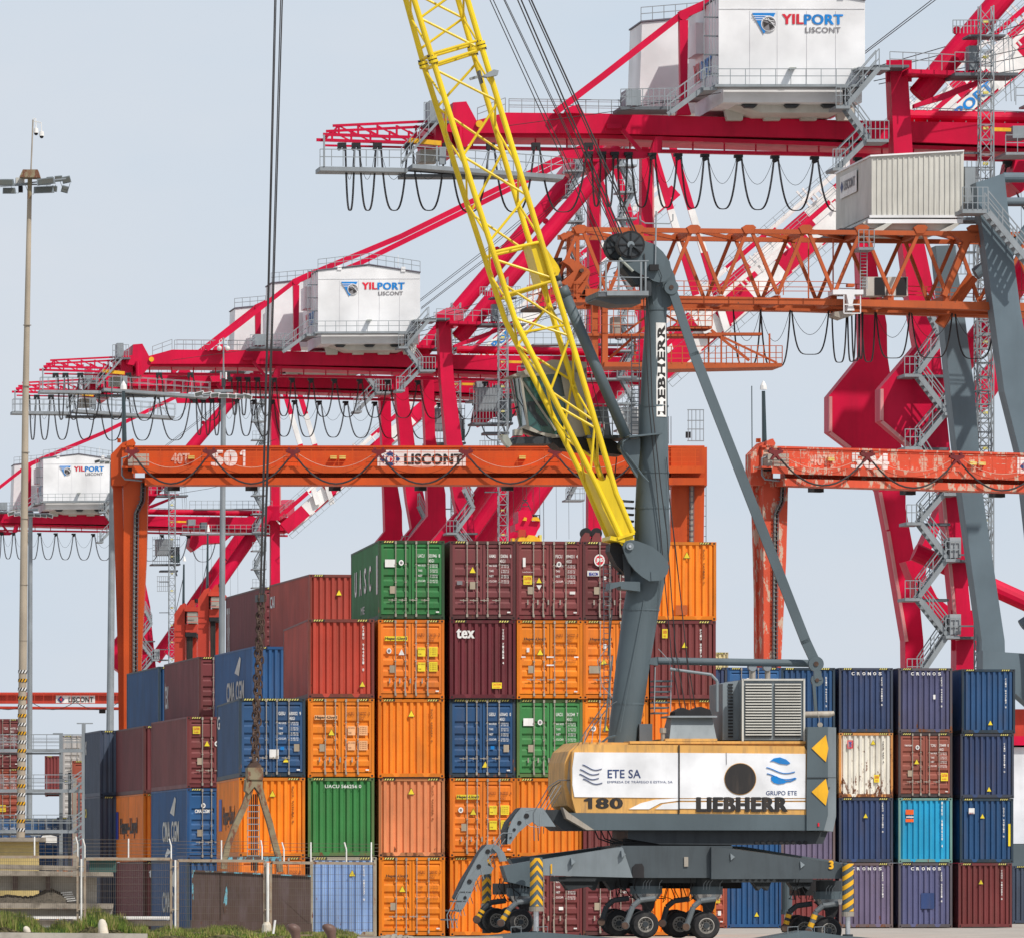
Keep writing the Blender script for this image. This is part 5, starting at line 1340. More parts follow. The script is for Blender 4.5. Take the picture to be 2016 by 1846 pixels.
    for i in range(3): S.bar(m, (1504 + i * 4, 38 - i), (1524 + i * 1, 42 + i * 6), 1.2, -.15, H, thick=.02)
    S.text(m, 'YIL', 1539, 28, 1582, 48, -.04, 'txt_red', .04); S.text(m, 'PORT', 1583, 28.5, 1660, 49, -.04, 'txt_blue', .035); S.text(m, 'LISCONT', 1585, 54, 1655, 65, -.04, 'txt_grey', .02)
    part('logo', m, house)
    m = MB()
    for i, (tx, a0, a1, c_) in enumerate((('YIL', 8.4, 6.0, 'txt_red'), ('PORT', 5.8, 2.2, 'txt_blue'))):
        o = S.P(1415, 140, 0) + S.n * a0 - S.u * .06; e = S.P(1415, 140, 0) + S.n * a1 - S.u * .06
        m.text(tx, o, e - o, (0, 0, 1.1), c_, .03)
    part('side_logo', m, house)
    m = MB()
    S.poly(m, [(1264, 45), (1420, 30), (1420, 225), (1258, 222)], 12.5, 17, H); part('electrical_house', m, t)
    m = MB(); S.rect(m, 1370, 45, 1392, 106, 5, 8, 'house_white'); part('ventilation_duct', m, house)
    m = MB(); S.poly(m, [(1262, 44), (1420, 29), (1420, 26), (1262, 41)], 12.4, 17, 'purple_grey'); rr_(m, (1262, 43), (1420, 30), 12.5, 28, step=24); part('electrical_house_railing', m, t)
    m = MB()   # walkways around the house
    S.rect(m, 1408, 166, 1706, 171, -1.3, 0, 'galv'); rr_(m, (1408, 167), (1706, 167), -1.3, 31, step=31, w=1.5)
    S.rect(m, 1385, 172, 1412, 178, -1, 6, 'galv'); rr_(m, (1385, 172), (1412, 168), -1, 38, step=9)
    for q in (1386, 1400): 
        for y in range(0, 170, 9): pass
    for x in (1386, 1397, 1403, 1408): S.bar(m, (x, 140), (x, -8), 1.5, .2, 'galv')
    for y in (-4, 34, 71, 108, 145): S.bar(m, (1386, y), (1418, y + 1), 2.5, .2, 'galv_dark')
    flight(m, (1320, 222), (1388, 172), -.5); S.rect(m, 1222, 210, 1330, 216, 1, 4, 'galv_dark'); rr_(m, (1222, 210), (1330, 208), 1, 34, step=11)
    S.rect(m, 1232, 177, 1262, 208, 3, 5, 'galv'); rr_(m, (1222, 212), (1240, 196), 1, 20)
    part('house_walkway', m, t)
    # landside frame
    def legpoly(d, near):
        m = MB()
        if near:
            S.poly(m, [(1753, 134), (1787, 134), (1797, 300), (1820, 480), (1844, 600), (1850, 680), (1870, 880), (1880, 930), (1888, 970), (1917, 1260), (1925, 1846), (1880, 1846), (1883, 1260), (1855, 970), (1806, 890), (1733, 828), (1733, 765), (1805, 680), (1791, 600), (1776, 480), (1760, 300)], d, d + 1.6, RD)
        else:
            S.poly(m, [(1680, 250), (1712, 250), (1717, 474), (1746, 640), (1747, 700), (1775, 880), (1783, 965), (1783, 1000), (1803, 1105), (1818, 1260), (1830, 1846), (1790, 1846), (1782, 1260), (1745, 1040), (1730, 965), (1672, 880), (1632, 850), (1632, 780), (1697, 700), (1695, 620), (1690, 474)], d, d + 1.6, RD)
        o = part('landside_leg', m, t)
        m = MB()
        if near: q = [((1736, 766), (1736, 828)), ((1736, 830), (1806, 890)), ((1885, 1260), (1857, 972))]
        else: q = [((1635, 781), (1635, 850)), ((1635, 852), (1674, 882)), ((1733, 968), (1747, 1042)), ((1749, 1045), (1785, 1262))]
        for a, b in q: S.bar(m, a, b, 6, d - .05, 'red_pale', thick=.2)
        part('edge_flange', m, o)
    legpoly(0.5, True); legpoly(14.5, False)
    m = MB()
    S.poly(m, [(1783, 1105), (1803, 1100), (1850, 1000), (1862, 985), (1862, 1010), (1830, 1090), (1822, 1130), (1845, 1175), (1890, 1210), (1895, 1240), (1850, 1215), (1812, 1180)], 6, 8, RD)
    S.tube(m, (1800, 1085), (2340, 1330), 36, 3, RD, n=14)
    part('portal_beam', m, t)
    m = MB()   # bracing pipes
    for T in (S, Far(S, 14.0)):
        d = 1.3
        if T is S: T.tube(m, (1790, 228), (2350, 240), 24, 8, RD, n=14)
        if T is S: T.tube(m, (1808, 190), (2262, -345), 46, d, RD, n=16)
        T.tube(m, (1915, 800), (2318, 215), 50, d, RD, n=16)
        for x, y in ((1910, 72), (2080, -130)): S.disc(m, x - 26, y - 12, 8, d - .1, d + .1, RD, 12)
    part('brace_pipe', m, t)
    for T in (S,):
        d = 3.0; m = MB(); T.poly(m, [(2320, -430), (2348, -430), (2352, 220), (2362, 1846), (2312, 1846), (2318, 220)], d, d + 1.5, RD); o = part('seaside_leg', m, t)
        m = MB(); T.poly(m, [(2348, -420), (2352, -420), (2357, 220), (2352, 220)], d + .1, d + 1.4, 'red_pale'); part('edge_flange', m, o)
    m = MB(); m.bar(S.P(2335, -425, .8), S.P(2335, -425, 16), 1.6, 1.4, RD); m.bar(S.P(1770, 140, .8), S.P(1770, 140, 16), 1.4, 1.2, RD); m.bar(S.P(2335, 225, .8), S.P(2335, 225, 16), 1.4, 1.6, RD); m.bar(S.P(1905, 1240, .8), S.P(1905, 1240, 16), 1.8, 2.2, RD); S.poly(m, [(2270, -380), (2340, -470), (2400, -440), (2390, -400), (2330, -380)], 2, 14, RD)
    part('cross_beam', m, t)
    for T in (S,):   # back stay from the apex to the girder tail, with post
        m = MB(); d = 4.6
        for a, b, w in (((1093, 222), (1185, 152), 13), ((1185, 152), (1338, 32), 13), ((1338, 32), (1400, 4), 17), ((1400, 4), (1640, -96), 15), ((1640, -96), (2330, -436), 15)): T.bar(m, a, b, w, d, RD, thick=.4)
        T.disc(m, 1347, 30, 10, d - .3, d + .3, RD, 14)
        T.poly(m, [(1338, 40), (1355, 40), (1353, 198), (1361, 226), (1332, 226), (1340, 198)], d - .3, d + .3, RD)
        T.poly(m, [(1112, 222), (1118, 212), (1140, 205), (1150, 224)], d - .4, d + .4, RD)
        part('back_stay', m, t)
    m = MB()
    for a, b in (((1700, 108), (2330, -395)), ((1700, 104), (2335, -410)), ((1700, 139), (2340, -70)), ((1703, 146), (2345, -40)), ((1720, 160), (2345, 0)), ((1730, 166), (2345, 25)), ((1790, 172), (2345, 60))): S.path(m, [a, ((a[0] + b[0]) / 2, (a[1] + b[1]) / 2 + 12), b], 1.7, 3, 'rope', n=4)
    for a, b in (((1240, 212), (1425, 182)), ((1000, 248), (1250, 214))): S.path(m, [a, b], 1.3, 1, 'rope', n=4)
    part('cable', m, t)
    # top platform, stairs
    m = MB()
    S.poly(m, [(1787, 136), (1965, 142), (1965, 150), (1787, 146)], -1.0, 1.0, RD); S.poly(m, [(1800, 205), (1850, 186), (1940, 152), (1950, 158), (1860, 196), (1800, 213)], -.6, 0, RD)
    S.rect(m, 1880, 143, 2005, 149, -2, 1, 'galv_dark'); S.rect(m, 1690, 132, 1752, 138, -1.5, 1.5, 'galv'); S.rect(m, 1720, 128, 1790, 133, -1.5, 1.5, 'galv_dark')
    rr_(m, (1752, 134), (1880, 140), -1.5, 32); rr_(m, (1880, 143), (1960, 145), -2, 40, step=18)
    S.rect(m, 1908, 90, 1928, 138, -1, 0, 'galv'); rr_(m, (1876, 66), (1990, 66), -2, 26, step=7); S.rect(m, 1908, 68, 1980, 72, -2, 0, 'galv_dark')
    for x in (1975, 1985, 1992): S.bar(m, (x, 70), (x + 6, 200), 1.4, -1.5, 'galv')
    S.rect(m, 1980, 300, 2330, 305, -1.5, 1.5, 'galv'); rr_(m, (1980, 300), (2330, 302), -1.5, 34); S.rect(m, 2020, 205, 2330, 209, 1, 3, 'galv'); rr_(m, (2000, 207), (2330, 209), 1, 34)
    S.rect(m, 1994, 248, 2024, 272, 1, 3, 'galv'); S.rect(m, 2050, 258, 2074, 284, 0, 2, 'galv_dark'); S.bar(m, (1950, 255), (1990, 256), 7, 0, 'hazard_yellow')
    part('upper_platform', m, t)
    m = MB()
    flight(m, (1667, 208), (1731, 134), -1.6); flight(m, (1712, 274), (1667, 212), -1.6); flight(m, (1652, 330), (1705, 277), -1.6)
    for x0_, x1_, y in ((1646, 1674, 208), (1706, 1750, 274), (1640, 1664, 330)): S.rect(m, x0_, y, x1_, y + 6, -1.8, .5, 'galv'); rr_(m, (x0_, y), (x1_, y), -1.8, 36, step=9)
    pts = [(1858, 667), (1807, 736), (1864, 812), (1808, 879), (1862, 969), (1811, 1027), (1866, 1099), (1808, 1176), (1866, 1250), (1812, 1330)]
    flight(m, (1832, 612), (1858, 667), -1.6)
    for i, (a, b) in enumerate(zip(pts, pts[1:])):
        flight(m, a, b, -1.6)
        x, y = b; s_ = -1 if i % 2 == 0 else 1; x0_, x1_ = (x - 26, x + 4) if s_ < 0 else (x - 4, x + 24)
        S.rect(m, x0_, y, x1_, y + 6, -1.8, .5, 'galv'); rr_(m, (x0_, y), (x1_, y), -1.8, 34, step=10); S.rect(m, x - 4, y + 2, x + 60, y + 7, -.5, .5, 'galv_dark')
        if s_ > 0: S.rect(m, x + 4, y - 42, x + 26, y - 2, -1.7, -.2, 'wire_mesh')
    part('access_stair', m, t)
    m = MB(); lattice(m, S.P(1941, 1830, -2.2), S.P(1941, 12, -2.2), .72, 'galv', 62, r=.036, dx=S.u, dy=S.n)
    for y in range(40, 1300, 70): S.rect(m, 1936, y, 1946, y + 5, -2.3, -2.1, 'hazard_pale')
    for y in (120, 300, 495, 620, 770, 940, 1090, 1230): S.rect(m, 1890, y, 1932, y + 3, -2.2, -1.9, 'galv_dark')
    part('lift_mast', m, t)
    m = MB()   # stairs and lattice beside the seaside leg
    for y in range(-380, 600, 75):
        s_ = (y // 75) % 2
        S.rect(m, 2262, y, 2318, y + 5, -1.6, .6, 'galv'); rr_(m, (2262, y), (2318, y), -1.6, 32, step=14); flight(m, (2270 if s_ else 2310, y), (2310 if s_ else 2270, y - 75), -1.2)
    part('tower_stair', m, t)
    m = MB()   # operator cabin and its cage of platforms under the girder
    S.rect(m, 1925, 360, 1955, 420, 2, 4, 'galv_dark'); S.poly(m, [(1932, 395), (1958, 390), (1956, 425), (1930, 425)], 1.8, 2, 'cab_glass')
    S.rect(m, 1860, 330, 1925, 395, 3, 5, 'galv')
    for x in range(1850, 1960, 9): S.bar(m, (x, 318), (x, 430), 1.6, 1.6, 'galv')
    for y in (330, 352, 374, 396, 418, 430): S.bar(m, (1850, y), (1958, y), 2.2, 1.6, 'galv_dark')
    S.rect(m, 1846, 428, 1962, 434, 1.4, 4, 'galv_dark'); S.bar(m, (1930, 434), (1944, 480), 5, 2.5, 'galv_dark'); S.rect(m, 1880, 455, 1950, 462, 2, 4, 'galv_dark')
    for x in range(1868, 1920, 8): S.bar(m, (x, 480), (x, 540), 1.5, 1.8, 'galv')
    for y in (480, 500, 520, 540): S.bar(m, (1866, y), (1918, y), 2, 1.8, 'galv')
    for x in (2010, 2040, 2075, 2110, 2150, 2180): S.bar(m, (x, 330), (x + 3, 760), .8, 4, 'rope')
    S.poly(m, [(2000, 312), (2160, 318), (2130, 345), (2050, 350), (2010, 380), (1990, 360)], 3, 7, RD)
    part('operator_cabin', m, t)
    # festoon
    hx = [674, 702, 744, 806, 880, 967, 1056, 1160]
    for i, x in enumerate(hx):
        m = MB(); y = 286; S.rect(m, x - 8, y - 5, x + 8, y + 3, -.2, .3, 'black'); S.disc(m, x - 5, y + 6, 4, -.2, .2, 'black', 8); S.disc(m, x + 5, y + 6, 4, -.2, .2, 'black', 8); part('cable_trolley', m, t)
        if i < 7:
            m = MB(); w = hx[i + 1] - x; dep = 415 if i < 4 else 418
            for o in (0, 2): S.path(m, [(x + 5 + o + (w - 10) * .5 * (1 + math.copysign(abs(q / 9) ** .75 if q else 0, q)), 290 + (dep - 290) * (1 - abs(q / 9) ** 2.3)) for q in range(-9, 10)], 1.9, .0 + o * .05, 'rope', n=4)
            S.path(m, [(x + 5 + (w - 10) * (q + 6) / 12, 292 + 62 * (1 - (q / 6) ** 2)) for q in range(-6, 7)], .9, .1, 'rope', n=4)
            part('cable_loop', m, t)
    hx2 = [1160, 1186, 1211, 1238, 1285, 1336, 1389, 1455, 1527, 1605, 1690, 1780, 1880, 1985, 2100, 2220]
    for i, x in enumerate(hx2[:-1]):
        m = MB(); y = 299 + (x - 1160) * .022; S.rect(m, x - 8, y - 1, x + 8, y + 5, 3.6, 4.1, 'black'); S.disc(m, x, y + 8, 5, 3.6, 4, 'black', 8); part('cable_trolley', m, t)
        m = MB(); w = hx2[i + 1] - x; dep = y + 108
        for o in (0, 2): S.path(m, [(x + 4 + o + (w - 8) * .5 * (1 + math.copysign(abs(q / 9) ** .75 if q else 0, q)), y + 6 + (dep - y - 6) * (1 - abs(q / 9) ** 2.3)) for q in range(-9, 10)], 1.9, 3.8 + o * .05, 'rope', n=4)
        S.path(m, [(x + 5 + (w - 10) * (q + 6) / 12, y + 8 + 50 * (1 - (q / 6) ** 2)) for q in range(-6, 7)], .9, 3.9, 'rope', n=4)
        part('cable_loop', m, t)
    # raised boom
    hx_, hy_ = F2(1292, 738); ex, ey = F2(2345, -185)
    L = math.hypot(ex - hx_, ey - hy_); ux, uy = (ex - hx_) / L, (ey - hy_) / L; nx, ny = uy, -ux   # n points up-left
    def bp(f, o): return (hx_ + ux * L * f + nx * o, hy_ + uy * L * f + ny * o)
    for T, d in ((S, 1.8), (S, 7.2)):
        m = MB(); N_ = 18
        for i in range(N_):
            f0, f1 = i / N_, (i + 1) / N_
            T.poly(m, [bp(f0, -26), bp(f1, -26), bp(f1, 26), bp(f0, 26)], d, d + 1.0, RD if i % 2 == (d > 3) else 'striped_white')
        part('boom_girder', m, t)
        m = MB()
        for i in range(12):
            f0, f1 = i / 12, (i + 1) / 12; T.bar(m, bp(f0, 52), bp(f1, 52), 9, d - .3, 'striped_white' if i % 3 else RD, thick=.4); T.bar(m, bp(f0, 26), bp(f0, 52), 5, d - .3, 'striped_white', thick=.3)
        for f in (.2, .4, .6, .8): T.bar(m, bp(f, 26), bp(f, 85), 6, d, 'striped_white')
        part('boom_top_chord', m, t)
    m = MB()
    for i in range(60):
        f = i / 60; S.bar(m, bp(f, -32), bp(f, -52), 1.4, 1.0, 'galv')
    S.bar(m, bp(0, -34), bp(1, -34), 3, 1.0, 'galv'); S.bar(m, bp(0, -52), bp(1, -52), 1.5, 1.0, 'galv'); S.bar(m, bp(0, 62), bp(1, 62), 1.6, 1.2, 'galv'); S.bar(m, bp(0, 72), bp(1, 72), 1.6, 1.2, 'galv')
    for i in range(60): S.bar(m, bp(i / 60, 56), bp(i / 60, 72), 1.4, 1.2, 'galv')
    for i in range(12): m.bar(S.P(*bp((i + .5) / 12, 0), 1.9), S.P(*bp((i + .5) / 12, 0), 7.5), .5, .5, RD)
    part('boom_walkway', m, t)
    m = MB(); a, b, c_ = S.P(*bp(.50, -20), 1.65), S.P(*bp(.615, -20), 1.65), S.P(*bp(.50, 22), 1.65)
    m.prism([a, b, b + c_ - a, c_], S.n * .1, 'txt_white'); a2 = a - S.n * .05
    m.text('YIL', a2 + (b - a) * .06 + (c_ - a) * .15, (b - a) * .32, (c_ - a) * .7, 'txt_red', .035); m.text('PORT', a2 + (b - a) * .40 + (c_ - a) * .15, (b - a) * .55, (c_ - a) * .7, 'txt_blue', .035)
    part('boom_sign', m, t)
    for x0_, d in ((0, 1.5), (58, 1.5)):
        m = MB()
        cols = ('striped_white', RD, 'striped_white', RD)
        a, b = F2(1262 + 0, 250), F2(1385, 670)
        for i in range(5):
            f0, f1 = i / 5, (i + 1) / 5; S.bar(m, (a[0] + x0_ + (b[0] - a[0]) * f0, a[1] + (b[1] - a[1]) * f0), (a[0] + x0_ + (b[0] - a[0]) * f1, a[1] + (b[1] - a[1]) * f1), 20, d, cols[i % 2 if i else 1] if i else RD, thick=.3)
        part('fore_stay', m, t)
    return t
paint('txt_grey2', (0.6, 0.6, 0.62), rough=.6)
paint('wire_mesh', (0.33, 0.35, 0.37), rough=.6)
c1 = sts()
c1['label'] = 'nearest red container crane with the largest white lettered machinery house, top right'
base = Vector(c1.location)
H0 = S.P(1415, 167, 0)
for px, y, D, lb in ((626, 653, 635, 'red container crane with white lettered house at mid height, left of the yellow boom'),
                     (None, None, 663, 'red container crane directly behind the mid height one, its tail platform reaching farther left'),
                     (85, 985, 911, 'farthest red container crane, its small white house beside the left light mast')):
    c = copy_tree(c1)
    X = (px - CX) / F * D if px else -19.15
    c.location = base + Vector((X - H0.x, D - H0.y, 0)); c['label'] = lb

# ------------------------------------------------------------ old orange and grey crane
O = PL(1714, 405.0, 7.8)
OB = O.P(1900, 1846, 0); OB.z = 0
oc = thing('truss_crane', 'older container crane with orange truss girder, grey legs and pale ribbed machinery house', 'crane', OB)
z6 = Z(2180, 400, 2.637)
m = MB(); HH = 'oc_house'
f_ = z6((710, 545), (1395, 552), (1400, 66), (712, 104)); O.poly(m, f_, 0, 10, HH); hs_ = part('machinery_house', m, oc)
m = MB()
for i in range(18):
    x = 1716 + i * 10.3; O.rect(m, x, 306 - (x - 1714) * .05 + 6, x + 2.6, 424, -.05, .02, HH)
O.rect(m, 1712, 424, 1897, 429, -.06, .02, 'house_white'); O.poly(m, z6((706, 108), (1402, 68), (1402, 58), (706, 96)), -.15, 10.1, 'house_white')
part('cladding_rib', m, hs_)
m = MB(); p0 = O.P(1714, 380, 0) - O.u * .06
def side(y, a, dd=0): return O.P(1714, y, 0) + O.n * a - O.u * (.06 + dd)
m.add([side(365, 8.4), side(365, 3.6), side(321, 3.6), side(321, 8.4)], [(0, 1, 2, 3)], 'txt_white')
m.text('LISCONT', side(352, 7.2, .02), side(352, 4.0, .02) - side(352, 7.2, .02), (0, 0, .5), 'txt_grey', .03); m.add([side(343, 8.2, .02), side(355, 7.8, .02), side(343, 7.4, .02), side(331, 7.8, .02)], [(0, 1, 2, 3)], 'txt_navy')
part('sign', m, hs_)
m = MB()
O.poly(m, z6((650, 600), (715, 548), (1392, 580), (1385, 605), (1240, 660), (700, 640)), .3, 8, 'oc_house'); O.rect(m, 1709, 432, 1896, 440, -.05, .4, 'house_white')
for x in (1745, 1880): O.poly(m, [(x - 30, 455), (x, 440), (x + 12, 440), (x - 14, 460)], -.1, .3, HH)
O.rect(m, *z6(480, 640), *z6(690, 670), 2, 8, 'galv_dark')
part('underframe', m, hs_)
m = MB(); OR = 'old_orange'
top = [1143, 1255, 1366, 1475, 1587, 1698, 1813, 1919, 2030, 2140]; bot = [1087, 1197, 1310, 1420, 1531, 1642, 1754, 1863, 1965, 2080]
def ty(x): return 452 + max(0, (x - 1366)) * .012
for d, q, T in ((0, 0, O), (0, 0, Far(O, 5.0))):
    T.bar(m, (1126, 452), (2180, 464), 9, d, OR, thick=.3)
    for i in range(len(top)):
        T.bar(m, (top[i] - 4, ty(top[i])), (bot[i], 580), 6.5, d, OR, thick=.22)
        if i + 1 < len(bot): T.bar(m, (top[i] + 4, ty(top[i])), (bot[i + 1], 580), 6.5, d, OR, thick=.22)
        T.poly(m, [(top[i] - 14, 448), (top[i] - 6, 443), (top[i] + 8, 443), (top[i] + 14, 448), (top[i] + 6, 460), (top[i] - 8, 460)], d - .2, d + .2, OR)
    T.poly(m, [(1130, 578), (2180, 600), (2180, 618), (1600, 600), (1130, 594)], d - .3, d + .5, OR)
for x in top: m.bar(O.P(x, ty(x), 0), O.P(x, ty(x), 0) + O.n * 5, .25, .25, OR)
for a, b in zip(top, top[1:]): m.bar(O.P(a, 453, 0), O.P(b, 455, 0) + O.n * 5, .18, .18, OR)
for x in bot[1:]: m.bar(O.P(x, 590, 0), O.P(x, 590, 0) + O.n * 5, .3, .4, OR)
O.bar(m, (1150, 602), (2180, 622), 5, 1.0, 'old_orange', thick=.2); O.bar(m, (1106, 470), (1143, 450), 8, 0, OR); O.bar(m, (1119, 456), (1119, 575), 7, 2.5, OR); O.bar(m, (1137, 455), (1137, 575), 7, 0, OR)
O.bar(m, (1170, 596), (1290, 600), 7, -.5, OR)
for a, b in (((1545, 420 + 440), (1545, 0)),): pass
O.poly(m, z6((1275, 660), (1565, 655), (1565, 745), (1440, 740), (1275, 1150), (1240, 1130), (1400, 740)), -.2, .5, OR)
for x in z6(430, 0), z6(248, 0): O.bar(m, (x[0], 470), (x[0], 590), 2.5, 2.5, OR)
part('truss_girder', m, oc)
m = MB()
def orr(m, a, b, d, h=30, mat=OR, step=24, w=1.7):
    ax, ay = a; bx, by = b; n_ = max(1, round(abs(bx - ax) / step))
    for f in (1, .6, .3): O.bar(m, (ax, ay - h * f), (bx, by - h * f), w * .8, d, mat)
    for i in range(n_ + 1):
        t_ = i / n_; O.bar(m, (ax + (bx - ax) * t_, ay + (by - ay) * t_), (ax + (bx - ax) * t_, ay + (by - ay) * t_ - h), w, d, mat)
orr(m, (1200, 580), (1640, 582), -.6, 27, step=48); orr(m, (1640, 582), (2100, 600), 5.5, 24, step=48)
part('girder_railing', m, oc)
# trolley, hanging cabin and service platform
m = MB()
O.rect(m, 1166, 600, 1178, 716, -.3, .3, OR); O.rect(m, 1186, 600, 1197, 722, -.5, 0, OR); O.rect(m, 1190, 713, 1300, 722, -.8, 2.2, OR); O.poly(m, [(1280, 713), (1540, 715), (1540, 722), (1300, 727)], -.8, 2.2, 'old_orange')
O.rect(m, 1152, 657, 1420, 662, -.4, 1.6, OR); O.rect(m, 1320, 642, 1402, 647, -.6, 1.6, OR); O.rect(m, 1395, 655, 1500, 660, .3, 1, OR)
for a, b, w in (((1197, 708), (1275, 640), 5), ((1275, 640), (1310, 625), 5), ((1225, 660), (1290, 610), 4), ((1400, 650), (1475, 710), 5), ((1405, 655), (1530, 715), 4), ((1295, 612), (1345, 640), 4), ((1285, 590), (1300, 640), 4)): O.bar(m, a, b, w, .4, OR)
for x in (1250, 1300, 1420, 1395, 1515): O.bar(m, (x, 657), (x, 716), 3.2, .2, OR)
for d in (-.8, 2.2):
    orr(m, (1430, 715), (1540, 715), d, 34, step=12); orr(m, (1152, 657), (1250, 657), d, 58, step=14, w=1.3); orr(m, (1320, 642), (1402, 642), d, 34, step=13); orr(m, (1300, 716), (1430, 716), d, 34, step=22)
O.rect(m, 1206, 624, 1222, 658, 0, 1, 'cab_beige'); O.path(m, [(1212, 658), (1212, 668), (1222, 670), (1226, 660)], 2.5, .2, 'black')
part('trolley_platform', m, oc)
m = MB()
zc_ = zc
O.poly(m, zc((485, 500), (540, 455), (600, 480), (755, 580), (770, 620), (720, 760), (640, 900), (560, 760), (470, 720), (600, 600), (550, 540)), -.6, .6, OR); O.poly(m, zc((600, 720), (740, 580), (770, 600), (650, 760), (600, 880)), -.9, -.6, OR)
O.disc(m, *zc(685, 590), 4, -1, -.6, 'rust_dark', 10); O.rect(m, *zc(720, 780), *zc(910, 850), -.5, 1, OR); O.disc(m, *zc(690, 800), 14, -.3, .3, 'rust_dark', 16)
O.poly(m, zc((400, 460), (480, 460), (500, 700), (400, 800)), .8, 1.4, 'rust_dark')
O.rect(m, *zc(120, 960), *zc(420, 990), -1, 1.5, 'rust_dark'); O.rect(m, *zc(560, 890), *zc(740, 920), -1, 1.5, 'old_orange')
for d in (-1, 1.5): orr(m, zc(120, 975), zc(420, 975), d, 44, step=11, w=1.4); orr(m, zc(530, 905), zc(735, 905), d, 38, step=20, w=1.4)
orr(m, zc(145, 800), zc(400, 800), .5, 42, step=8, w=1.2)
part('hoist_carriage', m, oc)
GL = 'oc_grey'
for d, pts in ((8.5, z6((1190, 770), (1340, 765), (1345, 900), (1400, 1240), (1480, 1846)) + [(1933, 960), (1978, 1260), (1990, 1846), (1935, 1846), (1933, 1260), (1892, 960)] + z6((1300, 1846), (1240, 1240))), (-1.2, z6((1490, 300), (1560, 280), (1700, 230), (1760, 800), (1820, 1240)) + [(2060, 900), (2110, 1250), (2130, 1846), (2070, 1846), (2050, 1250), (2010, 900)] + z6((1700, 1846), (1560, 800)))):
    m = MB(); O.poly(m, pts, d, d + 1.5, GL); part('leg', m, oc)
m = MB()
O.tube(m, (1975, 350), (2120, 350), 20, 0, GL, n=14); O.tube(m, (1975, 398), (2120, 398), 18, 4, GL, n=14); O.tube(m, (1985, 500), (2040, 430), 22, 0, GL); O.tube(m, (1920, 540), (1720 + 260, 500), 26, 4, GL, n=14); O.tube(m, (1725 + 190, 545), (1850, 640), 24, 5, 'old_orange', n=12)
O.poly(m, [(1935, 1280), (2080, 1290), (2080, 1420), (2040, 1400), (2000, 1365), (1960, 1330), (1935, 1320)], 0, 1.5, GL)
O.tube(m, (2010, 1230), (2100, 1170), 22, 0, GL)
part('cross_tube', m, oc)
m = MB()
def oflight(a, b, d): flight(m, a, b, d, pl=O)
oflight((1946, 418), (2030, 520), -2.6); O.rect(m, 1895, 412, 1943, 420, -2.8, -.8, GV); orr(m, (1895, 413), (1945, 413), -2.8, 44, GV, step=10); O.rect(m, 1900, 330, 1920, 412, 1, 2, 'galv')
O.rect(m, *z6(620, 780), *z6(735, 800), -1.3, .5, GV); orr(m, z6(620, 780), z6(735, 780), -1.3, 34, GV, step=10)
for x in (632, 682): O.bar(m, z6(x, 800), z6(x, 1090), 1.5, -.6, GV)
for i in range(12): O.bar(m, z6(632, 810 + i * 24), z6(682, 810 + i * 24), 1.3, -.6, GV)
part('access_ladder', m, oc)
m = MB()
for x in (690, 850): O.rect(m, *z6(x - 15, 1000), *z6(x + 135, 1140), 1.2, 2.4, 'oc_house'); O.rect(m, *z6(x + 50, 1004), *z6(x + 125, 1136), 1.15, 1.2, 'black')
part('cooling_unit', m, oc)
m = MB()
O.rect(m, *z6(430, 1095), *z6(655, 1130), -1, .5, 'house_white'); O.poly(m, z6((530, 1130), (590, 1130), (575, 1200), (590, 1250), (535, 1250), (545, 1200)), -1, 0, 'house_white'); O.rect(m, *z6(540, 1050), *z6(590, 1072), -.6, 0, OR)
for a, b in (((510, 1135), (510, 1270)), ((633, 1140), (633, 1270)), ((510, 1270), (633, 1270)), ((510, 1205), (633, 1205))): O.bar(m, z6(*a), z6(*b), 2, -1.1, 'house_white')
O.poly(m, z6((440, 1260), (520, 1250), (600, 1275), (500, 1310), (440, 1290)), -.5, 1, 'lock_steel')
part('rail_carriage', m, oc)
m = MB()
lattice(m, O.P(1935, 1830, 10), O.P(1935, 470, 10), .75, 'galv', 50, r=.036, dx=O.u, dy=O.n); part('lift_mast', m, oc)
hs3 = [1443, 1497, 1555, 1632]
for x0_, x1_, sag in ((1443, 1497, 112), (1497, 1555, 112), (1558, 1631, 86), (1637, 1666, 100), (1668, 1684, 98), (1676, 1692, 96), (1690, 1698, 92), (1696, 1722, 98), (1724, 1790, 90), (1794, 1874, 88), (1880, 1958, 88), (1963, 2040, 86)):
    m = MB(); y = 612 + (x0_ - 1555) * .02
    for o in (0, 1.5): O.path(m, [(x0_ + o + (x1_ - x0_) * .5 * (1 + math.copysign(abs(q / 9) ** .62 if q else 0, q)), y + sag * (1 - abs(q / 9) ** 2.9)) for q in range(-9, 10)], 1.7, .8, 'rope', n=4)
    if x1_ - x0_ > 30: O.path(m, [(x0_ + (x1_ - x0_) * (q + 6) / 12, y + sag * .55 * (1 - (q / 6) ** 2)) for q in range(-6, 7)], 1.0, .9, 'rope', n=4)
    part('cable_loop', m, oc)
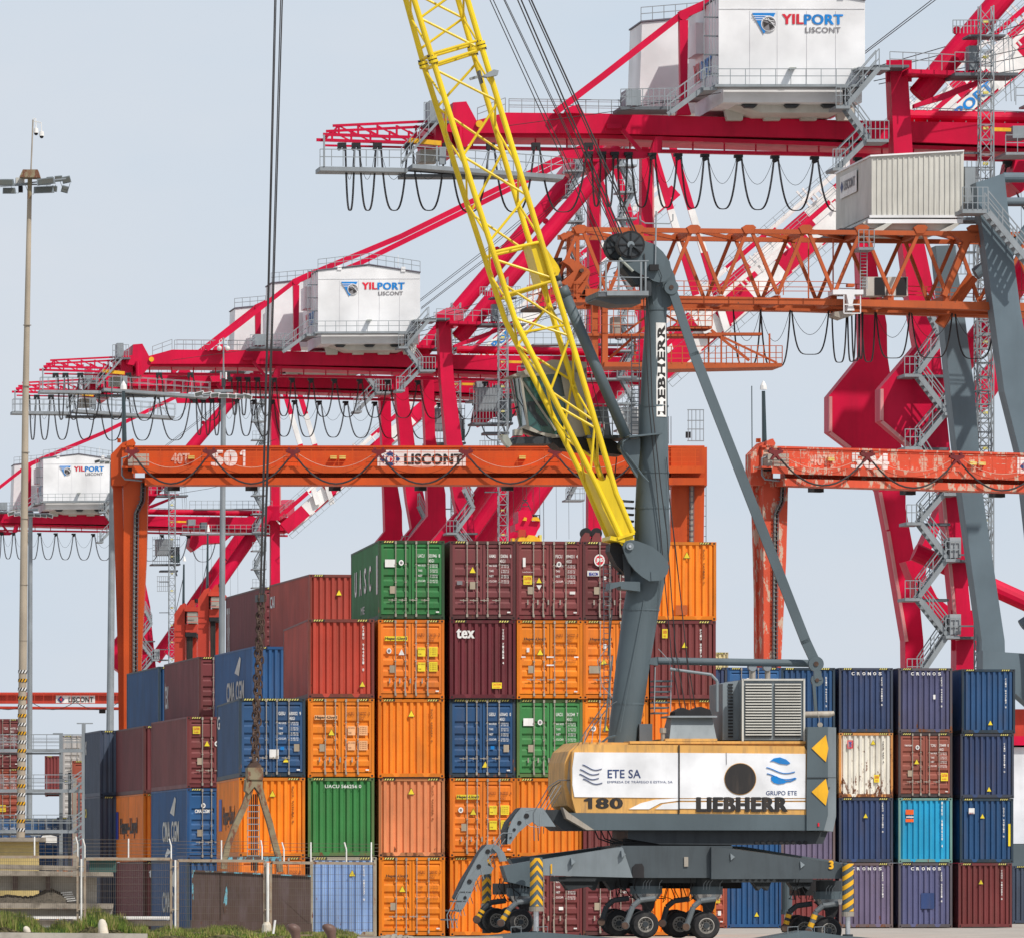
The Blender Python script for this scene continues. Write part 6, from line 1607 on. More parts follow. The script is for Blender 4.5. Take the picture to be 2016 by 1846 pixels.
# ------------------------------------------------------------ yard gantry cranes
def gantry(PG, pts, label, num, mat, full_right=True, sx=0, slope=0.0, legb=1846, dep=4.0):
    # drawn on the first crane's outline (x 222-1390, y 870-955) and shifted by sx
    def X(x): return x + sx
    def Yy(x, y): return y + slope * (x - 240)
    def q(l): return [(X(x), Yy(x, y)) for x, y in l]
    B0 = PG.P(X(257), 1846, 0); B0.z = 0
    t = thing('yard_gantry_crane', label, 'gantry crane', B0, 0, 'rubber tyred gantry cranes over the container yard')
    m = MB(); xr = 1387 if full_right else 900
    PG.poly(m, q([(240, 877), (xr, 877), (xr, 881), (240, 881)]), -.1, .8, mat)
    PG.poly(m, q([(240, 881), (xr, 881), (xr, 926), (240, 926)]), 0, .7, mat)
    PG.poly(m, q([(285, 926), (xr, 926), (xr, 941), (285, 941)]), .6, 1.2, mat)  # set back so the walkway shades this band
    bm = part('main_beam', m, t)
    m = MB(); PG.poly(m, q([(285, 940), (xr, 940), (xr, 954), (285, 954)]), -1.05, .6, mat); part('lower_beam', m, t)  # strip's depth is made up: set forward so the sun reaches it
    m = MB()
    PG.poly(m, q([(240, 917), (xr, 917), (xr, 921), (240, 921)]), -1.0, 0, mat)
    PG.poly(m, q([(260, 921), (xr, 921), (xr, 931), (260, 931)]), -1.0, -.95, mat)
    x = 262
    for f in (.28, .55, .82, 1.0): PG.bar(m, q([(xr - 10, 919 - 35 * f), (xr, 0)])[0], q([(262, 919 - 35 * f), (0, 0)])[0], 1.0, -1.0, mat)
    while x < xr: PG.bar(m, q([(x, 919), (0, 0)])[0], q([(x, 884), (0, 0)])[0], 1.2, -1.0, mat); x += 27
    part('walkway', m, t)
    m = MB()
    PG.poly(m, q([(243, 940), (292, 940), (288, 1100), (278, 1300), (272, legb), (244, legb)]), .3, 1.6, mat)
    PG.poly(m, q([(222, 950), (240, 950), (244, 1100), (254, legb), (238, legb), (232, 1300)]), 1.0, max(1.3, dep), mat)
    PG.poly(m, q([(218, 895), (240, 872), (262, 865), (262, 880), (262, 940), (243, 955), (218, 955)]), .2, dep, mat)
    leg = part('leg', m, t)
    m = MB(); PG.poly(m, q([(250, 868), (262, 863), (267, 872), (262, 885), (247, 885)]), -.1, .2, mat); PG.rect(m, X(231), 863, X(238), 871, 1, 1.2, 'sticker_orange'); part('end_bracket', m, t)
    m = MB()
    for x_ in (0, 9): PG.path(m, q([(278 + x_, 950), (276 + x_, 985), (264 + x_, 1010), (262 + x_, 1200), (260 + x_, legb)]), 1.6, .12, 'galv_dark')
    PG.path(m, q([(282, 950), (280, 985), (268.5, 1010), (266.5, 1200), (264.5, legb)]), 6, .22, 'black'); PG.path(m, q([(279, 950), (277, 985), (266, 1010), (264, 1200), (262, legb)]), 3, .16, 'lock_steel')
    y = 960
    while y < legb - 10:
        xx = 278 - max(0, min(1, (y - 960) / 50)) * 14 - (y - 1010) * .004 if y > 960 else 278
        PG.bar(m, q([(xx, y), (0, 0)])[0], q([(xx + 9, y), (0, 0)])[0], 1.2, .08, 'galv_dark'); y += 8.5
    part('cable_ladder', m, leg)
    m = MB(); PG.rect(m, X(252), 893, X(293), 920, -.6, -.02, 'cab_beige'); part('switch_cabinet', m, t)
    m = MB(); PG.rect(m, X(252), 920, X(296), 927, -.6, -.02, 'black'); PG.path(m, q([(262, 894), (240, 902), (240, 935), (246, 943), (280, 946)]), 4, -.4, 'galv'); part('conduit', m, t)
    if full_right:
        m = MB()
        PG.poly(m, q([(1322, 950), (1387, 950), (1382, 1300), (1376, legb), (1322, legb), (1318, 1300)]), .2, 1.6, mat); PG.rect(m, X(1321), 880, X(1392), 955, -.1, 4, mat)
        o = part('leg', m, t)
        m = MB()
        for x_ in (1358, 1366): PG.bar(m, (X(x_), 950), (X(x_), legb), 1.3, .1, 'galv_dark')
        PG.bar(m, (X(1362), 950), (X(1362), legb), 5, .16, 'lock_steel')
        for i in range(45): PG.bar(m, (X(1358), 955 + i * 11), (X(1366), 955 + i * 11), 1.2, .06, 'galv_dark')
        for i in range(24): PG.bar(m, (X(1386), 955 + i * 20), (X(1390), 955 + i * 20), 1.2, .8, 'galv_dark')
        PG.bar(m, (X(1390), 950), (X(1390), 1330), 1.3, .8, 'galv_dark')
        part('cable_ladder', m, o)
        m = MB()
        for x_ in (1355, 1362, 1370, 1378, 1385): PG.bar(m, (X(x_), 868), (X(x_), 807), 1.5, .3, 'galv')
        for y in (807, 828, 845, 868): PG.bar(m, (X(1353), y), (X(1386), y), 1.8, .3, 'galv')
        for x_ in (1302, 1309, 1316, 1321): PG.bar(m, (X(x_), 874), (X(x_), 820), 1.4, .3, 'galv_dark')
        PG.rect(m, X(1350), 850, X(1360), 862, .3, .5, 'black')
        part('ladder_cage', m, t)
    for xs, txt, w, h0, h1, mt in ((337, '40T', 36, 892, 913, 'num_faded'), (416, num, 67 if sx == 0 else 74, 886, 917, 'txt_white')):
        m = MB(); last = txt == '501'; a, b = q([(xs, h1), (xs + w * (.76 if last else 1), h1)]); c_ = q([(xs, h0)])[0]
        o = PG.P(*a, -.03); m.text('50' if last else txt, o, PG.P(*b, -.03) - o, PG.P(*c_, -.03) - o, mt, .07 if mt == 'txt_white' else .03); 
        if last: one(PG, m, xs + w * .84, h1, xs + w, h0, -.03, mt, q)
        part('numeral', m, bm)
    m = MB(); a, b, c_, d_ = q([(743, 920), (917, 920), (917, 886), (743, 886)])
    PG.poly(m, [a, b, c_, d_], -.03, 0, 'txt_white')
    for pts_, mt in ((((768, 887), (758, 895), (778, 895)), 'txt_navy'), (((768, 920), (758, 912), (778, 912)), 'txt_navy'), (((748, 903.5), (756, 895), (756, 912)), 'txt_navy'), (((788, 903.5), (780, 895), (780, 912)), 'txt_navy')): PG.poly(m, q(pts_), -.05, -.03, mt)
    PG.disc(m, X(768), Yy(768, 903.5), 9, -.05, -.03, 'txt_navy'); PG.disc(m, X(768), Yy(768, 903.5), 6, -.06, -.05, 'txt_white'); PG.poly(m, q([(768, 898), (774, 903.5), (768, 909)]), -.08, -.06, 'txt_red')
    a, b = q([(796, 914), (911, 914)]); c_ = q([(796, 893)])[0]; o = PG.P(*a, -.05); m.text('LISCONT', o, PG.P(*b, -.05) - o, PG.P(*c_, -.05) - o, 'txt_black', .03)
    part('sign', m, bm)
    hx = [275, 476, 578, 712, 825, 935, 1050, 1160, 1290, 1360]
    if sx == 0: hx = [370 - 98, 411 * 1.0, 578, 824, 1080, 1230]
    hx = [271, 418, 578, 824, 1070, 1300] if False else [272, 592 - 178, 580, 822, 1060, 1290]
    hx = [272, 414, 578, 822, 1070, 1310]
    step = [260, 413, 577, 746, 917, 1093, 1262] if sx == 0 else [268, 449, 625, 800]
    for i, x in enumerate(step):
        if x > xr - 60: break
        m = MB(); PG.poly(m, q([(x - 14, 885), (x + 14, 885), (x + 14, 890), (x + 4, 894), (x + 10, 903), (x + 6, 904), (x, 897), (x - 6, 904), (x - 10, 903), (x - 4, 894), (x - 14, 890)]), -1.3, -1.1, 'rust_dark2'); PG.disc(m, X(x - 8), Yy(x, 883), 3, -1.3, -1.1, 'rust_dark2', 8); PG.disc(m, X(x + 8), Yy(x, 883), 3, -1.3, -1.1, 'rust_dark2', 8)
        part('cable_trolley', m, t)
        if i + 1 < len(step):
            gp = step[i + 1] - x
            m = MB()
            PG.path(m, q([(x + 8 + (gp - 16) * k / 12, 902 + 50 * (1 - (k / 6 - 1) ** 2)) for k in range(13)]), 3.6, -1.25, 'rope', n=6)
            PG.path(m, q([(x + 10 + (gp - 20) * k / 12, 893 + 27 * (1 - (k / 6 - 1) ** 2)) for k in range(13)]), 1.0, -1.2, 'salmon_cable', n=4)
            part('cable_loop', m, t)
            m = MB(); PG.poly(m, q([(x + 90, 940), (x + 112, 940), (x + 112, 951), (x + 90, 951)]), 3.8, 4.2, 'lamp_glass'); part('flood_lamp', m, t)
            m = MB(); PG.poly(m, q([(x + 70, 955), (x + 94, 955), (x + 94, 965), (x + 70, 965)]), 4.4, 4.9, 'black'); part('camera_box', m, t)
            pass
    for x in (370, 650, 668, 1022):
        m = MB(); PG.poly(m, q([(x, 897), (x + 13, 897), (x + 13, 903), (x, 903)]), -.25, -.02, 'hazard_pale'); part('beam_lamp', m, t)
    m = MB(); PG.tube(m, (X(245), 878), (X(243), 770), 10, .6, 'dark_glass', w2=7); PG.tube(m, (X(243), 767), (X(243), 759), 14, .6, 'txt_white', w2=12); PG.tube(m, (X(243), 759), (X(243), 750), 12, .6, 'txt_white', w2=2); PG.tube(m, (X(221), 950), (X(220), 760), 2, 1.6, 'dark_glass')
    part('antenna_mast', m, t)
    return t
paint('num_faded', (0.68, 0.42, 0.34), rough=.6, dirt=.3, scale=2)
paint('rust_dark2', (0.16, 0.012, 0.015), rough=.6)
paint('salmon_cable', (0.66, 0.42, 0.32), rough=.6)
gantry(PL(620, 374.0, 1.2), None, 'clean orange yard gantry crane lettered 501 spanning the left half of the picture', '501', 'rtg_orange')
gantry(PL(1500, 392.0, 20.0), None, 'scratched red orange yard gantry crane lettered 504 at the right edge', '504', 'rtg_worn', full_right=False, sx=1260, slope=.028, dep=.9)
# far gantry with LISCONT board at the lower left
FG = PL(110, 800.0, 0.0)
b = FG.P(100, 1846, 0); b.z = 0
t = thing('yard_gantry_crane', 'distant red yard gantry beam with a white board, low at the left edge', 'gantry crane', b, 0, 'rubber tyred gantry cranes over the container yard')
m = MB(); FG.rect(m, -420, 1362, 330, 1366, -.4, 1, 'rtg_red'); FG.rect(m, -420, 1366, 330, 1384, 0, 1, 'rtg_red'); FG.poly(m, [(-420, 1386), (330, 1392), (330, 1397), (-420, 1392)], 2, 3.4, 'rtg_red'); fb_ = part('main_beam', m, t)
for x in (-400, 310):
    m = MB(); FG.poly(m, [(x - 14, 1384), (x + 16, 1384), (x + 8, 1766), (x - 6, 1766)], .2, 2, 'rtg_red'); part('leg', m, t)
m = MB(); FG.rect(m, 110, 1368, 187, 1384, -.1, 0, 'txt_white'); FG.text(m, 'LISCONT', 135, 1371, 184, 1381, -.15, 'txt_black', .02); FG.poly(m, [(120, 1369), (127, 1376), (120, 1383), (113, 1376)], -.15, -.1, 'txt_navy'); FG.disc(m, 120, 1376, 2.5, -.2, -.15, 'txt_red', 8); part('sign', m, fb_)
m = MB(); FG.bar(m, (-400, 1366), (320, 1368), 1, -1.2, 'rtg_red'); FG.bar(m, (-400, 1382), (320, 1384), 1, -1.2, 'rtg_red')
for i in range(40): FG.bar(m, (-400 + i * 18, 1383), (-400 + i * 18, 1366), .8, -1.2, 'rtg_red')
for i in range(8): FG.path(m, [(-380 + i * 88 + 88 * k / 8, 1380 + 16 * (1 - (k / 4 - 1) ** 2)) for k in range(9)], 1.3, -1.3, 'rope', n=4)
FG.rect(m, 195, 1396, 207, 1403, 1, 2, 'black')
part('walkway', m, t)
# two gantries seen end-on behind the upper containers
for x0_, x1_, yt, D, lb in ((343, 387, 1190, 560, 'red yard gantry crane end, left one of the pair above the blue and maroon containers'), (390, 432, 1160, 520, 'red yard gantry crane end, right and taller one of the pair beside the light mast')):
    E = PL(x0_, D, 0); b = E.P(x0_ + 20, 1846, 0); b.z = 0
    t = thing('yard_gantry_crane', lb, 'gantry crane', b, 0, 'rubber tyred gantry cranes over the container yard')
    m = MB(); E.poly(m, [(x0_, yt + 18), (x0_ + 12, yt), (x0_ + 21, yt - 4), (x0_ + 21, yt + 10), (x0_ + 22, 1790), (x0_, 1790)], 0, 4, 'rtg_red'); E.rect(m, x0_ + 22, yt + 58, x1_, 1790, 3, 6, 'rtg_red'); part('leg', m, t)
    m = MB(); E.rect(m, x0_ + 26, yt + 14, x1_, yt + 36, -.5, 3, 'cab_beige'); part('switch_cabinet', m, t)
    m = MB(); E.rect(m, x0_ + 20, yt + 4, x1_ + 6, yt + 12, -.6, 8, 'rtg_red'); E.rect(m, x0_ + 22, yt + 38, x1_ + 2, yt + 56, -.2, 7, 'rtg_red'); E.rect(m, x0_ + 22, yt + 54, x1_, yt + 62, -.5, 5, 'black'); E.rect(m, x0_ + 24, yt + 62, x1_ - 8, 1790, -.3, 0, 'gasket_and_dark_fill')
    E.poly(m, [(x0_ + 24, yt + 4), (x0_ + 34, yt - 10), (x0_ + 42, yt - 10), (x0_ + 40, yt + 4)], 0, 2, 'rtg_red'); E.rect(m, x0_ + 40, yt - 12, x0_ + 47, yt - 5, 0, 1, 'black')
    for f in (0, 18, 36): E.bar(m, (x0_ + 24, yt + 12 + f * .6), (x1_ + 4, yt + 12 + f * .6), 1.1, -.9, 'rtg_red')
    part('end_beam', m, t)
    m = MB(); E.tube(m, (x0_ + 18, yt + 6), (x0_ + 19, yt - 80 if x0_ < 360 else yt - 110), 5.5, 1, 'dark_glass', w2=3.5); E.bar(m, (x0_ + 3, yt + 14), (x0_ + 17, yt - 50), 1.2, 1, 'dark_steel'); E.tube(m, (x0_ + 20, yt - 86 if x0_ < 360 else yt - 114), (x0_ + 20, yt - 96 if x0_ < 360 else yt - 128), 7, 1, 'txt_white', w2=2); part('antenna_mast', m, t)
# ------------------------------------------------------------ light masts
def floodlight(m, PP, x, y, w, h, d, tilt=0, mat='crane_light'):
    p = PP.P(x, y, d); W = PP.px(w); H = PP.px(h); Dp = W * .55
    a = math.radians(tilt); u = PP.u * math.cos(a) + Vector((0, 0, 1)) * math.sin(a); v = Vector((0, 0, 1)) * math.cos(a) - PP.u * math.sin(a)
    o = [(0, 0), (1, 0), (.94, .8), (.06, .8)]
    fr = [p + u * (W * i) + v * (H * j) for i, j in ((0, 0), (1, 0), (.96, 1), (.02, 1))]
    bk = [q + PP.n * Dp + v * (H * .1) for q in fr]; bk[2] -= v * H * .35; bk[3] -= v * H * .35
    m.hexa([fr[0], fr[1], bk[1], bk[0], fr[3], fr[2], bk[2], bk[3]], mat)
    g0 = [p + u * (W * i) + v * (H * j) - PP.n * .02 for i, j in ((.08, .12), (.92, .12), (.9, .85), (.1, .85))]
    m.add(g0, [(0, 1, 2, 3)], 'lamp_glass_dark')
paint('lamp_glass_dark', (0.10, 0.11, 0.10), rough=.3, dirt=.3)
P1 = PL(50, 312.0, 0)
b = P1.P(42, 1846, 0); b.z = 0
t = thing('light_mast', 'tall beige light mast with striped bands near its foot at the left edge', 'light mast', b, 0, 'floodlight masts')
m = MB(); P1.tube(m, (40, 1700), (45, 1300), 17, 0, 'pole_beige', n=16, w2=16); P1.tube(m, (45, 1300), (50, 800), 16, 0, 'pole_beige', w2=13, n=16); P1.tube(m, (50, 800), (58, 392), 13, 0, 'pole_beige', w2=9, n=16); P1.tube(m, (58, 394), (59, 345), 9, 0, 'rust_teal', n=12)
P1.tube(m, (61, 335), (65, 236), 3, 0, 'lock_steel')
for y in (1150, 1020, 890, 760, 640, 1260): P1.tube(m, (40 + (1700 - y) * .0128, y), (40 + (1700 - y) * .0128, y + 1.2), 16.6, 0, 'old_concrete', n=16)
pole = part('pole', m, t)
for k in range(19):
    y = 1318 + k * 17.3; cx_ = 40 + (1700 - y) * .0125; m = MB(); r = P1.px(8.9); mm = 'hazard_yellow' if k % 2 else 'txt_white'
    def arc(y0, y1, t0, t1, mat, o):
        vs = []
        for i in range(7):
            tt = t0 + (t1 - t0) * i / 6; tt0 = tt
            for yy in (y0, y1):
                c = P1.P(cx_, yy, 0); vs.append(c + P1.u * ((r + o) * math.sin(tt)) - P1.n * ((r + o) * math.cos(tt)))
        m.add(vs, [(2 * i, 2 * i + 1, 2 * i + 3, 2 * i + 2) for i in range(6)], mat)
    arc(y, y + 6.5, -1.57, 1.57, mm, .0)
    for j in range(-3, 3):
        c0 = P1.P(cx_, y + 6.5, 0); c1_ = P1.P(cx_, y, 0)
        def pt(c, s_): s_ = max(-.97, min(.97, s_)); return c + P1.u * ((r + .012) * s_) - P1.n * ((r + .012) * math.sqrt(1 - s_ * s_))
        s0 = j * .62; m.add([pt(c0, s0), pt(c0, s0 + .3), pt(c1_, s0 + .65), pt(c1_, s0 + .35)], [(0, 1, 2, 3)], 'txt_black')
    part('reflective_band', m, pole)
m = MB(); a = P1.pts([(38, 349), (79, 350), (74, 334), (45, 334)], -.4)
m.hexa([a[0], a[1], a[1] + P1.n * .9, a[0] + P1.n * .9, a[3], a[2], a[2] + P1.n * .7, a[3] + P1.n * .7], 'rust_teal'); 
for v_ in m.v: pass
part('rusty_hood', m, t)
m = MB()
for a, b_, w in (((6, 363), (100, 364), 3), ((45, 362), (130, 352), 2.5), ((0, 368), (60, 364), 2)): P1.bar(m, a, b_, w, .1, 'galv')
for x, y in ((50, 375), (20, 373), (90, 370), (118, 367)): P1.path(m, [(x, y - 10), (x + 6, y + 6), (x + 16, y + 8), (x + 20, y - 6)], 1, .1, 'black')
P1.rect(m, 31, 350, 47, 362, .2, .8, 'oc_house'); P1.rect(m, 36, 366, 44, 378, .2, .6, 'black'); part('lamp_ring', m, t)
for x, y, w, h, d, tl in ((-8, 381, 36, 13, -.8, 0), (5, 397, 26, 12, -.6, 0), (73, 381, 36, 13, -.9, 7), (66, 396, 40, 13, -.6, 2), (124, 378, 17, 14, .4, 12), (119, 393, 14, 14, .2, -15), (100, 392, 12, 12, 1.0, -8), (30, 378, 14, 12, 1.0, 0), (92, 376, 14, 12, 1.2, 5), (108, 374, 16, 12, 1.2, 5)):
    m = MB(); floodlight(m, P1, x, y - 15, w, h, d, tl); part('floodlight', m, t)
for x, y, px_ in ((71, 262, 65), (82, 268, 66)):
    m = MB(); P1.path(m, [(64, 262), (64, 238 + (y - 262)), (67, 233 + (y - 262)), (x - 1, 234 + (y - 262) * 1.3), (x, y - 8)], 2, 0, 'txt_white'); P1.tube(m, (x, y - 9), (x, y), 8, 0, 'txt_white', w2=10, n=12); m.sphere(P1.P(x, y + 1, 0), P1.px(4), 'black'); part('dome_camera', m, t)
def small_mast(px, D, ytop, ybot, w, lamps_w, lb, cams=False, y0=None, lean=0):
    Q = PL(px, D, 0); b = Q.P(px - lean, 1846, 0); b.z = 0
    t = thing('light_mast', lb, 'light mast', b, 0, 'floodlight masts')
    m = MB(); Q.tube(m, (px - lean, HY + CAMZ / Q.k), (px, ytop), w * 1.15, 0, 'galv', w2=w * .75, n=12); part('pole', m, t)
    m = MB(); Q.rect(m, px - lamps_w * .2, ytop - 8, px + lamps_w * .2, ytop - 3, -.3, .3, 'galv'); Q.rect(m, px - lamps_w * .45, ytop + 1, px + lamps_w * .45, ytop + 4, -.2, .2, 'galv')
    Q.rect(m, px - 5, ytop - 2, px + 5, ytop + 8, -.3, .3, 'galv_dark'); part('lamp_frame', m, t)
    for i in range(7):
        m = MB(); f = i / 6 - .5; floodlight(m, Q, px + f * lamps_w - lamps_w * .11, ytop + 9 - abs(f) * 3, lamps_w * .22, lamps_w * .10, -.5 + abs(f), f * -30, 'house_white'); part('floodlight', m, t)
    if cams:
        m = MB(); Q.tube(m, (px, ytop), (px, ytop - 110), 3, 0, 'galv'); 
        for s_ in (-1, 1): Q.path(m, [(px, ytop - 98), (px + s_ * 4, ytop - 108), (px + s_ * 8, ytop - 104), (px + s_ * 8, ytop - 92)], 1.6, 0, 'txt_white'); m.sphere(Q.P(px + s_ * 8, ytop - 89, 0), Q.px(5), 'txt_white')
        for s_ in (-5, 0, 5): Q.tube(m, (px + s_, ytop - 28), (px + s_, ytop - 52 + abs(s_) * 2), 3.5, .2, 'house_white')
        Q.rect(m, px - 4, ytop - 30, px + 3, ytop - 14, -.2, .2, 'dark_steel'); part('camera_and_antennas', m, t)
small_mast(440, 470, 775, 1300, 13, 92, 'grey light mast with white floodlights and twin dome cameras, standing behind the 501 beam', True, lean=7)
small_mast(222, 640, 905, 1430, 15, 58, 'grey light mast just left of the orange gantry leg', lean=9)
small_mast(60, 640, 1008, 1700, 11, 72, 'grey light mast right behind the tall beige one at the left edge', False, lean=3)
# ------------------------------------------------------------ reefer rack and containers at the far left
RK = PL(100, 420.0, 3.0)
b = RK.P(100, 1800, 0); b.z = 0
t = thing('steel_rack', 'grey steel rack with three railed walkways at the far left', 'rack', b)
gz = HY + CAMZ / RK.k
m = MB()
for x, yt in ((120, 1444), (165, 1424)): RK.rect(m, x - 3.5 if x < 150 else x - 4.2, yt, x + 3.5 if x < 150 else x + 3.6, gz, 3 if x < 150 else 0, 3.4 if x < 150 else .4, 'galv'); RK.rect(m, x - 14 if x > 150 else x - 16, yt - 2, x + 18 if x > 150 else x + 4, yt, 0, .4, 'galv')
RK.rect(m, 134, 1520, 140, gz, 3, 3.4, 'dark_steel'); RK.rect(m, 143, 1530, 151, gz, 3, 3.6, 'lock_steel'); RK.rect(m, 153, 1540, 158, gz, 3, 3.4, 'galv_dark'); RK.rect(m, -60, 1440, -52, gz, 3, 3.4, 'galv')
m.v = [(x - RK.px(51 if False else 0), y, z) for x, y, z in m.v]
part('column', m, t)
zr = Z(0, 2000, 4.196)
for ya, yb, yc in ((440, 480, 270), (915, 955, 745), (1395, 1435, 1220)):
    m = MB(); (_, y0), (_, y1), (_, y2) = zr((0, ya), (0, yb), (0, yc))
    RK.rect(m, -80, y0, 163, y1, -.3, 0, 'galv'); RK.rect(m, -80, y1 + 1, 120, y1 + 4, 2, 2.3, 'galv'); RK.rect(m, -80, y0 + 1, 163, y0 + 2.5, 0, 2.2, 'galv_dark')
    for yy, w in ((y2, 1.5), (y2 + 10, 1.1), (y2 + 16, 1.1)): RK.bar(m, (-80, yy), (163, yy), w, -.3, 'galv'); 
    RK.bar(m, (-80, y2 + 14), (163, y2 + 14), 1.3, -.3, 'galv')
    for x in (-60, -40, -20, 2, 7, 28, 62, 66, 92, 132, 136, 142, 161): RK.bar(m, (x, y2), (x, y0), 1.2, -.3, 'galv')
    for yy in (y2 + 7, y2 + 22): RK.bar(m, (-80, yy), (120, yy), 1.0, 2.2, 'galv')
    part('walkway', m, t)
m = MB()
for ya, yb in ((920, 640), (1400, 1110), (1670, 1560)):
    p = zr((860, ya), (980, ya - 90)); 
    for o in (0, -16, -24): RK.bar(m, (p[0][0], p[0][1] + o), (p[1][0], p[1][1] + o), 2 if o else 3.5, -.6, 'galv')
    RK.bar(m, (p[0][0], p[0][1]), (p[0][0], p[0][1] - 26), 1.2, -.6, 'galv')
part('stair', m, t)
G4 = 'containers behind the steel rack'
def bk(px, D, lv, kd, cl, lb, mk=None, ru=.2, salt=0): container(px, D, 3.0, lv, kd, cl, lb, G4, ru, mk, salt=salt)
for lv, kd, cl, lb in ((3, 'door', 'maroon2', 'maroon container at the left edge on top behind the rack'), (2, 'door', 'redbrown', 'red brown container with a yellow label at the left edge behind the rack'), (1, 'door', 'blue2', 'blue container at the left edge behind the rack, under the red brown one'), (0, 'plain', 'navy', 'navy container at ground level at the left edge behind the rack')):
    bk(-42, 470, lv, kd, cl, lb, door_marks('TCLU', '419751', '6', extra=(lambda m: caution(.0, .4, .36, .4)(m)) if lv == 2 else None))
for lv, kd, cl, lb in ((0, 'door', 'navy', 'navy container with pale door marks right of the striped mast foot'), (1, 'door', 'blue', 'blue container upper neighbour right of the striped mast foot')):
    bk(42, 470, lv, kd, cl, lb, door_marks('CMAU', '306', '2'))
for px, D, lv, kd, cl, lb in ((122, 520, 3, 'door', 'grey', 'pale grey container highest in the gap right of the rack column'), (122, 520, 2, 'door', 'grey', 'pale grey container directly under the highest pale grey one behind the rack'), (112, 460, 1, 'plain', 'slate', 'slate grey container above the orange one behind the rack'), (112, 460, 0, 'plain', 'orange2', 'orange container behind the right half of the rack'), (142, 440, 2, 'door', 'redbrown', 'red brown container behind the rack stair, upper one'), (142, 440, 1, 'door', 'maroon2', 'maroon container behind the rack stair, middle one'), (142, 440, 0, 'door', 'maroon', 'maroon container behind the rack stair, lowest one'), (88, 600, 3, 'plain', 'maroon2', 'small red brown container far behind the rack columns')):
    bk(px, D, lv, kd, cl, lb, None)
# ------------------------------------------------------------ ship at the right edge
SH = PL(2000, 620.0, 7.8)
b = SH.P(2100, 1800, 0); b.z = 0
t = thing('ship', 'white ship superstructure with a red band cut off by the right edge', 'ship', b)
m = MB(); SH.poly(m, [(1985, 1470), (2300, 1470), (2300, 1660), (1981, 1660)], 0, 12, 'ship_white'); SH.poly(m, [(1975, 1661), (2400, 1661), (2400, 1790), (1975, 1790)], -3, 20, 'crane_grey'); part('hull', m, t)
m = MB(); SH.poly(m, [(1988, 1448), (2300, 1448), (2300, 1466), (1987, 1466)], -.5, 12, 'red'); SH.poly(m, [(1975, 1400), (1987, 1395), (1984, 1650), (1972, 1650)], 1, 6, 'salmon_smear'); SH.rect(m, 1992, 1395, 2200, 1448, 1, 8, 'rtg_red'); part('red_band', m, t)
m = MB(); SH.rect(m, 1989, 1350, 2200, 1354, -1, 3, 'galv')
for i in range(8): SH.bar(m, (1990 + i * 10, 1350), (1990 + i * 10, 1330), 1.3, -1, 'galv')
for y in (1330, 1340): SH.bar(m, (1990, y), (2100, y), 1.3, -1, 'galv')
part('deck_railing', m, t)
# ------------------------------------------------------------ chain and grab frame hanging from the crane
hk = K.P(513, 1175, .75)
m = MB()
y = 1176; i = 0
while y < 1506:
    for k_, (ox, d) in enumerate(((-3.2, .6), (3.2, .9), (0, .72))):
        cx_ = 514.5 - (y - 1176) * .04 + ox + math.sin(i * 1.3 + k_) * 1.2
        w, h = 4.8, 8.4
        pts = [K.P(cx_ + w * math.cos(a) * (1 if (i + k_) % 2 else .35), y + h * math.sin(a), d + (.0 if (i + k_) % 2 else .12 * math.cos(a))) for a in [2 * math.pi * j / 8 for j in range(9)]]
        m.path(pts, .034, 'rust_dark', 5)
    y += 12.2; i += 1
K.rect(m, 506, 1170, 520, 1184, .5, 1.0, 'dark_steel')
single('chain', m, 'rusty brown chain hanging in front of the blue containers from the left ropes', 'chain', hk)
gb = K.P(498, 1715, .75)
t = thing('grab_frame', 'rusty triangular steel frame with a ladder inside, hanging on the chain above the brown plate', 'frame', gb)
zg = Z(560, 2100, 2.88)
m = MB(); K.rect(m, *zg(395, 165), *zg(520, 262), .4, 1.1, 'rust_teal'); K.disc(m, *zg(455, 170), 13, .5, 1.0, 'rust_dark', 14); K.poly(m, zg((385, 260), (515, 260), (515, 320), (495, 380), (450, 320), (400, 380), (375, 350)), .45, 1.05, 'rust_teal'); part('head_block', m, t)
for q in (((430, 290), (370, 470), (290, 640), (225, 820), (205, 915), (200, 985)), ((480, 300), (520, 450), (570, 610), (610, 770), (645, 900), (655, 1010))):
    m = MB()
    for a, b in zip(q, q[1:]): K.bar(m, zg(*a), zg(*b), 11, .7, 'rust_teal', thick=.32)
    part('leg', m, t)
m = MB()
K.rect(m, *zg(235, 888), *zg(665, 925), .5, .95, 'teal_paint'); part('cross_bar', m, t)
m = MB()
for x in (390, 490): K.bar(m, zg(x - (455 - x) * -.1, 460), zg(x, 900), 1.3, .6, 'lock_steel')
for x in (425, 440, 455, 470): K.bar(m, zg(x, 380), zg(x, 1000), 2.2, .95, 'dark_steel')
for i in range(9): K.bar(m, zg(388, 470 + i * 51), zg(492, 470 + i * 51), 1.8, .62, 'galv')
part('ladder', m, t)
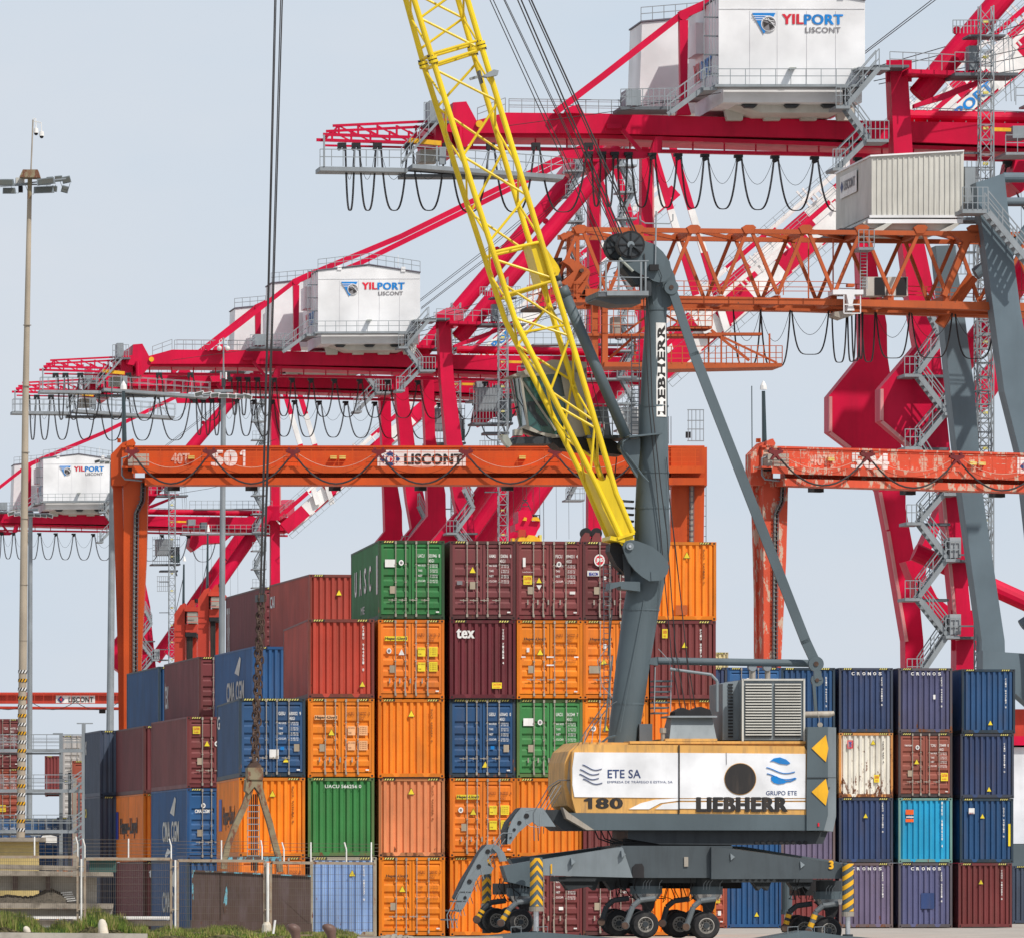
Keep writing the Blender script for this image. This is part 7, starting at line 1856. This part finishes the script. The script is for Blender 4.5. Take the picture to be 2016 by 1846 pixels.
# ------------------------------------------------------------ brown steel plate (side of a skip)
Q = PL(500, 262.0, 4.0)
b = Q.P(500, 1800, 0); b.z = 0
t = thing('steel_skip', 'big brown steel skip wall with chipped cyan top edge, standing behind the fence', 'skip', b)
m = MB(); Q.poly(m, [(382, 1812), (877 * .7, 1822), (612, 1822), (612, 1724), (500, 1718), (381, 1713)], 0, 1.6, 'brown_plate'); pl_ = part('plate', m, t)
m = MB(); Q.poly(m, [(380, 1714.5), (612, 1725), (612, 1722.5), (380, 1711.5)], -.06, 1.7, 'teal_paint'); Q.rect(m, 378, 1712, 381, 1830, -.06, .1, 'teal_paint'); Q.poly(m, zg((225, 1100), (232, 1180), (225, 1320), (205, 1350), (195, 1280), (210, 1180)), -.02, 0, 'teal_paint'); part('rim', m, t)
m = MB(); Q.poly(m, [(378, 1811), (614, 1817), (614, 1838), (378, 1838)], -.12, 1.7, 'brown_plate'); Q.rect(m, 434, 1714, 435.2, 1812, -.03, 0, 'rust_dark'); part('base_beam', m, t)
# ------------------------------------------------------------ fence
FP = PL(300, 256.0, 2.0)
paint('wire_fine', (0.13, 0.105, 0.08), rough=.6)
paint('white_stone', (0.62, 0.57, 0.47), rough=.9, dirt=.5, scale=3, streak=False, dcol=(0.45, 0.25, 0.05), bump=.3)
def panel(x0, x1, ya, yb, yl, label, posts=True, arms=(), white=None):
    b = FP.P((x0 + x1) / 2, 1842, 0); b.z = 0
    t = thing('wire_fence', label, 'fence', b, 0, 'wire mesh fence panels along the quay')
    m = MB(); FP.bar(m, (x0, ya), (x1, yb), 5.5, 0, 'fence_steel', thick=.08)
    for x, yt in ((x0, ya), (x1, yb)): FP.bar(m, (x, yt), (x, yl), 4.6, 0, 'fence_steel', thick=.08)
    FP.bar(m, (x0, yl - 2), (x1, yl - 2), 3, 0, 'fence_steel', thick=.05); part('frame', m, t)
    m = MB(); x = x0 + 3
    while x < x1 - 2: FP.bar(m, (x, ya + (yb - ya) * (x - x0) / (x1 - x0)), (x, yl), .45, .02, 'wire_fine'); x += 4.1
    y = ya + 9
    while y < yl: FP.bar(m, (x0, y + (yb - ya) * .5), (x1, y + (yb - ya) * .5), .5, .0, 'wire_fine'); y += 13.5
    part('mesh', m, t)
    if arms:
        m = MB()
        for (x, k) in arms: FP.path(m, [(x, ya), (x, ya - 26), (x - 4 * k, ya - 40)], 3.4, .0, 'white_paint'); 
        part('post_arm', m, t)
        m = MB()
        for i, dy in enumerate((38, 31, 24, 16, 9)): FP.bar(m, (x0 - 2, ya - dy), (x1 + 8, yb - dy), .7, .0, 'wire_fine')
        part('barbed_wire', m, t)
    return t
panel(-60, 153, 1686, 1686, 1846, 'mesh fence panel in front of the concrete slabs at the left edge', arms=((68, 0), (153, 1)))
panel(167, 337, 1690, 1690, 1838, 'mesh fence panel left of the brown skip wall, behind the short white stone', arms=((167, 1), (253, 0), (337, 1)))
panel(350, 521, 1693, 1694, 1838, 'rusty mesh fence panel in front of the left half of the brown skip wall', arms=((436, 0), (516, .6)))
panel(533, 737, 1697, 1699, 1842, 'mesh fence panel in front of the pale blue container', arms=((559, 1), (612, 0), (682, 1), (731, 0)))
for x, y0_, w, yb_, lb in ((160, 1690, 4, 1846, 'thin pale steel post between the two leftmost fence panels'), (345, 1692, 4, 1838, 'thin pale steel post just left of the brown skip wall'), (527, 1697, 6, 1820, 'thick pale steel post with a white stone footing in front of the brown skip')):
    b = FP.P(x, 1846, 0); b.z = 0
    t = thing('fence_post', lb, 'post', b); m = MB(); FP.tube(m, (x, y0_), (x, yb_), w, -.1, 'white_paint', n=10); m.tube(FP.P(x - 6, 1705, -.1), FP.P(x + 6, 1705, -.1), .02, 'fence_steel'); m.tube(FP.P(x - 6, 1790, -.1), FP.P(x + 6, 1790, -.1), .02, 'fence_steel'); part('pole', m, t)
    if w == 6:
        m = MB(); n = 12; vs = []
        for (yy, r) in ((1814, 6), (1820, 9), (1835, 10.5), (1850, 11)):
            c = FP.P(525, yy, -.1); vs += [c + Vector((FP.px(r) * math.cos(2 * math.pi * j / n), FP.px(r) * math.sin(2 * math.pi * j / n), 0)) for j in range(n)]
        m.add(vs, [(i * n + j, i * n + (j + 1) % n, (i + 1) * n + (j + 1) % n, (i + 1) * n + j) for i in range(3) for j in range(n)] + [tuple(range(n))[::-1]], 'white_stone'); part('footing', m, t)
# ------------------------------------------------------------ kerb, verge, stones, bollards
paint('white_stone', (0.62, 0.57, 0.47), rough=.9, dirt=.5, scale=3, streak=False, dcol=(0.45, 0.25, 0.05), bump=.3)
KP = PL(300, 250.0, 2.0)
m = MB(); KP.poly(m, [(-80, 1834), (290, 1837), (290, 1858), (-80, 1858)], 0, .8, 'concrete'); b = KP.P(100, 1846, 0); b.z = 0
single('kerb_wall', m, 'low pale concrete kerb along the bottom left edge', 'kerb', b)
m = MB(); KP.poly(m, [(704, 1843), (990, 1843), (990, 1860), (704, 1860)], 0, 1.5, 'concrete'); b = KP.P(850, 1846, 0); b.z = 0
single('kerb_wall', m, 'low pale concrete edge at the bottom between the fence and the crane', 'kerb', b)
# grassy verge: a rough mound plus blades
VP_ = PL(300, 254.0, 2.0)
rnd = random.Random(3)
def vh(x, dd):
    if x < 290:
        base_ = .52 + .10 * math.sin(x * .045) + .08 * math.sin(x * .11 + 1) + .30 * math.exp(-((x - 205) / 52) ** 2) * (1 if x < 285 else .3) + .28 * math.exp(-((x - 5) / 38) ** 2) - .2 * math.exp(-((x - 285) / 20) ** 2)
    else:
        base_ = .40 + .07 * math.sin(x * .06) + .06 * math.exp(-((x - 430) / 30) ** 2) - (.12 if x > 560 else 0)
    return max(.03, base_) * (1 - abs(dd - 3.2) / 3.6 * .45)
m = MB(); xs = list(range(-90, 706, 12)); ds = [0, 1.0, 2.2, 3.4, 5.0, 6.4]; vs = []
for dd in ds:
    for x in xs:
        p = VP_.P(x, 1846, dd); vs.append(Vector((p.x, p.y, 0 if dd in (0, 6.4) else vh(x, dd) + rnd.uniform(-.03, .03))))
n = len(xs); m.add(vs, [(j * n + i, j * n + i + 1, (j + 1) * n + i + 1, (j + 1) * n + i) for j in range(len(ds) - 1) for i in range(n - 1)], 'verge_soil') if paint('verge_soil', (0.14, 0.12, 0.06), rough=.95, dirt=.5, scale=3, streak=False, dcol=(0.06, 0.09, 0.02)) else None
paint('grass_green', (0.10, 0.16, 0.02), rough=.8, dirt=.6, scale=4, streak=False, dcol=(0.22, 0.20, 0.05)); paint('grass_dark', (0.035, 0.085, 0.012), rough=.8); paint('grass_straw', (0.30, 0.27, 0.09), rough=.9); paint('grass_lime', (0.17, 0.24, 0.03), rough=.8)
single('ground_verge', m, None, None, VP_.P(300, 1846, 3) * 1.0, kind='structure')
m = MB(); bl_v = []; 
for k in range(42000):
    x = rnd.uniform(-90, 704); dd = rnd.uniform(.2, 6.2); p = VP_.P(x, 1846, dd)
    z = vh(x, dd); cl = math.sin(x * .09 + dd) + math.sin(x * .23 + 2 * dd) * .6
    hh = rnd.uniform(.06, .24) * (1.35 if cl > .4 else .8) * (1.35 if (160 < x < 250 or x < 50) else 1) * (.7 if x > 290 else 1)
    a = rnd.uniform(0, 6.28); w = rnd.uniform(.008, .022); dx, dy = math.cos(a) * w, math.sin(a) * w
    lean = Vector((rnd.uniform(-.07, .07), rnd.uniform(-.05, .05), hh))
    q = Vector((p.x, p.y, z - .02)); c = rnd.random() + cl * .22
    mt = 'grass_dark' if c < .22 else 'grass_green' if c < .5 else 'grass_lime' if c < .75 else 'grass_straw'
    if x > 290 and rnd.random() < .5: mt = 'grass_straw' if rnd.random() < .55 else 'grass_lime'
    m.add([q - Vector((dx, dy, 0)), q + Vector((dx, dy, 0)), q + lean + Vector((dx * .3, dy * .3, 0)), q + lean * 1.05], [(0, 1, 2, 3)], mt)
single('grass', m, 'patchy green and straw coloured grass along the foot of the fence', None, VP_.P(300, 1846, 3), kind='stuff')
def stone(x, y, r, h, d, lb, cat, name, tall=False):
    m = MB(); n = 12; vs = []; c0 = VP_.P(x, y, d); rn = random.Random(int(x))
    rings = ((0, 1.0), (.35, 1.02), (.75, .86), (.93, .6), (1.0, .22)) if tall else ((0, .9), (.3, 1.05), (.7, .9), (.92, .5), (1.0, .15))
    for (f, k_) in rings:
        for j in range(n):
            rr = VP_.px(r) * k_ * (1 + rn.uniform(-.06, .06)); vs.append(Vector((c0.x + rr * math.cos(2 * math.pi * j / n) - f * .05, c0.y + rr * math.sin(2 * math.pi * j / n), c0.z - VP_.px(h) + VP_.px(2 * h if False else h) * f * 1.0)))
    m.add(vs, [(i * n + j, i * n + (j + 1) % n, (i + 1) * n + (j + 1) % n, (i + 1) * n + j) for i in range(len(rings) - 1) for j in range(n)] + [tuple(range(len(vs) - n, len(vs)))], 'white_stone')
    o = single(name, m, lb, cat, Vector((c0.x, c0.y, c0.z - VP_.px(h))))
    for p_ in o.data.polygons: p_.use_smooth = True
stone(204, 1808, 10, 40, -.4, 'upright whitish stone marker with yellow lichen in front of the mesh fence', 'stone', 'marker_stone', True)
stone(54, 1822, 7, 12, .2, 'small rounded white stone lying in the grass at the left', 'stone', 'stone')
for x, lb in ((582, 'rusty brown mooring bollard head, left one, before the brown skip'), (652, 'rusty brown mooring bollard head, right one, before the pale blue container')):
    m = MB(); c0 = KP.P(x, 1828, -.5); w = KP.px(1); n = 16; vs = []
    prof = ((34, -2, 9.5), (22, -2, 8.5), (12, 0, 9), (4, 2, 12), (-2, 4, 13.5), (-7, 6, 11.5), (-10, 7, 7), (-11, 7, 1))
    s_ = -1 if x < 600 else -1
    for (dz, ox, r) in prof:
        for j in range(n): vs.append(c0 + Vector((w * (ox * s_ + r * math.cos(2 * math.pi * j / n)), w * r * math.sin(2 * math.pi * j / n), -w * dz)))
    m.add(vs, [(i * n + j, i * n + (j + 1) % n, (i + 1) * n + (j + 1) % n, (i + 1) * n + j) for i in range(len(prof) - 1) for j in range(n)], 'bollard_brown') if MATS.get('bollard_brown') or paint('bollard_brown', (0.13, 0.075, 0.06), rough=.45, dirt=.3, scale=3, streak=False) else None
    o = single('mooring_bollard', m, lb, 'bollard', Vector((c0.x, c0.y, 0)), group='mooring bollards')
    for p_ in o.data.polygons: p_.use_smooth = True
m = MB(); c0 = KP.P(770, 1846, -.6); n = 10; vs = []
for k in range(60):
    x = rnd.uniform(752, 812) ; f = 1 - abs(x - 776) / 36; p = KP.P(x, 1846 - 6 * max(.1, f) * rnd.random(), rnd.uniform(-1, 0)); s_ = rnd.uniform(.02, .07)
    m.box((p.x - s_, p.y - s_, p.z - s_), (p.x + s_, p.y + s_, p.z + s_), 'concrete')
single('rubble', m, 'small heap of pale rubble on the quay edge left of the crane pad', None, c0, kind='stuff')
m = MB(); KP.tube(m, zg(600, 1510), zg(616, 1400), 4.5, -.3, 'txt_white'); b = KP.P(540, 1846, -.3)
single('marker_stick', m, 'short white stick leaning in front of the brown skip', 'stick', b)
# ------------------------------------------------------------ slabs, yellow hut behind the fence
zl = Z(0, 2100, 3.15)
A = PL(100, 290.0, 3.0)
b = A.P(40, 1846, 0); b.z = 0
t = thing('hut', 'small yellow plastered hut with flat concrete roof at the left edge', 'hut', b)
m = MB(); A.rect(m, -60, 1655, 76, 1846, 0, 3, 'ochre_wall'); part('wall', m, t)
m = MB(); A.rect(m, -70, 1648, 90, 1656, -.4, 3.2, 'old_concrete'); part('roof', m, t)
m = MB(); A.poly(m, [(79, 1650), (84, 1644), (100, 1643), (112, 1646), (112, 1658), (90, 1658)], 1.5, 2.2, 'white_paint'); A.rect(m, 60, 1643, 80, 1645, .5, 1.5, 'galv'); part('roof_box', m, t)
A2 = PL(100, 276.0, 3.0)
def slab(pts, d0, d1, lb, mat='old_concrete', name='concrete_slab', cat='slab', grp='old concrete slabs and beams behind the fence'):
    b = A2.P(pts[0][0] + 5, 1846, d0); b.z = 0
    m = MB(); A2.poly(m, pts, d0, d1, mat); return single(name, m, lb, cat, b, grp)
slab([(-60, 1699), (152, 1704), (152, 1713), (-60, 1709)], 0, 2, 'grey concrete beam with sloping top, upper one of the pile under the yellow hut')
slab([(-60, 1711), (222, 1716), (224, 1724), (-60, 1723)], -.3, 2.4, 'long concrete slab roof reaching right to the maroon container')
slab([(-60, 1723), (30, 1723), (30, 1752), (-60, 1752)], .6, 1.6, 'pale wall block at the left edge under the long slab', 'concrete')
slab([(35, 1723), (90, 1723), (90, 1752), (35, 1752)], .6, 1.6, 'pale wall block between the two dark pillars under the long slab', 'concrete')
slab([(98, 1723), (191, 1726), (190, 1780), (98, 1780)], .6, 1.6, 'larger pale wall block right of the dark pillars under the long slab', 'concrete')
slab([(25, 1723), (35, 1723), (35, 1752), (25, 1752)], .3, 1.6, 'left dark pillar under the long concrete slab', 'brown_plate')
slab([(90, 1723), (99, 1723), (99, 1752), (90, 1752)], .3, 1.6, 'right dark pillar under the long concrete slab', 'brown_plate')
slab([(-60, 1776), (224, 1778), (222, 1788), (-60, 1787)], -.5, 2, 'lower long concrete slab under the heap of dark nets')
slab([(-60, 1788), (222, 1788), (220, 1803), (-60, 1803)], .0, 1.6, 'stained pale concrete base under the lower long slab', 'concrete')
slab([(-60, 1802), (338, 1803), (338, 1809), (-60, 1807)], -1.2, -.8, 'white painted guard rail along the foot of the slabs', 'white_paint', 'guard_rail', 'rail')
slab([(-60, 1810), (340, 1811), (340, 1822), (-60, 1821)], -1.0, -.4, 'long low concrete beam below the white guard rail')
slab([(220, 1822), (253, 1822), (253, 1846), (220, 1846)], -.8, 0, 'square concrete block standing behind the upright stone marker', 'concrete')
m = MB(); vs = []; xs = list(range(-60, 131, 5)); ds = [0, .4, .9, 1.4, 1.9]
for dd in ds:
    for x in xs:
        top_ = 1770 - 20 * math.exp(-((x - 100) / 28) ** 2) - 8 * math.exp(-((x - 20) / 40) ** 2) - rnd.uniform(0, 3)
        p = A2.P(x, 1778 if dd in (0, 1.9) else top_ + (6 if dd != .9 else 0), dd - .3); vs.append(p)
n = len(xs); m.add(vs, [(j * n + i, j * n + i + 1, (j + 1) * n + i + 1, (j + 1) * n + i) for j in range(4) for i in range(n - 1)], 'net_dark') if paint('net_dark', (0.10, 0.085, 0.065), rough=.95, dirt=.8, scale=5, streak=False, dcol=(0.03, 0.028, 0.022), bump=.8) else None
b = A2.P(60, 1780, 0)
single('net_heap', m, 'heap of dark old nets lying on the lower long slab', 'nets', b)
for i in range(5):
    m = MB(); A2.bar(m, (120 + i * 3, 1757 + i * 4), (142 + i * 2, 1755 + i * 4), 2, .2, 'white_paint'); single('timber', m, 'pale thin timber lying beside the heap of dark nets', 'timber', A2.P(130, 1780, .2), group='pale timbers beside the nets')
m = MB(); A2.rect(m, 176, 1690, 229, 1716, 3.5, 5, 'tank_green') if paint('tank_green', (0.03, 0.10, 0.09), rough=.6) else None; A2.rect(m, 172, 1687, 232, 1690, 3.3, 5.2, 'white_paint')
single('skip_bin', m, 'dark green bin with a pale lid behind the fence posts', 'bin', A2.P(200, 1846, 4))

# ------------------------------------------------------------ spreader hanging under the crane boom in the distance
SP = PL(1020, 610.0, 7.8); zq = Z(1240, 1250, 4.383)
b = SP.P(1030, 1064, 0)
t = thing('cargo_spreader', 'red and yellow cargo spreader on thin ropes above the maroon containers', 'spreader', b)
m = MB(); SP.poly(m, zq((955, 820), (1000, 800), (1100, 810), (1120, 860), (1125, 940), (1220, 935), (1222, 1010), (1190, 1060), (1170, 1110), (1130, 1140), (1060, 1140), (1045, 1060), (960, 1050), (920, 1060), (915, 980), (955, 960)), 0, 3, 'red'); SP.rect(m, *zq(955, 1045), *zq(1045, 1140), -.2, 0, 'rtg_red'); part('body', m, t)
m = MB(); SP.poly(m, zq((940, 1200), (960, 1150), (1000, 1120), (1050, 1150), (1080, 1110), (1160, 1120), (1215, 1150), (1240, 1210)), -.2, 2, 'hazard_yellow'); SP.poly(m, zq((1010, 930), (1030, 890), (1060, 900), (1055, 935)), -.3, 0, 'hazard_yellow'); SP.poly(m, zq((1115, 930), (1140, 890), (1200, 890), (1225, 940)), -.3, 0, 'hazard_yellow')
SP.rect(m, *zq(880, 1150), *zq(910, 1200), 0, 1, 'hazard_yellow'); SP.rect(m, *zq(1215, 1110), *zq(1245, 1200), 0, 1, 'hazard_pale'); part('twistlock_frame', m, t)
m = MB()
for a, b_ in (((1015, 700), (970, 810)), ((1060, 700), (1110, 810)), ((1000, 760), (1080, 760)), ((1010, 680), (1065, 680)), ((1020, 680), (1060, 720)), ((1055, 680), (1020, 720)), ((980, 1000), (990, 850)), ((1215, 860), (1215, 930)), ((985, 855), (1215, 870))): SP.bar(m, zq(*a), zq(*b_), 1.6, .5, 'dark_steel')
SP.rect(m, *zq(1150, 865), *zq(1190, 905), .3, 1, 'dark_steel'); part('head_frame', m, t)
m = MB()
for x, y in ((1015, 690), (1060, 690), (900, 930), (1150, 830), (1130, 700), (1225, 1000)): SP.bar(m, zq(x, y), zq(x - 15, 380), .7, .6, 'rope')
part('cable', m, t)
for x, lb in ((1760, 'left rusty sheave block on top of the maroon containers beside the boom foot'), (1890, 'right rusty sheave block on top of the maroon containers beside the boom foot')):
    SQ = PL(1150, 330.0, 5.0); b = SQ.P(*zq(x, 1200), 0)
    t = thing('sheave_block', lb, 'sheave block', b, 0, 'sheave blocks beside the boom foot')
    m = MB(); SQ.poly(m, zq((x - 40, 1205), (x - 20, 1130), (x + 20, 1080), (x + 70, 1090), (x + 90, 1205)), 0, .7, 'rtg_block') if MATS.get('rtg_block') or paint('rtg_block', (0.2, 0.04, 0.04), rough=.6) else None; part('side_plate', m, t)
    m = MB(); SQ.disc(m, *zq(x + 30, 1090), 11, .1, .5, 'black', 18); part('sheave', m, t)
